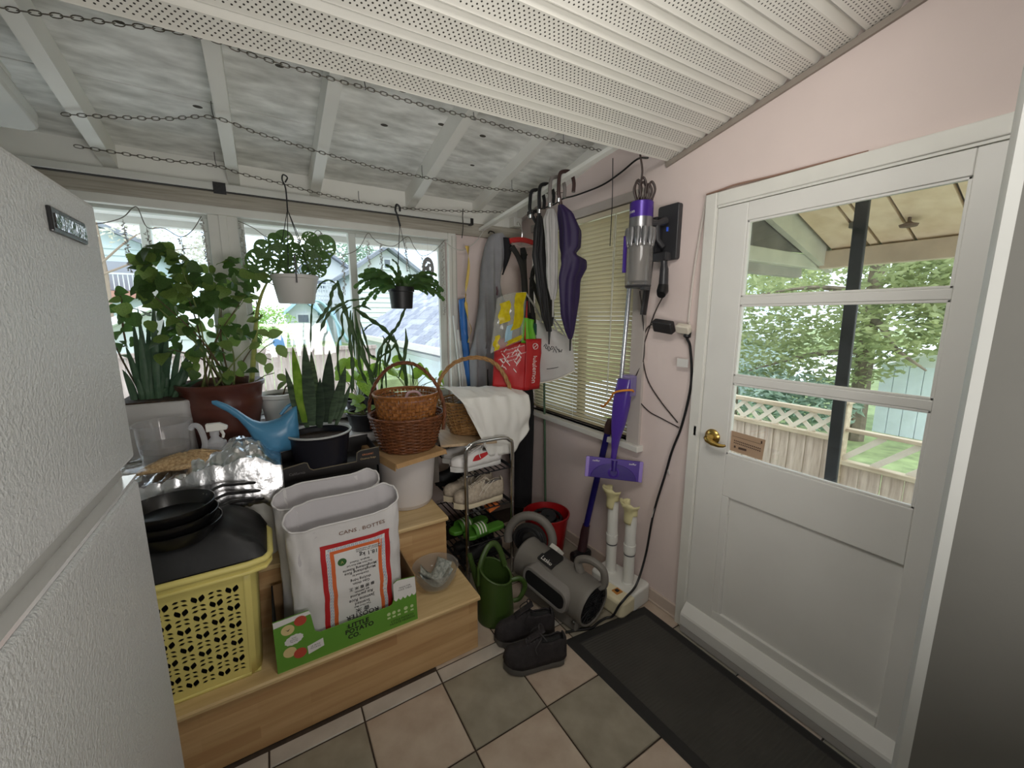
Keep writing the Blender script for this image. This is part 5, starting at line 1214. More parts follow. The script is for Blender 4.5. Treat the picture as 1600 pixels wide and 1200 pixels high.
# --- shoes
def shoe(name, label, group, heel, toe, up, so, lin_, lace=None, W_=.048, H=1.0, solh=.022, mirror=1, laces=5, tongue=True, wave=True):
    h, t = V(heel), V(toe); yv = (t-h); L = yv.length; yv.normalize(); xv = yv.cross(V((0, 0, 1))).normalized()*mirror; zv = V((0, 0, 1))
    root = thing(name, label, 'shoe', tuple((h+t)/2), group)
    Tn = [0, .04, .12, .25, .42, .60, .75, .88, .96, 1.0]
    Wn = [.30, .55, .68, .66, .68, .86, 1.0, .90, .60, .18]; Hn = [.62, .80, .88, .80, .86, .74, .58, .48, .36, .14]
    def it(tab, u):
        for a, b, p, q in zip(Tn[:-1], Tn[1:], tab[:-1], tab[1:]):
            if a <= u <= b: f = (u-a)/(b-a); return p+(q-p)*f
        return tab[-1]
    cx_ = lambda u: -.010*sin(pi*u)
    zs_ = lambda u: solh*(1.15 if u < .3 else 1)+.012*max(0, u-.75)/.25
    P = lambda u, x, z: h+yv*(L*u)+xv*(x+cx_(u))+zv*z
    sg = lambda q, e: abs(q)**e*(1 if q > 0 else -1)
    def upf(u, v):
        a = pi*v; w_ = W_*it(Wn, u)*.94; hh = .11*H*it(Hn, u)
        return P(u, -w_*sg(cos(a), .62)*(1-.22*sin(a)), zs_(u)+hh*abs(sin(a))**.75)
    mb = MB(); nu, nv = 34, 22; vs = [upf(i/nu, j/nv) for j in range(nv+1) for i in range(nu+1)]
    fs = []
    for j in range(nv):
        for i in range(nu):
            u, v = (i+.5)/nu, (j+.5)/nv
            if .05 < u < .40 and .27 < v < .73: continue
            fs.append((j*(nu+1)+i, j*(nu+1)+i+1, (j+1)*(nu+1)+i+1, (j+1)*(nu+1)+i))
    mb.add(vs, fs).build('upper', up, root, smooth=60, solid=.004)
    MB().grid(lambda u, v: upf(.03+.50*u, .04+.92*v)*1.0+(P(.2, 0, .03)-upf(.03+.50*u, .04+.92*v))*.16, 14, 12).build('lining', lin_, root, smooth=60)
    ms = MB(); no = 40; ring = []
    for lev, (ex, zz) in enumerate(((.94, 0), (1.04, .006), (1.06, .7), (1.0, 1.0))):
        r_ = []
        for k in range(no):
            s_ = k/no; u = 2*s_ if s_ < .5 else 2-2*s_; sd = 1 if s_ < .5 else -1
            w_ = W_*it(Wn, u)*ex; z = zs_(u)*zz if zz > .01 else (.0 if not wave else .006*max(0, u-.75)/.25+ .004*math.exp(-((u-.42)/.09)**2))
            if zz == .006: z = .004
            r_.append(P(min(1.0, max(0, u))*(1.0 if u < .99 else 1.01)-(.008 if u < .02 else 0), sd*w_, z))
        ring += r_
    ms.add(ring, [(l*no+k, l*no+(k+1) % no, (l+1)*no+(k+1) % no, (l+1)*no+k) for l in range(3) for k in range(no)]+[tuple(range(no))[::-1], tuple(range(3*no, 4*no))])
    ms.build('sole', so, root, smooth=45)
    if tongue: MB().grid(lambda u, v: P(.36+.30*u, (v-.5)*.036, zs_(.5)+.11*H*(.98-.30*u)+.012*(1-u)), 6, 4).build('tongue', up, root, smooth=60, solid=.005)
    if lace:
        ml = MB()
        for k in range(laces):
            u = .42+.055*k; ml.tube([upf(u, .36)+zv*.004, upf(u+.015, .5)+zv*.010, upf(u, .64)+zv*.004], .0026, 6, flat=.7)
            if k < laces-1: ml.tube([upf(u, .36)+zv*.005, upf(u+.05, .5)+zv*.008, upf(u+.055, .64)+zv*.005], .0022, 6)
        q = upf(.43, .5)+zv*.012
        for sd in (-1, 1):
            ml.tube(smooth_path([q, q+xv*.03*sd+zv*.016, q+xv*.05*sd-yv*.02+zv*.0, q+xv*.02*sd-yv*.01], 4), .0024, 6)
            ml.tube(smooth_path([q, q+xv*.035*sd+zv*.004, q+xv*.052*sd+yv*.03-zv*.03, q+xv*.056*sd+yv*.025-zv*.055], 4), .0022, 6)
        ml.build('laces', lace, root)
    return root, upf, P
SW = M('white_leather', (226, 224, 222), .4, bump=.05, bscale=120); LG = M('light_grey_lining', (150, 150, 150), .9); SWO = M('red_swoosh', (190, 30, 36), .45)
rt, upf, P_ = shoe('sneaker', 'white sneaker with red swoosh on the top tier of the rack', None, (1.175, 2.052, .706), (.845, 2.062, .706), SW, M('pale_sole', (216, 216, 214), .5), LG, SW, W_=.05, solh=.024)
# swoosh on the side that faces the room
side = 1 if upf(.3, .05).y < upf(.3, .95).y else 0
def sd(u, v): return upf(u, v if side else 1-v)+V((0, -.0032, 0))
n = 14; lo_ = []; hi_ = []
for i in range(n+1):
    t = i/n; u = .62-.52*t
    low = .10+.26*t**2.2-.05*sin(pi*min(1, t*1.5))*.6; th = .17*(1-t)**.9*(min(1, t*6)**.7)+.010
    lo_.append(sd(u, max(.03, low))); hi_.append(sd(u+.02*(1-t), low+th))
MB().add(lo_+hi_, [(i, i+1, n+2+i, n+1+i) for i in range(n)]).build('swoosh', SWO, rt, smooth=0)
MB().grid(lambda u, v: sd(.05+.03*u, .30+.18*v), 2, 3).build('heel_tab', SWO, rt, smooth=0)
shoe('sneaker', 'white sneaker hidden behind the red swoosh one, top tier', None, (1.17, 2.21, .706), (.86, 2.22, .706), SW, M('pale_sole_b', (206, 206, 204), .5), LG, SW, W_=.05, solh=.024)
BEI = M('beige_mesh', (198, 186, 168), .75, col2=(170, 156, 138), scale=60, bump=.2, bscale=160); CRS = M('cream_sole', (222, 210, 182), .6)
rt, upf, P_ = shoe('running_shoe', 'front beige running shoe with cream laces on the rack', 'beige running shoes', (1.178, 2.035, .482), (.855, 2.05, .482), BEI, CRS, M('grey_lining', (120, 116, 114), .9), M('cream_lace', (220, 212, 196), .8), W_=.052, H=1.22, solh=.030, laces=6)
side = 1 if upf(.3, .05).y < upf(.3, .95).y else 0
mb = MB()
for (a, b, c_, d) in ((.56, .08, .30, .36), (.46, .08, .22, .34), (.38, .07, .50, .22), (.72, .05, .62, .30)):
    mb.tube([upf(a+(c_-a)*k/6, (b+(d-b)*k/6) if side else 1-(b+(d-b)*k/6))+V((0, -.003, .001)) for k in range(7)], .004, 6, flat=.4)
mb.build('overlay', M('pale_overlay', (214, 206, 194), .5), rt)
shoe('running_shoe', 'rear beige running shoe behind its pair on the rack', 'beige running shoes', (1.165, 2.155, .482), (.84, 2.17, .482), BEI, CRS, M('grey_lining_b', (110, 106, 104), .9), M('cream_lace_b', (210, 202, 188), .8), W_=.052, H=1.22, solh=.030, laces=6)
SLG = M('green_rubber', (84, 146, 48), .45); SLW = M('stripe_white', (226, 228, 218), .5)
def slide(label, c, d, z):
    c = V((c[0], c[1], z)); y = V(d).normalized(); x = y.cross(V((0, 0, 1))).normalized()
    t = thing('slide_sandal', label, 'sandal', tuple(c), 'green slide sandals')
    ol = [(.036, -.13), (.042, -.09), (.038, -.02), (.046, .06), (.045, .105), (.03, .135), (0, .142), (-.03, .132), (-.044, .10), (-.044, .04), (-.036, -.03), (-.04, -.09), (-.034, -.13), (0, -.142)]
    MB().prism(ol, c, x, y, (0, 0, 1), .026).build('footbed', SLG, t, bevel=.006)
    def st(u, v): a = pi*u; return c+x*(-.047*cos(a))+y*(.0+.085*v)+V((0, 0, .016+.058*sin(a)**.8-.006*v))
    MB().grid(st, 16, 6).build('strap', SLG, t, smooth=60, solid=.005)
    for k in range(3): MB().grid(lambda u, v: (lambda p: p+(p-(c+y*.04)).normalized()*.004)(st(.06+.88*u, .18+.22*k+.10*v)), 16, 1).build('stripe', SLW, t, smooth=60)
slide('front green slide sandal with white stripes on the rack', (1.055, 2.05), (-.98, -.1, 0), .272)
slide('rear green slide sandal with white stripes on the rack', (1.0, 2.155), (-.98, -.2, 0), .272)
tag(MB().obox((1.095, 2.02, .45), (.042, .01, .008), (0, .035, 0), (-.002, 0, .012)).build('orange_pad', M('orange_foam', (220, 120, 60), .7), smooth=0, bevel=.004), 'orange pad hanging under the beige running shoe', 'pad')
BSH = M('black_shoe', (24, 24, 25), .6)
shoe('dress_shoe', 'black shoe on the lowest tier of the rack, front', 'black shoes on the lowest tier', (1.18, 2.06, .106), (.90, 2.07, .106), BSH, BLACKM, BLACKM, BLACKP, W_=.045, H=.8)
shoe('dress_shoe', 'black shoe on the lowest tier of the rack, rear', 'black shoes on the lowest tier', (1.18, 2.17, .106), (.90, 2.18, .106), BSH, BLACKM, BLACKM, BLACKP, W_=.045, H=.8)
shoe('dark_boot', 'dark shoe at the back of the beige shoe tier', None, (1.16, 2.40, .482), (.88, 2.41, .482), BSH, BLACKM, BLACKM, BLACKP, W_=.045, H=1.1)
# black trainers on the tiles
BT = M('black_knit', (42, 38, 40), .85, var=.25, scale=40, bump=.5, bscale=140); BTS = M('dark_grey_sole', (84, 82, 79), .6)
shoe('trainer', 'nearer black trainer on the tiles below the green can', 'black trainers on the floor', (1.075, 1.275, .001), (.803, 1.385, .001), BT, BTS, BLACKM, M('black_lace', (60, 58, 60), .8), W_=.056, H=1.32, solh=.026, mirror=1)
shoe('trainer', 'farther black trainer on the tiles beside the step corner', 'black trainers on the floor', (1.12, 1.425, .001), (.838, 1.53, .001), BT, BTS, BLACKM, M('black_lace_b', (28, 27, 28), .8), W_=.054, H=1.32, solh=.026, mirror=-1)
# dark green watering can on the floor
GC = M('olive_green_plastic', (62, 86, 36), .42, var=.05)
gc = V((.932, 1.69, 0)); gw = thing('watering_can', 'olive green watering can standing at the end of the steps', 'watering can', tuple(gc))
mb = MB()
def gcf(u, v):
    a = 2*pi*u; r = .098-.014*v+(.002 if .52 < v < .56 or .60 < v < .64 else 0)
    top = .262-.040*cos(a+.9); return gc+V((r*cos(a), r*sin(a), top*v))
mb.grid(gcf, 40, 25, cu=True); mb.add([gcf(i/40, 0) for i in range(40)], [tuple(range(40))]); mb.build('body', GC, gw, smooth=60, solid=.003)
MB().tube([gcf(i/40, 1) for i in range(40)], .006, 8, closed=True).build('rim', GC, gw)
q0, q1 = gcf(.56, .95), gcf(.94, .95)
MB().tube(smooth_path([gc+V((-.084, .022, .20)), gc+V((-.074, .03, .30)), gc+V((-.02, .05, .375)), gc+V((.03, .06, .38)), gc+V((.06, .05, .33)), gc+V((.078, .035, .25))], 6), .0125, 10, flat=1.3).build('top_handle', GC, gw)
MB().tube(smooth_path([gc+V((.068, -.05, .215)), gc+V((.115, -.065, .215)), gc+V((.142, -.07, .165)), gc+V((.115, -.063, .10)), gc+V((.082, -.048, .085))], 6), .0105, 10, flat=1.3).build('side_handle', GC, gw)
MB().tube(smooth_path([gc+V((-.02, .07, .05)), gc+V((-.05, .11, .14)), gc+V((-.075, .16, .30))], 5), [.022-.0008*i for i in range(11)], 10).build('spout', GC, gw)
# ================================================================ potted plants: measured stem paths and leaf centres (metres)
CACT = [[(0.566,2.5,1.083), (0.512,2.5,1.286), (0.43,2.5,1.535), (0.394,2.5,1.681), (0.374,2.5,1.794)], [(0.383,2.5,1.769), (0.334,2.5,1.795), (0.283,2.5,1.765), (0.245,2.5,1.678), (0.228,2.5,1.573), (0.213,2.5,1.414)], [(0.377,2.5,1.787), (0.34,2.5,1.733), (0.322,2.5,1.662), (0.288,2.5,1.608), (0.246,2.5,1.555)], [(0.428,2.5,1.681), (0.357,2.5,1.644), (0.311,2.5,1.601), (0.265,2.5,1.509)], [(0.427,2.5,1.663), (0.381,2.5,1.637), (0.344,2.5,1.601)], [(0.437,2.5,1.653), (0.382,2.5,1.609), (0.379,2.5,1.499), (0.351,2.5,1.445), (0.341,2.5,1.297), (0.362,2.5,1.201)], [(0.411,2.5,1.681), (0.482,2.5,1.69), (0.547,2.5,1.702)], [(0.45,2.5,1.638), (0.508,2.5,1.654), (0.558,2.5,1.632)], [(0.444,2.5,1.645), (0.529,2.5,1.579), (0.612,2.5,1.518), (0.692,2.5,1.414)], [(0.435,2.5,1.627), (0.421,2.5,1.461), (0.426,2.5,1.31), (0.411,2.5,1.119)], [(0.465,2.5,1.646), (0.477,2.5,1.497), (0.528,2.5,1.374), (0.572,2.5,1.341)], [(0.452,2.5,1.609), (0.46,2.5,1.46), (0.459,2.5,1.308), (0.496,2.5,1.189)], [(0.461,2.5,1.59), (0.487,2.5,1.422), (0.513,2.5,1.305), (0.546,2.5,1.224)], [(0.449,2.5,1.616), (0.445,2.5,1.498), (0.446,2.5,1.347)], [(0.474,2.5,1.572), (0.509,2.5,1.421), (0.517,2.5,1.297)], [(0.807,2.5,1.736), (0.75,2.5,1.63), (0.706,2.5,1.54), (0.648,2.5,1.474), (0.581,2.5,1.371), (0.548,2.5,1.185)], [(0.744,2.5,1.583), (0.705,2.5,1.524), (0.663,2.5,1.462), (0.625,2.5,1.338), (0.623,2.5,1.138)], [(0.664,2.5,1.486), (0.69,2.5,1.374), (0.718,2.5,1.272), (0.736,2.5,1.127)], [(0.616,2.5,1.456), (0.591,2.5,1.34), (0.573,2.5,1.222)], [(0.758,2.5,1.452), (0.745,2.5,1.331), (0.762,2.5,1.166)], [(0.741,2.5,1.52), (0.739,2.5,1.392), (0.683,2.5,1.214)], [(0.565,2.5,1.553), (0.527,2.5,1.534), (0.495,2.5,1.497)], [(0.617,2.5,1.475), (0.659,2.5,1.376), (0.604,2.5,1.22), (0.59,2.5,1.1)], [(0.686,2.5,1.454), (0.652,2.5,1.396), (0.572,2.5,1.341), (0.528,2.5,1.226)], [(0.769,2.5,1.33), (0.787,2.5,1.247), (0.786,2.5,1.122)]]
CHEESE = [((-0.001,2.42,1.863), 0.1057, 20), ((0.031,2.45,1.925), 0.0861, -10), ((0.091,2.47,1.971), 0.0783, -30), ((0.128,2.5,1.985), 0.0939, 0), ((0.162,2.45,1.929), 0.0783, 30), ((0.101,2.42,1.895), 0.1096, -15), ((0.197,2.47,1.902), 0.0665, 60), ((0.226,2.5,1.931), 0.0783, 10), ((0.257,2.45,1.95), 0.0861, -10), ((0.239,2.41,1.879), 0.0939, 20), ((0.248,2.47,2.008), 0.0705, 100), ((0.317,2.45,1.962), 0.1096, 15), ((0.293,2.42,1.884), 0.0861, 30), ((0.277,2.45,1.833), 0.0705, 60), ((0.223,2.41,1.829), 0.0626, -60), ((0.025,2.47,1.795), 0.0626, 170), ((0.059,2.4,1.84), 0.0783, -60), ((0.13,2.4,1.851), 0.0861, 10)]
POTH = [((0.516,2.55,1.172), 0.169), ((0.377,2.55,1.308), 0.0845), ((0.424,2.55,1.313), 0.0768), ((0.475,2.55,1.295), 0.0845), ((0.391,2.55,1.238), 0.0768), ((0.463,2.55,1.225), 0.0922), ((0.583,2.55,1.328), 0.0845), ((0.628,2.55,1.285), 0.0845), ((0.666,2.55,1.25), 0.0845), ((0.6,2.55,1.214), 0.0768), ((0.783,2.55,1.283), 0.0691), ((0.832,2.55,1.225), 0.0768), ((0.867,2.55,1.244), 0.0922), ((0.901,2.55,1.212), 0.0845), ((0.935,2.55,1.165), 0.0691), ((1.0,2.55,1.182), 0.0922), ((0.8,2.55,1.198), 0.0691), ((0.989,2.55,1.126), 0.0538), ((0.356,2.55,1.252), 0.0691), ((0.56,2.55,1.257), 0.0922), ((0.709,2.55,1.308), 0.0768), ((0.73,2.55,1.224), 0.0691)]
GERA = [((0.386,2.36,1.116), 0.0704), ((0.421,2.36,1.135), 0.0634), ((0.364,2.36,1.045), 0.0774), ((0.404,2.36,1.07), 0.0563), ((0.439,2.36,1.084), 0.0563), ((0.466,2.36,1.054), 0.0493), ((0.345,2.36,1.003), 0.0493)]
CANE = [(-0.085,2.47,1.244), (-0.062,2.47,1.377), (-0.042,2.47,1.509), (-0.023,2.47,1.623), (0.003,2.47,1.704), (0.034,2.47,1.769)]
CANEL = [((0.006,2.45,1.792), 0.1104, 80), ((0.126,2.45,1.697), 0.0957, 120), ((0.04,2.45,1.501), 0.1104, 70), ((0.067,2.45,1.413), 0.1104, 150), ((-0.028,2.45,1.377), 0.103, 160), ((-0.005,2.45,1.509), 0.081, -60), ((-0.047,2.45,1.574), 0.0736, -100), ((0.056,2.45,1.27), 0.081, 130), ((0.002,2.45,1.325), 0.0883, 200), ((-0.05,2.45,1.444), 0.081, -120), ((-0.057,2.45,1.67), 0.0662, -90)]
ALOE = [(-0.41,2.4,1.684), (-0.401,2.49,1.576), (-0.377,2.4,1.547), (-0.456,2.49,1.576), (-0.33,2.4,1.487), (-0.312,2.49,1.427), (-0.476,2.4,1.52), (-0.51,2.49,1.576), (-0.529,2.4,1.465), (-0.572,2.49,1.344), (-0.344,2.4,1.338), (-0.286,2.49,1.388), (-0.322,2.4,1.275), (-0.383,2.49,1.439), (-0.475,2.4,1.405), (-0.425,2.49,1.486), (-0.517,2.4,1.408), (-0.388,2.49,1.268), (-0.506,2.4,1.32), (-0.292,2.49,1.129)]
VINE = [(-0.557,2.5,1.704), (-0.552,2.5,1.633), (-0.55,2.5,1.547), (-0.551,2.5,1.46), (-0.55,2.5,1.401), (-0.54,2.5,1.662), (-0.564,2.5,1.576), (-0.568,2.5,1.504), (-0.535,2.5,1.474), (-0.581,2.5,1.446), (-0.537,2.5,1.605)]
SNAKE = [((0.149,2.07,1.472), (0.154,2.07,1.08), 0.096), ((0.258,2.1,1.433), (0.219,2.1,1.08), 0.1088), ((0.18,2.13,1.431), (0.184,2.13,1.062), 0.0768), ((0.32,2.07,1.354), (0.251,2.07,1.098), 0.0832), ((0.103,2.1,1.457), (0.125,2.1,1.093), 0.0832), ((0.067,2.13,1.355), (0.11,2.13,1.082), 0.064), ((0.294,2.07,1.3), (0.23,2.07,1.079), 0.0576), ((0.207,2.1,1.303), (0.189,2.1,1.058), 0.0768), ((0.103,2.13,1.276), (0.136,2.13,1.059), 0.0704), ((0.338,2.07,1.265), (0.258,2.07,1.068), 0.0512)]
BUSH = [(-0.465,2.44,1.836), (-0.474,2.44,1.703), (-0.532,2.44,1.621), (-0.505,2.44,1.579), (-0.471,2.44,1.613), (-0.341,2.44,1.89), (-0.164,2.44,1.722), (-0.552,2.44,1.66), (-0.226,2.555,1.43), (-0.299,2.339,1.318), (-0.264,2.451,1.761), (-0.405,2.548,1.741), (-0.104,2.517,1.832), (-0.407,2.565,1.783), (-0.052,2.56,1.749), (-0.037,2.542,1.461), (-0.342,2.353,1.682), (-0.398,2.388,1.857), (-0.157,2.391,1.703), (-0.103,2.46,1.689), (-0.451,2.555,1.43), (-0.333,2.446,1.69), (-0.095,2.505,1.866), (-0.345,2.398,1.528), (-0.318,2.33,1.79), (-0.234,2.372,1.657), (-0.164,2.338,1.304), (-0.284,2.53,1.829), (-0.376,2.532,1.629), (-0.279,2.386,1.451), (-0.285,2.408,1.818), (-0.46,2.513,1.741), (-0.059,2.514,1.696), (-0.134,2.508,1.463), (-0.283,2.386,1.425), (-0.227,2.485,1.762), (-0.299,2.4,1.394), (-0.201,2.401,1.442), (-0.108,2.559,1.331), (-0.171,2.355,1.455), (-0.119,2.419,1.544), (-0.223,2.497,1.411), (-0.464,2.425,1.801), (-0.171,2.488,1.786), (-0.248,2.324,1.764), (-0.415,2.357,1.706), (-0.381,2.431,1.881), (-0.323,2.372,1.528), (-0.294,2.417,1.737), (-0.232,2.461,1.703), (-0.102,2.347,1.505), (-0.229,2.562,1.554), (-0.206,2.542,1.7), (-0.274,2.386,1.768), (-0.255,2.393,1.651), (-0.243,2.553,1.751), (-0.095,2.38,1.764), (-0.38,2.478,1.528), (-0.113,2.449,1.732), (-0.333,2.448,1.726), (-0.28,2.504,1.69), (-0.399,2.541,1.627), (-0.112,2.46,1.647), (-0.17,2.547,1.506), (-0.326,2.531,1.669), (-0.413,2.526,1.728), (-0.154,2.384,1.642), (-0.273,2.396,1.567), (-0.419,2.328,1.546), (-0.398,2.317,1.405), (-0.169,2.323,1.287), (-0.064,2.478,1.79), (-0.194,2.352,1.652), (-0.425,2.329,1.668), (-0.289,2.466,1.718), (-0.463,2.547,1.513), (-0.227,2.505,1.762), (-0.396,2.502,1.68), (-0.417,2.332,1.47), (-0.145,2.34,1.773), (-0.071,2.472,1.843), (-0.313,2.397,1.762), (-0.192,2.41,1.696), (-0.214,2.531,1.387), (-0.268,2.502,1.536), (-0.275,2.319,1.839), (-0.394,2.541,1.892), (-0.305,2.431,1.343), (-0.418,2.351,1.799), (-0.332,2.539,1.674), (-0.407,2.382,1.745), (-0.403,2.371,1.725), (-0.026,2.554,1.693), (-0.185,2.556,1.476), (-0.366,2.352,1.491), (-0.367,2.37,1.88), (-0.41,2.478,1.488), (-0.104,2.322,1.655), (-0.297,2.329,1.84), (-0.045,2.324,1.604), (-0.356,2.413,1.872), (-0.454,2.416,1.744), (-0.314,2.32,1.862), (-0.254,2.448,1.661), (-0.433,2.338,1.706), (-0.051,2.315,1.781), (-0.239,2.408,1.607), (-0.209,2.39,1.451), (-0.418,2.333,1.707), (-0.404,2.374,1.845), (-0.198,2.326,1.755), (-0.391,2.407,1.728), (-0.39,2.543,1.43), (-0.199,2.425,1.425), (-0.107,2.499,1.49), (-0.148,2.521,1.757), (-0.284,2.327,1.819), (-0.417,2.486,1.747), (-0.35,2.509,1.876), (-0.448,2.403,1.817), (-0.285,2.396,1.684), (-0.232,2.494,1.814), (-0.302,2.51,1.637), (-0.029,2.465,1.576), (-0.22,2.412,1.61), (-0.376,2.362,1.731), (-0.228,2.505,1.694), (-0.371,2.375,1.687), (-0.08,2.347,1.52), (-0.407,2.497,1.849), (-0.03,2.517,1.809), (-0.369,2.472,1.48), (-0.091,2.313,1.677), (-0.292,2.317,1.708), (-0.349,2.434,1.671), (-0.158,2.565,1.669), (-0.123,2.45,1.305), (-0.097,2.464,1.692), (-0.433,2.403,1.843), (-0.235,2.39,1.429), (-0.017,2.496,1.756), (-0.212,2.528,1.278), (-0.302,2.48,1.804), (-0.07,2.338,1.324), (-0.166,2.407,1.563), (-0.036,2.389,1.789), (-0.374,2.354,1.523), (-0.11,2.421,1.339), (-0.367,2.359,1.533), (-0.466,2.456,1.83), (-0.183,2.359,1.797), (-0.23,2.5,1.499), (-0.082,2.37,1.501), (-0.42,2.351,1.777), (-0.442,2.47,1.811), (-0.167,2.55,1.374), (-0.413,2.364,1.853), (-0.333,2.503,1.625), (-0.224,2.341,1.675), (-0.209,2.488,1.682), (-0.349,2.409,1.447), (-0.379,2.515,1.599), (-0.208,2.398,1.728), (-0.291,2.483,1.768), (-0.435,2.335,1.73), (-0.246,2.553,1.676), (-0.466,2.521,1.689), (-0.385,2.444,1.624), (-0.483,2.563,1.777), (-0.34,2.464,1.416), (-0.052,2.319,1.503), (-0.329,2.408,1.358), (-0.031,2.513,1.844), (-0.287,2.432,1.743), (-0.442,2.549,1.766), (-0.403,2.379,1.64), (-0.125,2.512,1.686), (-0.442,2.477,1.837), (-0.317,2.434,1.681), (-0.214,2.452,1.753), (-0.118,2.435,1.84), (-0.115,2.441,1.653), (-0.295,2.316,1.69), (-0.377,2.55,1.631), (-0.346,2.554,1.578), (-0.147,2.55,1.578), (-0.353,2.346,1.566), (-0.328,2.364,1.601), (-0.435,2.347,1.69), (-0.385,2.378,1.422), (-0.097,2.473,1.511), (-0.388,2.538,1.751), (-0.42,2.502,1.877), (-0.15,2.368,1.525), (-0.429,2.43,1.858), (-0.111,2.388,1.755), (-0.402,2.378,1.767), (-0.433,2.331,1.683), (-0.299,2.355,1.522), (-0.169,2.547,1.635), (-0.421,2.438,1.74), (-0.179,2.514,1.653), (-0.068,2.338,1.731), (-0.389,2.541,1.691), (-0.408,2.559,1.512), (-0.323,2.474,1.85), (-0.286,2.335,1.701), (-0.357,2.555,1.807), (-0.369,2.457,1.89), (-0.342,2.443,1.842), (-0.232,2.381,1.638), (-0.403,2.409,1.589), (-0.28,2.459,1.635), (-0.256,2.503,1.741), (-0.387,2.467,1.616), (-0.43,2.491,1.783), (-0.396,2.426,1.847), (-0.203,2.403,1.757), (-0.352,2.437,1.539), (-0.314,2.564,1.656), (-0.011,2.532,1.732), (-0.181,2.528,1.653), (-0.165,2.5,1.707), (-0.284,2.517,1.455), (-0.06,2.526,1.781), (-0.18,2.478,1.675), (-0.362,2.313,1.73), (-0.187,2.441,1.544), (-0.291,2.501,1.725), (-0.332,2.426,1.536), (-0.097,2.429,1.858), (-0.317,2.446,1.4), (-0.131,2.47,1.514), (-0.429,2.333,1.674), (-0.294,2.499,1.729), (-0.312,2.558,1.819), (-0.294,2.317,1.627), (-0.316,2.534,1.417), (-0.193,2.548,1.414), (-0.104,2.482,1.656), (-0.2,2.36,1.349), (-0.34,2.487,1.758), (-0.102,2.449,1.804), (-0.07,2.335,1.685), (-0.192,2.347,1.684), (-0.412,2.337,1.641), (-0.382,2.325,1.883), (-0.235,2.519,1.422), (-0.306,2.354,1.333), (-0.307,2.524,1.638), (-0.396,2.522,1.73), (-0.396,2.335,1.498), (-0.134,2.393,1.659), (-0.147,2.445,1.845), (-0.246,2.349,1.617), (-0.152,2.385,1.763), (-0.469,2.552,1.724), (-0.334,2.4,1.845), (-0.329,2.487,1.784), (-0.059,2.488,1.717), (-0.374,2.379,1.727), (-0.296,2.415,1.497), (-0.275,2.424,1.83), (-0.047,2.405,1.728), (-0.259,2.396,1.809)]
LF = {'dark': m_leaf('leaf_dark', (92, 124, 62), (56, 84, 40), .45, 30), 'mid': m_leaf('leaf_mid', (140, 164, 84), (84, 112, 52), .5, 30), 'lit': m_leaf('leaf_lit', (176, 206, 86), (120, 164, 52), .5, 20),
      'cactus': m_leaf('cactus_stem', (78, 112, 58), (50, 80, 40), .3, 24), 'var': m_leaf('leaf_variegated', (150, 168, 92), (62, 92, 44), .45, 90), 'aloe': m_leaf('aloe_green', (98, 128, 100), (62, 94, 70), .25, 12)}
STEM = M('stem_green', (112, 124, 70), .6, var=.2, scale=30); STEMB = M('stem_brown', (92, 76, 52), .7)
def leaf_mesh(name, mat, shape='heart', curl=.25, fold=.2):
    """unit leaf: base at origin, tip at +Y, face +Z"""
    prof = {'heart': [(0, .0), (-.04, .22), (.10, .46), (.30, .50), (.52, .42), (.74, .26), (.9, .1), (1, 0)],
            'oval': [(0, 0), (.12, .2), (.32, .33), (.55, .34), (.78, .22), (.93, .08), (1, 0)],
            'round': [(0, 0), (-.06, .28), (.10, .50), (.35, .58), (.62, .53), (.85, .34), (.97, .12), (1, 0)],
            'seg': [(0, .10), (.15, .24), (.4, .30), (.62, .27), (.80, .30), (.93, .22), (1, .05)]}[shape]
    vs = []; fs = []
    for i, (t, w_) in enumerate(prof):
        zc = curl*t*(1-t)*1.0-curl*.35*t*t
        vs += [V((-w_, t, zc+fold*w_*.6)), V((0, max(t, 0), zc)), V((w_, t, zc+fold*w_*.6))]
    for i in range(len(prof)-1):
        a = i*3; fs += [(a, a+1, a+4, a+3), (a+1, a+2, a+5, a+4)]
    return mesh_of(MB().add(vs, fs), name, mat, 60)
HEART = [leaf_mesh('leaf', LF[k], 'heart', .3, .25) for k in ('dark', 'dark', 'mid')]
VARI = leaf_mesh('leaf', LF['var'], 'oval', .25, .2); OVALD = leaf_mesh('leaf', LF['dark'], 'oval', .25, .2)
LITL = leaf_mesh('leaf', LF['lit'], 'round', .2, .15); SEGM = [leaf_mesh('stem_segment', LF[k], 'seg', .25, .1) for k in ('dark', 'cactus')]
def put(me, p, d, s, parent, up=(0, -.5, 1), name='leaf', label=None):
    return part(name, me, frame(p, d, up) @ Matrix.Scale(s, 4), parent, label)
def pot(c, prof, mat, parent, soil_z, soil_r, rim=None):
    MB().lathe(c, prof, 40).build('pot', mat, parent)
    mb = MB(); mb.grid(lambda u, v: V(c)+V((soil_r*v*cos(2*pi*u), soil_r*v*sin(2*pi*u), soil_z+.006*noise.noise(V((cos(6.28*u)*v*9, sin(6.28*u)*v*9, 1))))), 24, 5, cu=True)
    mb.build('soil', SOIL, parent, smooth=60)

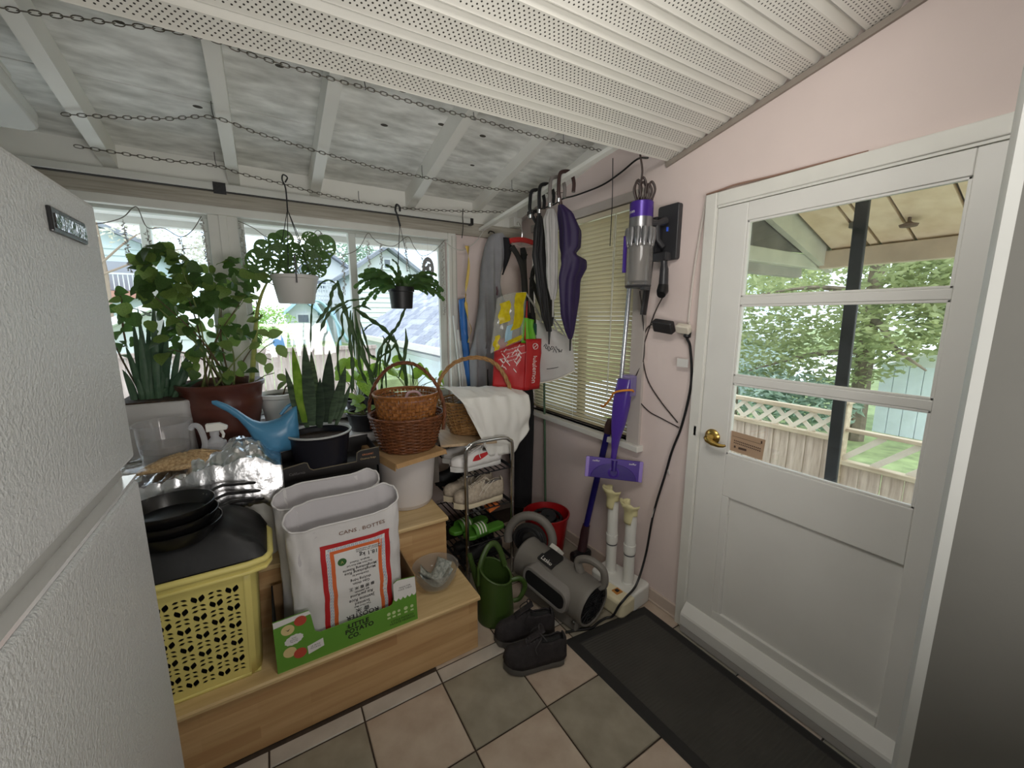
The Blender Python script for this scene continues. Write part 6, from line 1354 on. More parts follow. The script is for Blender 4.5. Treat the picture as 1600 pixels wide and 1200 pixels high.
# --- bushy plant in the big brown pot
PB1 = M('brown_pot_plastic', (88, 47, 37), .35, var=.06, scale=4, stretch=(1, 1, 9))
bc = V((-.208, 2.46, LEDGE_Z)); bush = thing('bushy_plant', 'big bushy plant with dark heart leaves in a brown pot', 'plant', tuple(bc))
pot(bc, [(.001, 0), (.125, 0), (.13, .004), (.168, .20), (.17, .225), (.166, .235), (.176, .29), (.184, .30), (.186, .318), (.180, .322), (.176, .315), (.168, .29)], PB1, bush, .275, .165)
rb = random.Random(3)
for k in range(16):
    a = rb.uniform(0, 6.28); r = rb.uniform(.02, .11); b0 = bc+V((r*cos(a), r*sin(a), .27)); tip = V(rb.choice(BUSH)); tip.z = max(tip.z, 1.45)
    MB().tube(smooth_path([b0, b0.lerp(tip, .45)+V((rb.uniform(-.03, .03), 0, .05)), tip], 5), [.0055-.0004*i for i in range(11)], 6).build('stem', STEM if k % 3 else STEMB, bush)
for p in BUSH:
    p = V(p); d = V((p.x-bc.x, (p.y-bc.y)*.6, .05))+V((rb.uniform(-.25, .25), rb.uniform(-.25, .25), rb.uniform(-.45, .05))); s = rb.uniform(.046, .07)
    put(rb.choice(HEART), p-d.normalized()*s*.5, d, s, bush, (rb.uniform(-.6, .6), rb.uniform(-1.2, -.2), rb.uniform(.2, 1)))
# --- dieffenbachia cane growing beside it
cn = thing('cane_plant', 'tall yellow green cane plant with speckled leaves right of the bush', 'plant', (-.08, 2.47, LEDGE_Z+.28))
MB().tube(smooth_path([(-.10, 2.47, LEDGE_Z+.27)]+CANE, 5), [.013]*12+[.0125, .012, .012, .011, .011, .010, .010, .010, .009, .009, .009, .008, .008, .007, .007, .006, .006, .005, .005], 10).build('cane', M('cane_green', (170, 172, 92), .5, col2=(126, 138, 66), scale=18), cn)
for (p, s, a) in CANEL:
    d = V((sin(radians(a)), -.25, cos(radians(a)))); p = V(p); put(VARI, p-d*s*.32, d, s*.72, cn, (0, -1, .5))
    near = min(CANE, key=lambda q: (V(q)-p).length); MB().tube([V(near), V(near).lerp(p-d*s*.5, .6)+V((0, 0, .01)), p-d*s*.5], .0025, 5).build('petiole', STEM, cn)
# --- aloe in a white planter
PLT = M('white_planter', (186, 184, 182), .45)
al = thing('aloe_plant', 'spiky aloe with long tapering leaves in a white planter', 'plant', (-.46, 2.47, LEDGE_Z))
MB().prism(rrect(.27, .30, .03, 4), (-.46, 2.47, LEDGE_Z), (1, 0, 0), (0, 1, 0), (0, 0, 1), .26).build('planter', PLT, al, bevel=.008)
MB().prism(rrect(.24, .27, .03, 4), (-.46, 2.47, LEDGE_Z+.255), (1, 0, 0), (0, 1, 0), (0, 0, 1), .012).build('soil', SOIL, al)
def blade(p0, p1, w0, bend, mat, parent, name='leaf', thick=.006, n=10, side=None, base=.75, label=None):
    p0, p1 = V(p0), V(p1); d = p1-p0; mid = p0.lerp(p1, .5)+V(bend); P_ = bez(p0, mid, p1, n); vs = []; fs = []
    sd = V(side) if side is not None else d.cross(V((0, 1, .1))).normalized()
    for i, p in enumerate(P_):
        t = i/n; w_ = w0*.5*(base+(1-base)*min(1, t*3))*(1-t**3.2)+.0006; nn = d.cross(sd).normalized()*thick*(1-t*.7)
        vs += [p-sd*w_, p+nn, p+sd*w_, p+nn*1.6 if False else p-nn*.3]
    for i in range(n):
        a = i*4
        for k in range(4): fs.append((a+k, a+(k+1) % 4, a+4+(k+1) % 4, a+4+k))
    o = MB().add(vs, fs).build(name, mat, parent, smooth=60)
    if label: o['label'] = label
    return o
for i, t in enumerate(ALOE+[(x+.035*((i*7) % 5-2), y+.05, z-.05-.03*(i % 3)) for i, (x, y, z) in enumerate(ALOE[:14])]):
    t = V(t); b = V((-.46+.10*max(-1, min(1, (t.x+.43)/.12))*.7, 2.45+.04*((i % 3)-1), LEDGE_Z+.25))
    blade(b, t, .026 if i < 12 else .021, ((t.x-b.x)*-.18, 0, .03), LF['aloe'], al, thick=.008)
vn = thing('trailing_vine', 'small dark vine at the fridge edge left of the aloe', 'plant', (-.56, 2.5, LEDGE_Z+.26))
MB().tube(smooth_path([(-.52, 2.5, LEDGE_Z+.265)]+[VINE[i] for i in (9, 3, 2, 5, 0)], 4), .004, 6).build('stem', STEMB, vn)
for p in VINE: put(HEART[0], V(p), (rb.uniform(-.5, 1), -.3, rb.uniform(-.4, .4)), .05, vn, (0, -1, .3))
# --- snake plant in the dark pot, in the produce tray
DP = M('dark_pot', (34, 34, 42), .35); RIMW = M('pot_rim_pale', (186, 188, 186), .3)
TRZ = .862; sc_ = V((.187, 2.115, TRZ+.004)); sn = thing('snake_plant', 'snake plant with upright dark banded leaves in a dark pot', 'plant', tuple(sc_))
pot(sc_, [(.001, 0), (.112, 0), (.116, .004), (.136, .15), (.140, .158), (.145, .165), (.145, .172)], DP, sn, .135, .13)
MB().lathe(sc_, [(.139, .166), (.146, .168), (.147, .175), (.140, .176), (.135, .166)], 40).build('rim', RIMW, sn)
SNK = [M('snake_leaf_%d' % k, a_, .5, col2=b_, scale=14, stretch=(1, 1, 5), detail=6) for k, (a_, b_) in enumerate((((72, 92, 66), (36, 50, 38)), ((56, 72, 54), (28, 40, 32)), ((92, 110, 78), (44, 60, 44))))]
for i, (a, b, w_) in enumerate(SNAKE):
    lit = i == 4  # one leaf gets brighter colours for the light falling on it
    blade(b, a, w_*.66, (0, 0, 0), LF['lit'] if lit else SNK[i % 3], sn, thick=.012, base=.45, side=(.85, -.52, 0), label='leaf coloured bright yellow green as if lit' if lit else None)
TRB = M('tray_black', (30, 27, 27), .6); TRE = M('tray_edge', (112, 104, 86), .8)
trx0, trx1, try0, try1 = .002, .438, 1.992, 2.262
ty = thing('produce_tray', 'black printed cardboard produce tray holding the snake plant', 'tray', ((trx0+trx1)/2, 2.127, TRZ-.006))
MB().box(trx0, trx1, try0, try1, TRZ-.006, TRZ).build('bottom', TRB, ty, smooth=0)
def tp(x0, x1): W_ = x1-x0; return [(0, 0), (W_, 0), (W_, .085), (W_-.09, .08), (W_-.105, .072), (W_-.11, .028), (.135, .024), (.12, .035), (.112, .062), (.10, .066), (0, .05)]
for y, m in ((try0, TRB), (try1-.005, TRB)):
    MB().prism(tp(trx0, trx1), (trx0, y, TRZ), (1, 0, 0), (0, 0, 1), (0, 1, 0), .005).build('tray_wall', m, ty, smooth=0)
edge = [V((trx0+p[0], try0+.002, TRZ+p[1]+.001)) for p in tp(trx0, trx1)[2:]]
MB().tube(edge, .0028, 5).build('raw_edge', TRE, ty)
for x in (trx0, trx1-.005): MB().box(x, x+.005, try0+.005, try1-.005, TRZ, TRZ+.07).build('tray_wall', TRB, ty, smooth=0)
text('print', 'California', .017, plane_map((trx0+.068, try0-.001, TRZ+.022), (1, 0, 0), (0, 0, 1)), M('faded_grey_print', (110, 104, 104), .7), ty)
text('print', 'ORGANIC', .012, plane_map((trx1-.055, try0-.001, TRZ+.058), (1, 0, 0), (0, 0, 1)), M('orange_print', (206, 130, 86), .7), ty)
text('print', 'Chestnut Ridge', .012, plane_map((trx1-.055, try0-.001, TRZ+.038), (1, 0, 0), (0, 0, 1)), M('tan_print', (184, 160, 118), .7), ty)
cr_ = MB(); cr_.box(trx0+.006, trx1-.005, 2.0, 2.25, STEP2, STEP2+.012)
for i in range(4): cr_.box(trx0+.006, trx1-.005, 2.0, 2.008, STEP2+.012+.072*i, STEP2+.065+.072*i); cr_.box(trx0+.006, trx1-.005, 2.242, 2.25, STEP2+.012+.072*i, STEP2+.065+.072*i)
for x in (trx0+.006, trx1-.013): cr_.box(x, x+.008, 2.0, 2.25, STEP2, TRZ-.007)
cr_.box(trx0+.006, trx1-.005, 2.0, 2.25, TRZ-.014, TRZ-.007)
tag(cr_.build('black_crate', M('crate_black', (24, 24, 24), .6), smooth=0, loc=(.22, 2.12, STEP2)), 'black crate under the produce tray, behind the sacks', 'crate')
# --- white pot with soil, black pots
wp = thing('flower_pot', 'white plastic pot of bare soil behind the blue can', 'pot', (.04, 2.50, LEDGE_Z))
pot((.042, 2.50, LEDGE_Z), [(.001, 0), (.068, 0), (.072, .01), (.094, .205), (.106, .212), (.109, .232), (.100, .234), (.093, .215)], M('white_pot', (224, 226, 222), .35), wp, .205, .092)
MB().tube([(.05, 2.5, LEDGE_Z+.2), (.07, 2.49, LEDGE_Z+.26), (.10, 2.48, LEDGE_Z+.285)], .004, 6).build('sprout', STEMB, wp)
put(VARI, (.03, 2.48, LEDGE_Z+.25), (.5, -.2, .5), .07, wp)
BKP = M('nursery_pot', (26, 26, 30), .45)
gp = thing('geranium', 'small geranium in a black pot behind the snake plant', 'plant', (.45, 2.36, LEDGE_Z))
pot((.455, 2.365, LEDGE_Z), [(.001, 0), (.078, 0), (.082, .004), (.098, .085), (.102, .088), (.104, .10), (.098, .10)], BKP, gp, .085, .094)
for p, s in GERA:
    p = V(p); p.z = max(p.z, LEDGE_Z+.11); MB().tube([(.45, 2.365, LEDGE_Z+.08), p], .0025, 5).build('stem', M('pink_stem', (176, 150, 110), .6) if False else STEM, gp); put(LITL, p, (rb.uniform(-.6, .6), -.4, .2), s*1.1, gp, (0, -.6, 1))
pp = thing('pothos', 'bright lime leafed plants along the window sill behind the baskets', 'plant', (.62, 2.60, LEDGE_Z))
pot((.47, 2.60, LEDGE_Z), [(.001, 0), (.06, 0), (.064, .004), (.078, .115), (.082, .118), (.083, .135), (.078, .135)], BKP, pp, .12, .076)
pot((.80, 2.60, LEDGE_Z), [(.001, 0), (.05, 0), (.054, .004), (.066, .11), (.072, .13), (.068, .13)], M('tan_pot', (196, 180, 156), .5), pp, .115, .062)
for p, s in POTH:
    p = V(p); b = V((.47 if p.x < .62 else .80, 2.6, LEDGE_Z+.12)); MB().tube([b, b.lerp(p, .5)+V((0, 0, .02)), p], .002, 5).build('stem', STEM, pp)
    d = V((rb.uniform(-.7, .7), -.5, rb.uniform(-.2, .5))); put(LITL, p-d.normalized()*s*.45, d, s, pp, (rb.uniform(-.3, .3), -.9, .5))
# --- orchid cactus
oc = thing('orchid_cactus', 'tall orchid cactus with flat arching stems before the sliding window', 'plant', (.58, 2.50, LEDGE_Z))
pot((.575, 2.50, LEDGE_Z), [(.001, 0), (.075, 0), (.08, .004), (.10, .15), (.105, .165), (.10, .168)], BKP, oc, .15, .095)
wid = [.030, .012, .024, .022, .010, .018, .014, .016, .030, .026, .018, .024, .018, .016, .016, .022, .020, .026, .014, .016, .022, .010, .018, .02, .014]
for i, path in enumerate(CACT):
    pts = smooth_path([V(p)+V((0, .04*sin(i*2.1), 0)) for p in path], 6); n = len(pts); w_ = wid[i]; vs = []; fs = []
    for j, p in enumerate(pts):
        t = (pts[min(j+1, n-1)]-pts[max(j-1, 0)]).normalized(); x = t.cross(V((.3*sin(i), 1, .2))).normalized(); nn = t.cross(x)
        ww = w_*.5*(.75+.25*cos(j*1.6))*(1 if 1 < j < n-2 else .55 if j in (1, n-2) else .2)
        vs += [p-x*ww, p+nn*.003, p+x*ww, p-nn*.003]
    for j in range(n-1):
        for k in range(4): fs.append((j*4+k, j*4+(k+1) % 4, j*4+4+(k+1) % 4, j*4+4+k))
    MB().add(vs, fs).build('flat_stem', LF['cactus'], oc, smooth=60)
# --- hanging white pot with swiss cheese vine
HW = M('hanging_pot_white', (206, 204, 200), .5); hc = V((.160, 2.45, 1.66))
hw = thing('hanging_basket', 'white hanging pot of holed swiss cheese vine leaves', 'hanging plant', tuple(hc))
pot(hc, [(.001, 0), (.082, 0), (.086, .004), (.108, .125), (.113, .128), (.114, .144), (.108, .145), (.104, .13)], HW, hw, .12, .10)
top = V((.153, 2.45, 2.262))
MB().tube(smooth_path([top+V((0, 0, .0)), top+V((.012, 0, .025)), top+V((-.006, 0, .035)), top+V((-.012, 0, .01)), top+V((0, 0, -.03)), top+V((0, 0, -.14))], 5), .0035, 8).build('hook', BLACKP, hw)
for a in (-1.9, .35, 2.45, -.9):
    MB().tube([top+V((0, 0, -.13)), hc+V((.108*cos(a), .108*sin(a), .14))], .0018, 5).build('hanger_strand', BLACKP, hw)
MB().box(.156, .163, 2.334, 2.342, 1.76, 1.90).build('hanger_strap', BLACKP, hw, smooth=0)
def cheese_mesh():
    out = [(.44*sin(2*pi*i/22)*(1 if i % 11 else .9), .5-.5*cos(2*pi*i/22)) for i in range(22)]
    holes = []
    for sx in (-1, 1):
        for (x, y, l, w_) in ((.20, .24, .20, .10), (.22, .46, .24, .11), (.19, .68, .18, .10), (.08, .36, .10, .06), (.085, .58, .11, .06), (.33, .38, .10, .06)):
            holes.append(petal(sx*x, y, l, w_, -sx*1.0, 4))
    p, f = holed(out, holes); mb = MB(); mb.add([V((q[0], q[1], .12*q[1]*(1-q[1])-.18*q[0]**2)) for q in p], f); return mesh_of(mb, 'leaf', LF['dark'], 60)
CHM = cheese_mesh()
for p, s, a in CHEESE:
    d = V((sin(radians(a)), -.15, cos(radians(a)))); p = V(p); put(CHM, p-d*s*.55, d, s*1.15, hw, (.1*sin(a), -1, .35))
    MB().tube([hc+V((rb.uniform(-.06, .06), rb.uniform(-.05, .05), .12)), p-d*s*.5], .0022, 5).build('petiole', STEM, hw)
# --- hanging black pot with christmas cactus
h2 = V((.735, 2.5, 1.640)); hb = thing('hanging_basket', 'black hanging pot of arching christmas cactus', 'hanging plant', tuple(h2))
pot(h2, [(.001, 0), (.060, 0), (.064, .004), (.072, .10), (.078, .103), (.079, .13), (.074, .13)], BKP, hb, .11, .072)
t2 = V((.738, 2.5, 2.215))
MB().tube(smooth_path([t2+V((.010, 0, -.005)), t2+V((.010, 0, .02)), t2+V((-.008, 0, .03)), t2+V((-.016, 0, .0)), t2+V((-.006, 0, -.03)), t2+V((.008, 0, -.09))], 5), .006, 8).build('hook', BLACKP, hb)
for a in (-2.2, -.2, 1.6): MB().tube([t2+V((.006, 0, -.08)), h2+V((.074*cos(a), .074*sin(a), .128))], .0016, 5).build('hanger_strand', BLACKP, hb)
for k in range(44):
    a = rb.uniform(0, 6.28) if k > 16 else rb.choice((0, pi))+rb.uniform(-.6, .6); p = h2+V((.05*cos(a), .05*sin(a), .115)); el = rb.uniform(.15, 1.3); d = V((cos(a)*cos(el), sin(a)*cos(el)*.7, sin(el)))
    for j in range(rb.randint(4, 7)):
        s = rb.uniform(.036, .046); put(rb.choice(SEGM), p, d, s, hb, (rb.uniform(-.4, .4), -1, .5), 'stem_segment'); p = p+d.normalized()*s*.92; d = d.normalized()+V((cos(a)*.10, 0, -.34+rb.uniform(-.08, .05)))
# ================================================================ rail, strings, chains along the back wall
RAILW = M('rail_white', (206, 206, 200), .4)
rl = thing('curtain_rail', 'white curtain rail with black end cap above the back windows', 'rail', (.2, 2.62, 2.21))
MB().box(-1.3, 1.262, 2.600, 2.640, 2.218, 2.252).build('rail', RAILW, rl, smooth=0, bevel=.004)
MB().box(-1.3, 1.262, 2.606, 2.634, 2.215, 2.218).build('slot', BLACKP, rl, smooth=0)
MB().box(1.262, 1.284, 2.598, 2.642, 2.210, 2.254).build('end_cap', BLACKP, rl, smooth=0, bevel=.003)
MB().box(-.158, -.105, 2.592, 2.6, 2.20, 2.248).box(-.158, -.105, 2.592, 2.64, 2.248, 2.254).build('clip', M('ribbed_black', (26, 26, 28), .5, bump=.6, bscale=120), rl, smooth=0)
tag(MB().tube(smooth_path([(1.205, 2.60, 2.27), (1.20, 2.585, 2.30), (1.196, 2.585, 2.26), (1.198, 2.585, 2.19), (1.19, 2.59, 2.115)], 5), .003, 6).build('wire_hook', M('wire', (70, 68, 64), .5, metal=.6)),
    'thin wire hook on the rail above the yellow ribbon', 'hook')
link = mesh_of(MB().tube([(.0065*sin(2*pi*k/12), .0125*cos(2*pi*k/12)+(.003 if cos(2*pi*k/12) > 0 else -.003), 0) for k in range(12)], .0016, 5, closed=True), 'link', M('chain_steel', (98, 92, 82), .45, metal=.7))
def chain(label, pts, group, hooks):
    P_ = smooth_path(pts, 30); t = thing('chain', label, 'chain', tuple(P_[0]), group); step = .0245; acc = 0; n = 0
    last = P_[0]
    for a, b in zip(P_[:-1], P_[1:]):
        L = (b-a).length; s = 0
        while acc+L-s >= step:
            s += step-acc; acc = 0; p = a.lerp(b, min(1, s/L))
            part('link', link, frame(p, b-a, (0, 0, 1) if n % 2 else (0, -1, .4)) @ Matrix.Rotation(radians(25), 4, 'Y'), t); n += 1
        acc += L-s
    for h in hooks:
        h = V(h); MB().tube(smooth_path([h+V((0, 0, .06)), h+V((0, 0, .02)), h+V((.004, 0, -.004)), h+V((-.006, 0, -.006))], 4), .002, 6).build('screw_hook', STEEL, t)
def sag(a, b, d, n=5): return [V(a).lerp(V(b), i/n)-V((0, 0, d*4*(i/n)*(1-i/n))) for i in range(n)]
c1 = [(-.75, 1.86, 2.44), (-.556, 1.847, 2.447), (-.346, 1.792, 2.455), (-.098, 1.742, 2.468), (.056, 1.753, 2.462), (.319, 1.761, 2.462), (.412, 1.764, 2.465), (.615, 1.765, 2.462), (.879, 1.763, 2.466), (1.20, 1.755, 2.462), (1.38, 1.752, 2.468), (1.66, 1.733, 2.47)]
chain('rusty chain strung nearest the camera along the edge of the white soffit', c1, 'chains under the rafters', [c1[3], c1[6], c1[8], c1[10]])
c2 = [(-.60, 2.33, 2.352), (-.427, 2.279, 2.362), (-.262, 2.219, 2.372), (-.105, 2.153, 2.388), (.042, 2.193, 2.378), (.217, 2.231, 2.370), (.417, 2.264, 2.362), (.611, 2.289, 2.357), (.82, 2.294, 2.357), (.97, 2.291, 2.356), (1.217, 2.283, 2.358), (1.384, 2.26, 2.364), (1.577, 2.19, 2.36), (1.70, 2.14, 2.37)]
chain('middle chain crossing the plywood between the other two', c2, 'chains under the rafters', [c2[3], c2[8], c2[11]])
c3 = [(-.617, 2.479, 2.288), (-.462, 2.478, 2.287), (-.312, 2.472, 2.286), (-.13, 2.462, 2.292), (-.024, 2.49, 2.281), (.142, 2.52, 2.272), (.296, 2.56, 2.264), (.538, 2.60, 2.256), (.766, 2.60, 2.255), (1.078, 2.55, 2.266), (1.44, 2.47, 2.288)]
chain('rearmost chain closest to the window wall, carrying the hanging pots', c3, 'chains under the rafters', [c3[3], c3[7]])
# icicle fairy lights along the window heads
WIREW = M('light_wire', (196, 194, 186), .5); BULB = M('bulb_strand_silver', (176, 174, 166), .3, var=.3, scale=90)
bulb = MB().ell((0, 0, 0), .0045, .0045, .009, 6, 4)
def lights(label, wire, strands):
    t = thing('fairy_lights', label, 'lights', wire[0], 'icicle lights along the windows')
    MB().tube(smooth_path(wire, 6), .0022, 6).build('wire', WIREW if wire[0][0] > .3 else M('wire_dark', (120, 116, 108), .6), t)
    for (x, z0, z1) in strands:
        mb = MB(); n = max(4, int((z0-z1)/.0065))
        mb.tube([(x, 2.66, z0), (x+.003, 2.66, (z0+z1)/2), (x, 2.66, z1)], .0012, 4)
        for k in range(n):
            p = V((x+rnd.uniform(-.009, .009), 2.66+rnd.uniform(-.008, .008), z0-.012-(z0-z1-.012)*k/n)); d = V((rnd.uniform(-1, 1), rnd.uniform(-1, 1), rnd.uniform(-.3, 1))).normalized()*.011
            mb.add([p-d, p+d.orthogonal().normalized()*.004, p+d, p-d.orthogonal().normalized()*.004, p+d.cross(d.orthogonal()).normalized()*.004, p-d.cross(d.orthogonal()).normalized()*.004], [(0, 1, 4), (1, 2, 4), (2, 3, 4), (3, 0, 4), (1, 0, 5), (2, 1, 5), (3, 2, 5), (0, 3, 5)])
        mb.build('strand', BULB, t, smooth=0)
    return t
lights('drooping wire of icicle fairy lights in the left window', [(-.75, 2.66, 2.00), (-.621, 2.66, 2.013), (-.53, 2.66, 2.05), (-.485, 2.66, 2.10), (-.465, 2.66, 2.10), (-.442, 2.66, 2.018), (-.38, 2.66, 2.02), (-.319, 2.66, 1.986), (-.27, 2.66, 2.02), (-.224, 2.66, 2.095)],
       [(-.526, 2.045, 1.80), (-.445, 2.015, 1.86), (-.318, 1.986, 1.84), (-.222, 2.09, 1.80)])
lt2 = lights('drooping wire of icicle fairy lights in the wide right window', [(-.07, 2.66, 2.091), (0, 2.66, 2.06), (.063, 2.66, 2.017), (.16, 2.66, 2.02), (.26, 2.66, 2.032), (.314, 2.66, 2.084), (.36, 2.66, 2.02), (.437, 2.66, 1.961), (.53, 2.66, 2.0), (.590, 2.66, 2.095), (.62, 2.66, 2.07), (.667, 2.66, 2.04), (.75, 2.66, 2.035), (.84, 2.66, 2.101), (.88, 2.66, 2.04), (.934, 2.66, 1.988), (1.02, 2.66, 2.03), (1.095, 2.66, 2.104)],
       [(-.060, 2.09, 1.80), (.05, 2.035, 1.90), (.21, 2.03, 1.94), (.325, 2.08, 1.90), (.437, 1.965, 1.72), (.590, 2.06, 1.80), (.665, 2.045, 1.80), (.823, 2.095, 1.88), (.934, 1.99, 1.83), (1.078, 2.09, 1.60)])

MB().tube(smooth_path([(1.095, 2.66, 2.10), (1.15, 2.66, 2.06), (1.21, 2.65, 2.045), (1.27, 2.65, 2.07), (1.34, 2.65, 2.13), (1.39, 2.65, 2.20)], 6), .0028, 6).build('lead', WIREW, lt2)
tag(MB().tube([(1.155, 2.675, 2.14), (1.15, 2.672, 1.7), (1.146, 2.672, 1.25), (1.152, 2.67, 1.17), (1.168, 2.67, 1.16), (1.178, 2.672, 1.2), (1.182, 2.674, 1.7), (1.186, 2.676, 2.14)], .0022, 6).build('blind_cord', WIREW), 'long looped white blind cord beside the right window post', 'cord')
YRB = M('yellow_ribbon', (224, 190, 100), .6)
def rib(u, v):
    z = 2.07-.66*v; w_ = .016*(1-.35*abs(sin(v*7)))*(.35 if v > .52 and v < .58 else 1)
    a = 2.2*sin(v*5.5); x = 1.232-.012*v+.012*sin(v*9)+(.02*math.exp(-((v-.86)/.07)**2)); return V((x+(u-.5)*2*w_*cos(a), 2.60+(u-.5)*2*w_*sin(a), z))
tag(MB().grid(rib, 2, 46).build('yellow_ribbon', YRB, solid=.0012), 'yellow plastic tape hanging down the pink wall from the wire hook', 'ribbon')
od = thing('wall_ornament', 'round grey metal ornament hanging in the top corner of the right window', 'ornament', (.985, 2.70, 1.90))
pv, pf = holed([(.042*cos(2*pi*k/28), .075*sin(2*pi*k/28)) for k in range(28)], [petal(.014*cos(a), .040*sin(a), .03, .012, a, 5) for a in (0, 1.26, 2.51, 3.77, 5.03)])
MB().add([V((.985+p[0], 2.70, 1.915+p[1])) for p in pv], pf).build('disc', M('grey_metal_disc', (140, 142, 144), .5), od, smooth=0, solid=.004)
MB().tube([(.985, 2.70, 1.99), (.985, 2.695, 2.12)], .0012, 4).build('thread', WIREW, od)

# batten that carries the umbrellas
bt_a, bt_b = V((1.385, 2.69, 2.205)), V((1.525, 1.42, 2.415))
struct(MB().bar(bt_a, bt_b, .038, .02).build('trim_17', WHITE, smooth=0, bevel=.002))
def bat(y): return bt_a.lerp(bt_b, (bt_a.y-y)/(bt_a.y-bt_b.y))
BLKN = M('umbrella_black', (18, 18, 20), .6, bump=.3, bscale=20); GRYN = M('umbrella_silver', (176, 174, 172), .5, bump=.3, bscale=20); PURN = M('umbrella_purple', (38, 21, 68), .6, bump=.35, bscale=16)
def furled(prof, folds, twist, amp):
    """closed cloth body: prof = [(x, y, z, rx, ry)] down the stick"""
    def f(u, v):
        k = v*(len(prof)-1); i = min(int(k), len(prof)-2); t = k-i; q = [prof[i][j]*(1-t)+prof[i+1][j]*t for j in range(5)]
        a = 2*pi*u; r = 1+amp*cos(folds*a+twist*v)+amp*.6*noise.noise(V((cos(a)*2, sin(a)*2, v*7)))
        return V((q[0]+q[3]*r*cos(a), q[1]+q[4]*r*sin(a), q[2]))
    return f
def umbrella(name, label, y, dx, prof, cloth, hookm, ferm, tip_, folds=9, amp=.14, extra=None):
    t = thing(name, label, 'umbrella', tuple(V(prof[-1][:3])), None); b = bat(y); top = b+V((0, 0, .014))
    hx = b.x; s = V(prof[0][:3])
    MB().tube(smooth_path([V((hx+.050, y-.02, b.z-.07)), V((hx+.052, y-.02, b.z-.02)), V((hx+.038, y-.012, b.z+.028)), V((hx+.006, y, b.z+.036)), V((hx-.026, y+.004, b.z+.020)), V((hx-.034, y+.004, b.z-.03)), V((hx-.034, y+.002, b.z-.09)), s], 6), .0105, 10).build('crook_handle', hookm, t)
    MB().lathe(V((hx-.034, y+.002, b.z-.13)), [(.012, 0), (.0125, .02), (.011, .022)], 12).build('collar', CHROME, t)
    MB().grid(furled(prof, folds, 5, amp), 54, 40, cu=True).build('canopy', cloth, t, smooth=60)
    e = V(prof[-1][:3]); MB().tube([e+V((0, 0, .03)), e, e-V((0, 0, tip_))], [.009, .007, .0045], 8).build('ferrule', ferm, t)
    return t
y = 2.02
umbrella('umbrella', 'black furled umbrella hung leftmost on the white batten', y, 0, [(bat(y).x-.035, y, 2.17, .015, .015), (bat(y).x-.032, y, 2.10, .03, .028), (bat(y).x-.035, y, 1.95, .036, .03), (bat(y).x-.01, y, 1.78, .032, .03), (bat(y).x+.02, y, 1.60, .026, .025), (bat(y).x+.05, y, 1.50, .015, .015)], BLKN, BLACKP, BLACKP, .08)
y = 1.93
umbrella('umbrella', 'silver grey furled umbrella between the black and purple ones', y, 0, [(bat(y).x-.03, y, 2.19, .018, .018), (bat(y).x-.028, y, 2.14, .040, .034), (bat(y).x-.018, y, 2.0, .032, .03), (bat(y).x-.012, y, 1.85, .032, .03), (bat(y).x-.006, y, 1.76, .028, .026), (bat(y).x-.002, y, 1.69, .012, .012)], GRYN, M('umbrella_handle_grey', (130, 124, 120), .4), GRYN, .10)
y = 1.86
b = bat(y)
umbrella('umbrella', 'purple loosely furled umbrella, rightmost on the white batten', y, 0, [(b.x-.02, y, 2.20, .014, .014), (b.x+.015, y, 2.16, .045, .04), (b.x+.055, y, 2.07, .066, .05), (b.x+.055, y, 1.985, .060, .05), (b.x+.040, y, 1.945, .038, .04), (b.x+.075, y, 1.915, .080, .055), (b.x+.078, y, 1.87, .082, .055), (b.x+.05, y, 1.80, .066, .05), (b.x+.055, y, 1.70, .060, .045), (b.x+.055, y, 1.60, .048, .04), (b.x+.065, y, 1.50, .024, .024), (b.x+.07, y, 1.46, .010, .010)], PURN, M('umbrella_handle_brown', (66, 46, 42), .4), BLACKP, .07, 5, .12)
y = 2.10
umbrella('umbrella', 'second black umbrella behind the silver one, tip showing below it', y, 0, [(bat(y).x+.02, y, 2.14, .015, .015), (bat(y).x+.04, y, 2.05, .03, .03), (bat(y).x+.09, y, 1.8, .034, .03), (bat(y).x+.12, y, 1.6, .028, .026), (bat(y).x+.125, y, 1.53, .014, .014)], BLKN, BLACKP, BLACKP, .10)

# ---------------------------------------------------------------- clothes and bags in the corner
def garment(name, label, prof, y0, depth, mat, amp=.12, folds=7, nv=44, extra=None):
    """prof = [(z, x_left, x_right)]: a hanging cloth body with vertical folds"""
    t = thing(name, label, 'clothes', ((prof[-1][1]+prof[-1][2])/2, y0, prof[-1][0]))
    def f(u, v):
        k = v*(len(prof)-1); i = min(int(k), len(prof)-2); s = k-i; z, a, b_ = [prof[i][j]*(1-s)+prof[i+1][j]*s for j in range(3)]
        an = 2*pi*u; xm, hw = (a+b_)/2, (b_-a)/2
        x = xm+hw*abs(cos(an))**.8*(1 if cos(an) > 0 else -1)
        fold = amp*hw*sin(folds*x*9+2.5*noise.noise(V((0, 0, v*3))))*min(1, v*3)
        return V((x, y0+depth*sin(an)*(1+.3*sin(v*3))+fold*(.6 if sin(an) < 0 else .2)*abs(sin(an)), z+.006*noise.noise(V((x*20, v*8, 1)))))
    mb = MB(); mb.grid(f, 64, nv, cu=True); mb.add([f(i/64, 0) for i in range(64)], [tuple(range(64))]); mb.add([f(i/64, 1) for i in range(64)], [tuple(range(64))])
    mb.build('cloth', mat, t, smooth=70); return t, f
GRYC = M('grey_jersey', (142, 142, 146), .9, var=.08, scale=14, bump=.25, bscale=60); BLKC = M('black_cloth', (26, 26, 30), .9, bump=.3, bscale=40)
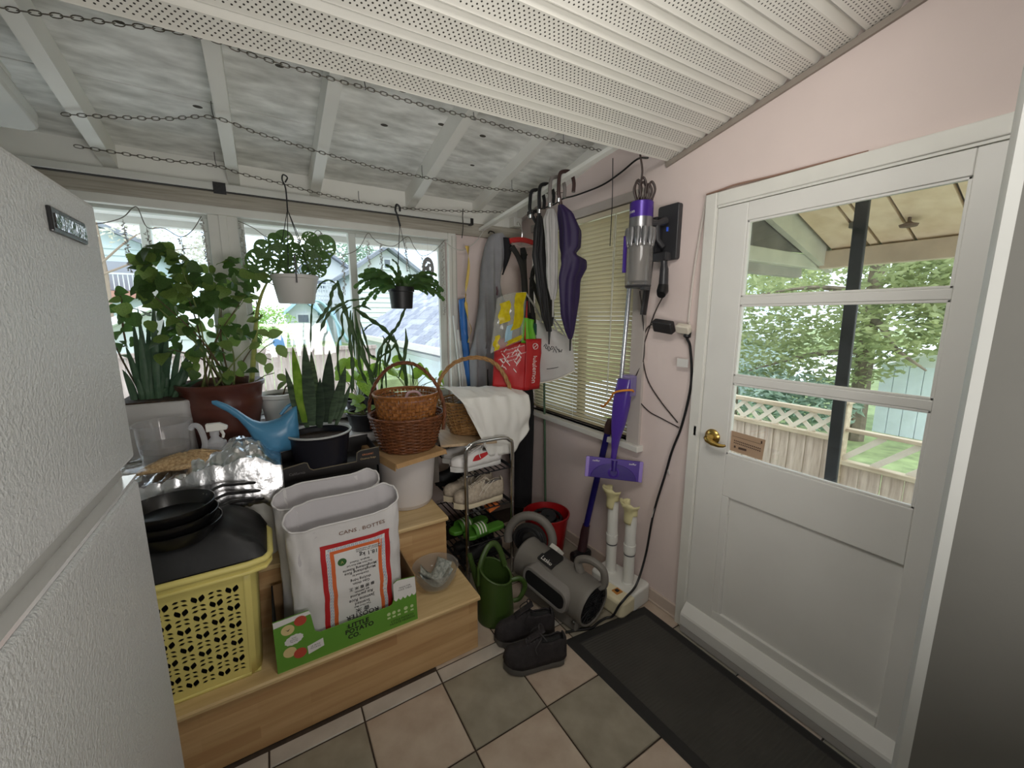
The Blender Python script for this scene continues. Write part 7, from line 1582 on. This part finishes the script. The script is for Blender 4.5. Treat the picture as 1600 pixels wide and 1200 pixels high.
hd, hf = garment('hooded_jacket', 'grey hooded jacket hanging on the back wall beside the red hanger', [(2.165, 1.42, 1.49), (2.145, 1.395, 1.525), (2.085, 1.365, 1.545), (1.956, 1.335, 1.50), (1.83, 1.325, 1.462), (1.75, 1.318, 1.49), (1.656, 1.308, 1.525), (1.437, 1.262, 1.54), (1.305, 1.225, 1.53), (1.05, 1.235, 1.52), (.98, 1.24, 1.52)], 2.58, .055, GRYC, .34, 11)
def hoodf(u, v):
    z = 2.135-.25*v; x0, x1 = 1.47+.005*v, 1.545-.075*v**1.5; return V((x0+(x1-x0)*u+.01*sin(pi*v), 2.515-.012*sin(pi*u)+.02*v, z))
MB().grid(hoodf, 6, 12).build('hood_opening', BLKC, hd, solid=.006)
for x in (1.325, 1.43):
    MB().grid(lambda u, v: V((x+.014*(u-.5)*2, 2.512+.004*sin(v*9), 1.22-.22*v)), 2, 8).build('dark_stripe', BLKC, hd, solid=.003)
MB().tube([(1.42, 2.525, 1.80), (1.424, 2.518, 1.77), (1.42, 2.52, 1.74)], .008, 7).build('toggle', M('plum_toggle', (92, 62, 72), .6), hd)
MB().tube(smooth_path([(1.45, 2.60, 2.15), (1.45, 2.61, 2.18), (1.45, 2.67, 2.20), (1.45, 2.695, 2.19)], 4), .004, 6).build('hanging_loop', BLKC, hd)
rh = thing('coat_hanger', 'red and clear plastic coat hanger in the corner', 'hanger', (1.60, 2.48, 2.09))
RDC = M('red_hanger', (190, 36, 34), .3, coat=.4)
MB().tube(smooth_path([(1.51, 2.50, 2.112), (1.55, 2.49, 2.122), (1.60, 2.48, 2.126), (1.65, 2.47, 2.12), (1.70, 2.46, 2.105)], 5), .013, 8, flat=1.4).build('shoulder_bar', RDC, rh)
MB().tube(smooth_path([(1.52, 2.49, 2.095), (1.58, 2.475, 2.078), (1.63, 2.465, 2.078), (1.69, 2.455, 2.09)], 5), .010, 8).build('clear_bar', m_glass('clear_bar', (.9, .82, .8), haze=.3), rh)
MB().tube(smooth_path([(1.60, 2.48, 2.13), (1.602, 2.48, 2.19), (1.59, 2.50, 2.24), (1.60, 2.54, 2.255), (1.612, 2.56, 2.24)], 5), .0025, 6).build('hook', CHROME, rh)
bp = thing('backpack', 'black backpack straps hanging in the corner behind the bags', 'backpack', (1.62, 2.42, 1.5))
STRP = M('webbing', (44, 43, 40), .85, bump=.4, bscale=220)
def strap(pts, w_, nm='strap', m=None):
    pts = smooth_path(pts, 6); mb = MB(); n = len(pts); vs = []
    for i, p in enumerate(pts):
        t = (pts[min(i+1, n-1)]-pts[max(i-1, 0)]).normalized(); x = t.cross(V((-.5, -1, 0))).normalized(); vs += [p-x*w_/2, p+x*w_/2]
    mb.add(vs, [(2*i, 2*i+1, 2*i+3, 2*i+2) for i in range(n-1)]); return mb.build(nm, m or STRP, bp, solid=.004)
strap([(1.50, 2.45, 2.07), (1.545, 2.43, 1.99), (1.57, 2.41, 1.88), (1.575, 2.40, 1.72), (1.57, 2.40, 1.55)], .036)
strap([(1.60, 2.44, 2.03), (1.575, 2.42, 1.98), (1.58, 2.41, 1.80), (1.59, 2.40, 1.60)], .044)
strap([(1.68, 2.36, 2.05), (1.66, 2.37, 1.97), (1.625, 2.38, 1.88), (1.62, 2.38, 1.70), (1.64, 2.37, 1.52)], .03)
strap([(1.60, 2.36, 1.86), (1.65, 2.34, 1.72), (1.70, 2.33, 1.60), (1.71, 2.33, 1.52)], .03); strap([(1.56, 2.36, 1.75), (1.62, 2.34, 1.66), (1.68, 2.33, 1.56)], .012, 'piping', M('reflective', (170, 168, 164), .5))
MB().tube([(1.555, 2.40, 2.055), (1.56, 2.395, 2.02), (1.575, 2.40, 1.985)], [.018, .024, .014], 10).build('top_handle', BLACKM, bp)
def sackf(u, v):
    a = 2*pi*u; return V((1.645+.075*cos(a)*(.7+.3*sin(pi*v)), 2.46+.05*sin(a), 1.62-.50*v))
MB().grid(sackf, 24, 10, cu=True).build('bag_body', BLKC, bp, smooth=70)
dk_, _ = garment('dark_trousers', 'black garment hanging low in the corner behind the basket', [(1.14, 1.62, 1.69), (1.02, 1.55, 1.715), (.90, 1.50, 1.725), (.70, 1.50, 1.725), (.40, 1.53, 1.715), (.12, 1.55, 1.71)], 2.50, .05, BLKC)
tag(MB().tube([(1.72, 2.36, 1.25), (1.715, 2.33, .7), (1.70, 2.285, .02)], .008, 8).build('green_cane', M('green_cane', (72, 100, 76), .5)), 'thin green garden cane standing in the corner', 'cane')
# clear yellow food bag
YB_ = thing('snack_bag', 'clear and yellow plastic bag hanging over the red tote', 'bag', (1.28, 2.12, 1.37))
quad = [V((1.155, 2.13, 1.372)), V((1.385, 2.13, 1.445)), V((1.425, 2.15, 1.745)), V((1.215, 2.15, 1.70))]
def yf(u, v, o=0.0):
    p = (quad[0]*(1-u)+quad[1]*u)*(1-v)+(quad[3]*(1-u)+quad[2]*u)*v
    n_ = noise.noise(V((u*4, v*5, 2)))*.016+abs(noise.noise(V((u*9, v*9, 5))))*.010
    return p+V((0, -.028*sin(pi*u)*sin(pi*min(1, v*1.1))-n_*sin(pi*u)+o, .012*sin(pi*u)*v))
FILM = m_glass('snack_film', (.90, .90, .86), rough=.12, haze=.22)
MB().grid(yf, 22, 26).build('film', FILM, YB_, smooth=60); MB().grid(lambda u, v: yf(u, v)*1.0+V((0, .035*sin(pi*u)+.01, 0)), 16, 18).build('film_back', FILM, YB_, smooth=60)
YW = m_leaf('yellow_film', (236, 216, 40), (206, 182, 30), .35, 20, .25)
for (u0, u1, v0, v1, sk) in ((.02, .16, .02, .30, .05), (.10, .42, .50, .88, .0), (.60, .97, .30, .99, -.10), (.45, .95, .03, .13, 0)):
    MB().grid(lambda u, v: yf(min(.99, max(.01, u0+(u1-u0)*u+sk*(1-v)+.03*sin(v*9+u0*9))), v0+(v1-v0)*v)+V((0, -.003, 0)), 8, 14).build('yellow_print', YW, YB_, smooth=60)
MB().grid(lambda u, v: yf(.34+.22*u, .12+.30*v)+V((0, -.002, 0)), 6, 8).build('blue_print', M('pale_blue_print', (150, 186, 206), .4), YB_, smooth=60)
# red tote with white print and green bag inside
REDT = M('red_tote', (178, 30, 34), .5, bump=.15, bscale=30); rt_ = thing('tote_bag', 'red carrier bag with white lettering hanging under the snack bag', 'bag', (1.38, 2.2, 1.13))
def face(o, u, v, n_, bul, nm, m):
    o, u, v, n_ = V(o), V(u), V(v), V(n_)
    fn = lambda a, b: o+u*a+v*b+n_*(bul*sin(pi*a)*sin(pi*b)+.006*noise.noise(V((a*5, b*5, o.x))))
    MB().grid(fn, 14, 14).build(nm, m, rt_, smooth=60, solid=.002); return fn
f1 = face((1.222, 2.235, 1.15), (.18, -.105, -.03), (.03, .015, .30), V((-.5, -.86, 0)), .02, 'front_face', REDT)
f2 = face((1.402, 2.13, 1.12), (.125, .01, 0), (.010, 0, .33), V((.5, -.86, 0)), .008, 'gusset', REDT)
face((1.235, 2.26, 1.15), (.27, -.06, -.03), (.02, 0, .31), V((0, 1, 0)), .01, 'back_face', REDT)
MB().grid(lambda a, b: V((1.415+.03*a+.02*b*(1-a), 2.16+.01*a, 1.44+.25*b)), 3, 6).build('strap', REDT, rt_, solid=.003)
for k, (a, b) in enumerate(((0, 0),)):
    text('tote_lettering', 'lululemon', .046, lambda p, q: f2(.52+q/.125, .40-p/.33)+V((.5, -.86, 0))*.0026, WINK, rt_)
lg = MB()
for s_ in (0,): lg.tube([f2(.55+.16*cos(2*pi*k/18), .855+.055*sin(2*pi*k/18))+V((.5, -.86, 0))*.003 for k in range(18)], .0022, 5, closed=True)
lg.tube([f2(.55+.10*sin(t_), .855+.045*t_/2)+V((.5, -.86, 0))*.003 for t_ in (-1.6, -.8, 0, .8, 1.6)], .0022, 5)
lg.build('tote_logo', WINK, rt_)
mb = MB()
for i in range(26):
    a0, b0 = rnd.uniform(.06, .74), rnd.uniform(.38, .9); L_ = rnd.uniform(.06, .2); w_ = .012
    sg_ = 1 if i % 2 else -.6
    mb.add([f1(min(.96, a0+L_*t_*.7), min(.97, max(.3, b0+L_*t_*.8*sg_+w_*s_)))+V((-.5, -.86, 0))*.0026 for t_, s_ in ((0, -1), (1, -1), (1, 1), (0, 1))], [(0, 1, 2, 3)])
mb.build('white_print', WINK, rt_, smooth=0)
for i, (body, b) in enumerate((('do one thing a day that scares you', .86), ('sweat once a day', .78), ('friends are more important than money', .70), ('breathe deeply', .62))):
    text('tote_print', body, .013, lambda p, q: f1(min(.98, max(.02, .55+p/.215*.85)), min(.98, max(.02, b+p/.3*.35+q/.3)))+V((-.5, -.86, 0))*.003, WINK, rt_)
GRB = M('lime_fabric', (104, 176, 44), .6, bump=.3, bscale=30)
tag(MB().grid(lambda u, v: V((1.405+.10*u+.012*sin(v*6)*u, 2.17+.012*sin(u*14), 1.42+.165*v-.02*u*u)), 14, 10).build('lime_pouch', GRB, solid=.012), 'folded lime green pouch sticking out of the red bag', 'pouch')
tag(MB().grid(lambda u, v: V((1.50+.045*u, 2.19+.01*sin(u*9), 1.43+.13*v-.03*u)), 6, 8).build('dark_green_pouch', M('dark_green_fabric', (20, 74, 56), .6), solid=.012), 'dark green pouch beside the lime one in the red bag', 'pouch')
# white tote with black sketch print
TOT = M('canvas_tote', (196, 194, 192), .85, bump=.2, bscale=50); tt = thing('tote_bag', 'grey white canvas tote with black print and cream hem by the blind', 'bag', (1.56, 2.1, 1.15))
tq = [V((1.515, 2.18, 1.150)), V((1.705, 1.995, 1.245)), V((1.680, 2.005, 1.445)), V((1.520, 2.18, 1.575))]
def tf(u, v): return (tq[0]*(1-u)+tq[1]*u)*(1-v)+(tq[3]*(1-u)+tq[2]*u)*v+V((-.6, -.8, 0))*(.03*sin(pi*u)*sin(pi*v)+.012*noise.noise(V((u*4, v*4, 1))))+V((0, 0, -.02*sin(pi*u)*(1-v)))
MB().grid(tf, 20, 16).build('front', TOT, tt, smooth=60, solid=.003); MB().grid(lambda u, v: tf(u, v)+V((.03, .04, 0)), 12, 8).build('back', TOT, tt, smooth=60, solid=.003)
MB().tube([tf(i/14, 0) for i in range(15)], .005, 6).build('hem', M('cream_hem', (226, 220, 204), .8), tt)
for u0, x1, z1 in ((.12, 1.53, 1.61), (.60, 1.60, 1.60)): 
    MB().tube(smooth_path([tf(u0, .98), V((x1, 2.12, z1)), tf(u0+.25, .98)], 6), .007, 6, flat=.5).build('strap', TOT, tt)
sk_ = MB()
for i in range(9):
    u0, v0 = .22+.05*i, .62+.03*sin(i*2.3); sk_.tube([tf(u0+.03*k, v0+.04*sin(k*1.9+i))+V((-.6, -.8, 0))*.003 for k in range(4)], .0022, 4)
sk_.build('sketch_print', KINK, tt)
sk_ = MB(); sk_.tube([tf(.30+.3*k/6, .24+.015*k/6)+V((-.6, -.8, 0))*.003 for k in range(7)], .0018, 4); sk_.build('print_line', KINK, tt)
# blue folded cover with white poles
dr_ = thing('folded_airer', 'folded white clothes airer with blue cover leaning on the back wall', 'airer', (1.22, 2.64, 0))
for (x0, x1, z1) in ((1.145, 1.215, 1.60), (1.175, 1.235, 1.50), (1.20, 1.255, 1.42)): MB().cyl((x1+.03, 2.56, .0), (x0, 2.655, z1), .009, n=10).build('pole', M('airer_white', (222, 224, 222), .4), dr_)
BLC = M('blue_cover', (52, 112, 190), .4, bump=.4, bscale=26)
MB().grid(lambda u, v: V((1.178+.05*u+.05*v*(.3+.7*v), 2.635-.022*sin(pi*u)+.008*noise.noise(V((u*5, v*9, 1))), 1.71-.62*v+.015*u)), 8, 26).build('cover', BLC, dr_, smooth=60, solid=.008)

# ================================================================ cords and plugs on the right wall
CORD = M('dark_cord', (44, 34, 30), .5)
def cord(name, label, pts, r, m, cat='cord'): return tag(MB().tube(smooth_path(pts, 6), r, 7).build(name, m), label, cat)
cx_ = 1.738
ad = thing('power_adapter', 'black power adapter plugged into the white socket block by the door', 'adapter', (1.70, 1.31, 1.53))
au = V((.05, -.97, -.12)).normalized(); av = V((-.5, -.12, .85)); av = (av-au*av.dot(au)).normalized()
MB().prism(rrect(.11, .062, .008, 3), (1.70, 1.315, 1.552), au, av, au.cross(av), .034).build('body', M('adapter_black', (40, 39, 40), .5), ad, bevel=.006)
so_ = thing('socket_block', 'white extension socket block on the wall left of the door', 'socket', (1.715, 1.20, 1.53))
MB().prism(rrect(.07, .042, .008, 3), (1.712, 1.212, 1.542), au, av, au.cross(av), .03).build('body', M('socket_cream', (216, 208, 192), .5), so_, bevel=.005)
MB().tube(smooth_path([(1.725, 1.20, 1.56), (cx_, 1.215, 1.58), (cx_, 1.205, 1.80), (cx_, 1.178, 2.05), (cx_, 1.168, 2.122)], 6), .0055, 7).build('lead', M('lead_white', (206, 198, 190), .5), so_)
cord('white_flex', 'thin flex running along the top of the door casing', [(cx_-.004, 1.168, 2.128), (cx_-.004, 1.10, 2.132), (cx_-.004, 1.036, 2.136), (cx_-.004, .90, 2.130), (cx_-.004, .75, 2.127), (cx_-.004, .60, 2.124)], .004, M('flex_tan', (150, 120, 104), .6))
pw = thing('extension_cord', 'black power cord from the wall plug down to the blower', 'cord', (1.6, 1.3, 0))
MB().lathe((1.715, 1.198, 1.525), [(.008, .0), (.016, .006), (.017, .03), (.008, .036)], 12, (-.2, 0, -1)).build('plug', BLACKP, pw)
MB().tube(smooth_path([(1.71, 1.198, 1.49), (1.725, 1.186, 1.44), (1.73, 1.172, 1.27), (1.73, 1.205, 1.06), (1.728, 1.25, .91), (1.722, 1.275, .78), (1.705, 1.32, .545), (1.68, 1.335, .30), (1.60, 1.32, .16), (1.50, 1.30, .135), (1.455, 1.305, .10), (1.44, 1.33, .03), (1.41, 1.352, .014), (1.36, 1.352, .012), (1.30, 1.345, .010), (1.22, 1.375, .010), (1.17, 1.39, .010)], 8), .0062, 8).build('cable', BLACKP, pw)
MB().box(1.712, 1.716, 1.185, 1.245, 1.35, 1.39).build('cord_tag', M('tag_white', (214, 212, 208), .6), pw, smooth=0)
MB().tube(smooth_path([(1.734, 1.262, .78), (1.731, 1.232, .95), (1.728, 1.212, 1.04), (1.715, 1.30, .62)][0:1]+[(1.726, 1.268, .80), (1.715, 1.30, .66), (1.700, 1.325, .52)], 6), .0045, 7).build('white_stripe_cable', M('cable_white', (200, 196, 192), .5), pw)
cord('adapter_lead', 'brown lead from the adapter looping down the pink wall', [(1.70, 1.37, 1.56), (cx_, 1.46, 1.53), (cx_, 1.484, 1.42), (cx_, 1.443, 1.267), (cx_, 1.352, 1.16), (cx_, 1.235, 1.064)], .0032, CORD)
cord('vacuum_lead', 'dark lead hanging from the vacuum bin to the mop head', [(1.60, 1.40, 1.715), (1.70, 1.47, 1.64), (cx_-.004, 1.475, 1.50), (cx_-.004, 1.468, 1.37), (1.73, 1.50, 1.29), (1.72, 1.515, 1.25)], .0034, CORD)
cord('tool_lead', 'thin dark lead from the combination tool crossing the wall', [(1.70, 1.335, 1.70), (cx_, 1.42, 1.60), (cx_, 1.477, 1.437), (cx_, 1.515, 1.33), (cx_, 1.527, 1.18), (cx_, 1.431, 1.092), (cx_, 1.325, 1.062), (cx_, 1.227, 1.04)], .003, CORD)
cord('ceiling_cable', 'black cable running down the right wall from the soffit to the corner', [(1.63, 1.42, 2.338), (1.70, 1.55, 2.385), (1.699, 1.66, 2.352), (1.699, 1.80, 2.325), (1.699, 2.02, 2.325), (1.699, 2.15, 2.335), (1.699, 2.25, 2.32), (1.699, 2.40, 2.325), (1.695, 2.55, 2.315)], .005, BLACKP)
lo_ = MB()
for k in range(6): lo_.tube([(1.685+.012*cos(a*.8), 2.40+.02*k+.03*sin(a*.8), 2.315+.014*sin(a*.8+k)) for a in range(8)], .004, 6, closed=True)
tag(lo_.build('cable_coil', BLACKP), 'small bunch of black cable tied up in the corner', 'cable')
bn = thing('cord_bundle', 'looped brown cord bundle above the vacuum cap', 'cord', (1.56, 1.39, 2.125))
bnm = MB()
for k, (dx, dy, h) in enumerate(((-.02, .0, .085), (-.005, .01, .10), (.012, -.005, .09), (.02, -.03, .075), (0, -.015, .105), (.03, -.04, .085))):
    c = V((1.56+dx, 1.395+dy, 2.124)); bnm.tube(smooth_path([c, c+V((-.012, .008, h*.6)), c+V((0, 0, h)), c+V((.014, -.010, h*.6)), c+V((.004, -.003, .004))], 5), .0055, 7)
bnm.tube(smooth_path([(1.56, 1.395, 2.20), (1.563, 1.39, 2.26), (1.56, 1.405, 2.335)], 5), .0045, 7); bnm.build('loops', M('brown_cord', (52, 38, 34), .5), bn)
cord('pull_string', 'long black pull string hanging from the soffit before the blind', [(1.55, 1.57, 2.368), (1.552, 1.565, 2.15), (1.555, 1.572, 1.95)], .0022, BLACKP, 'string')
nc = thing('notice_card', 'brown printed notice card taped inside the door glass', 'card', (1.735, .893, 1.0))
cm = plane_map((1.7355, .893, 1.043), (0, -1, 0), (0, 0, 1))
NCM = M('card_tan', (178, 150, 124), .6)
cdv = [(-.076, .048), (.077, .042), (.072, -.048), (-.073, -.043)]
MB().add([cm(*p) for p in cdv]+[cm(*p)+V((.0015, 0, 0)) for p in cdv], [(0, 1, 2, 3), (7, 6, 5, 4), (0, 4, 5, 1), (1, 5, 6, 2), (2, 6, 7, 3), (3, 7, 4, 0)]).build('card', NCM, nc, smooth=0)
pl_ = MB()
def pbar(x0, x1, y0, y1): pl_.add([cm(*p)-V((.0006, 0, 0)) for p in ((x0, y0), (x1, y0), (x1, y1), (x0, y1))], [(0, 1, 2, 3)])
for i in range(18): pbar(-.06+i*.0068, -.0555+i*.0068, .024-.0006*i*.5, .0265-.0006*i*.5)
for r_ in range(2):
    for i in range(15): pbar(-.052+i*.0078, -.047+i*.0078, .004-.010*r_-.0005*i, .0095-.010*r_-.0005*i)
pbar(-.05, -.042, -.026, -.016); pbar(-.03, .005, -.028, -.018); pbar(.060, .066, .022, .034)
pl_.build('fine_print', M('card_ink', (84, 66, 56), .7), nc, smooth=0)
# ---------------------------------------------------------------- tidy up
for o in bpy.data.objects:
    if '_o' in o: del o['_o']
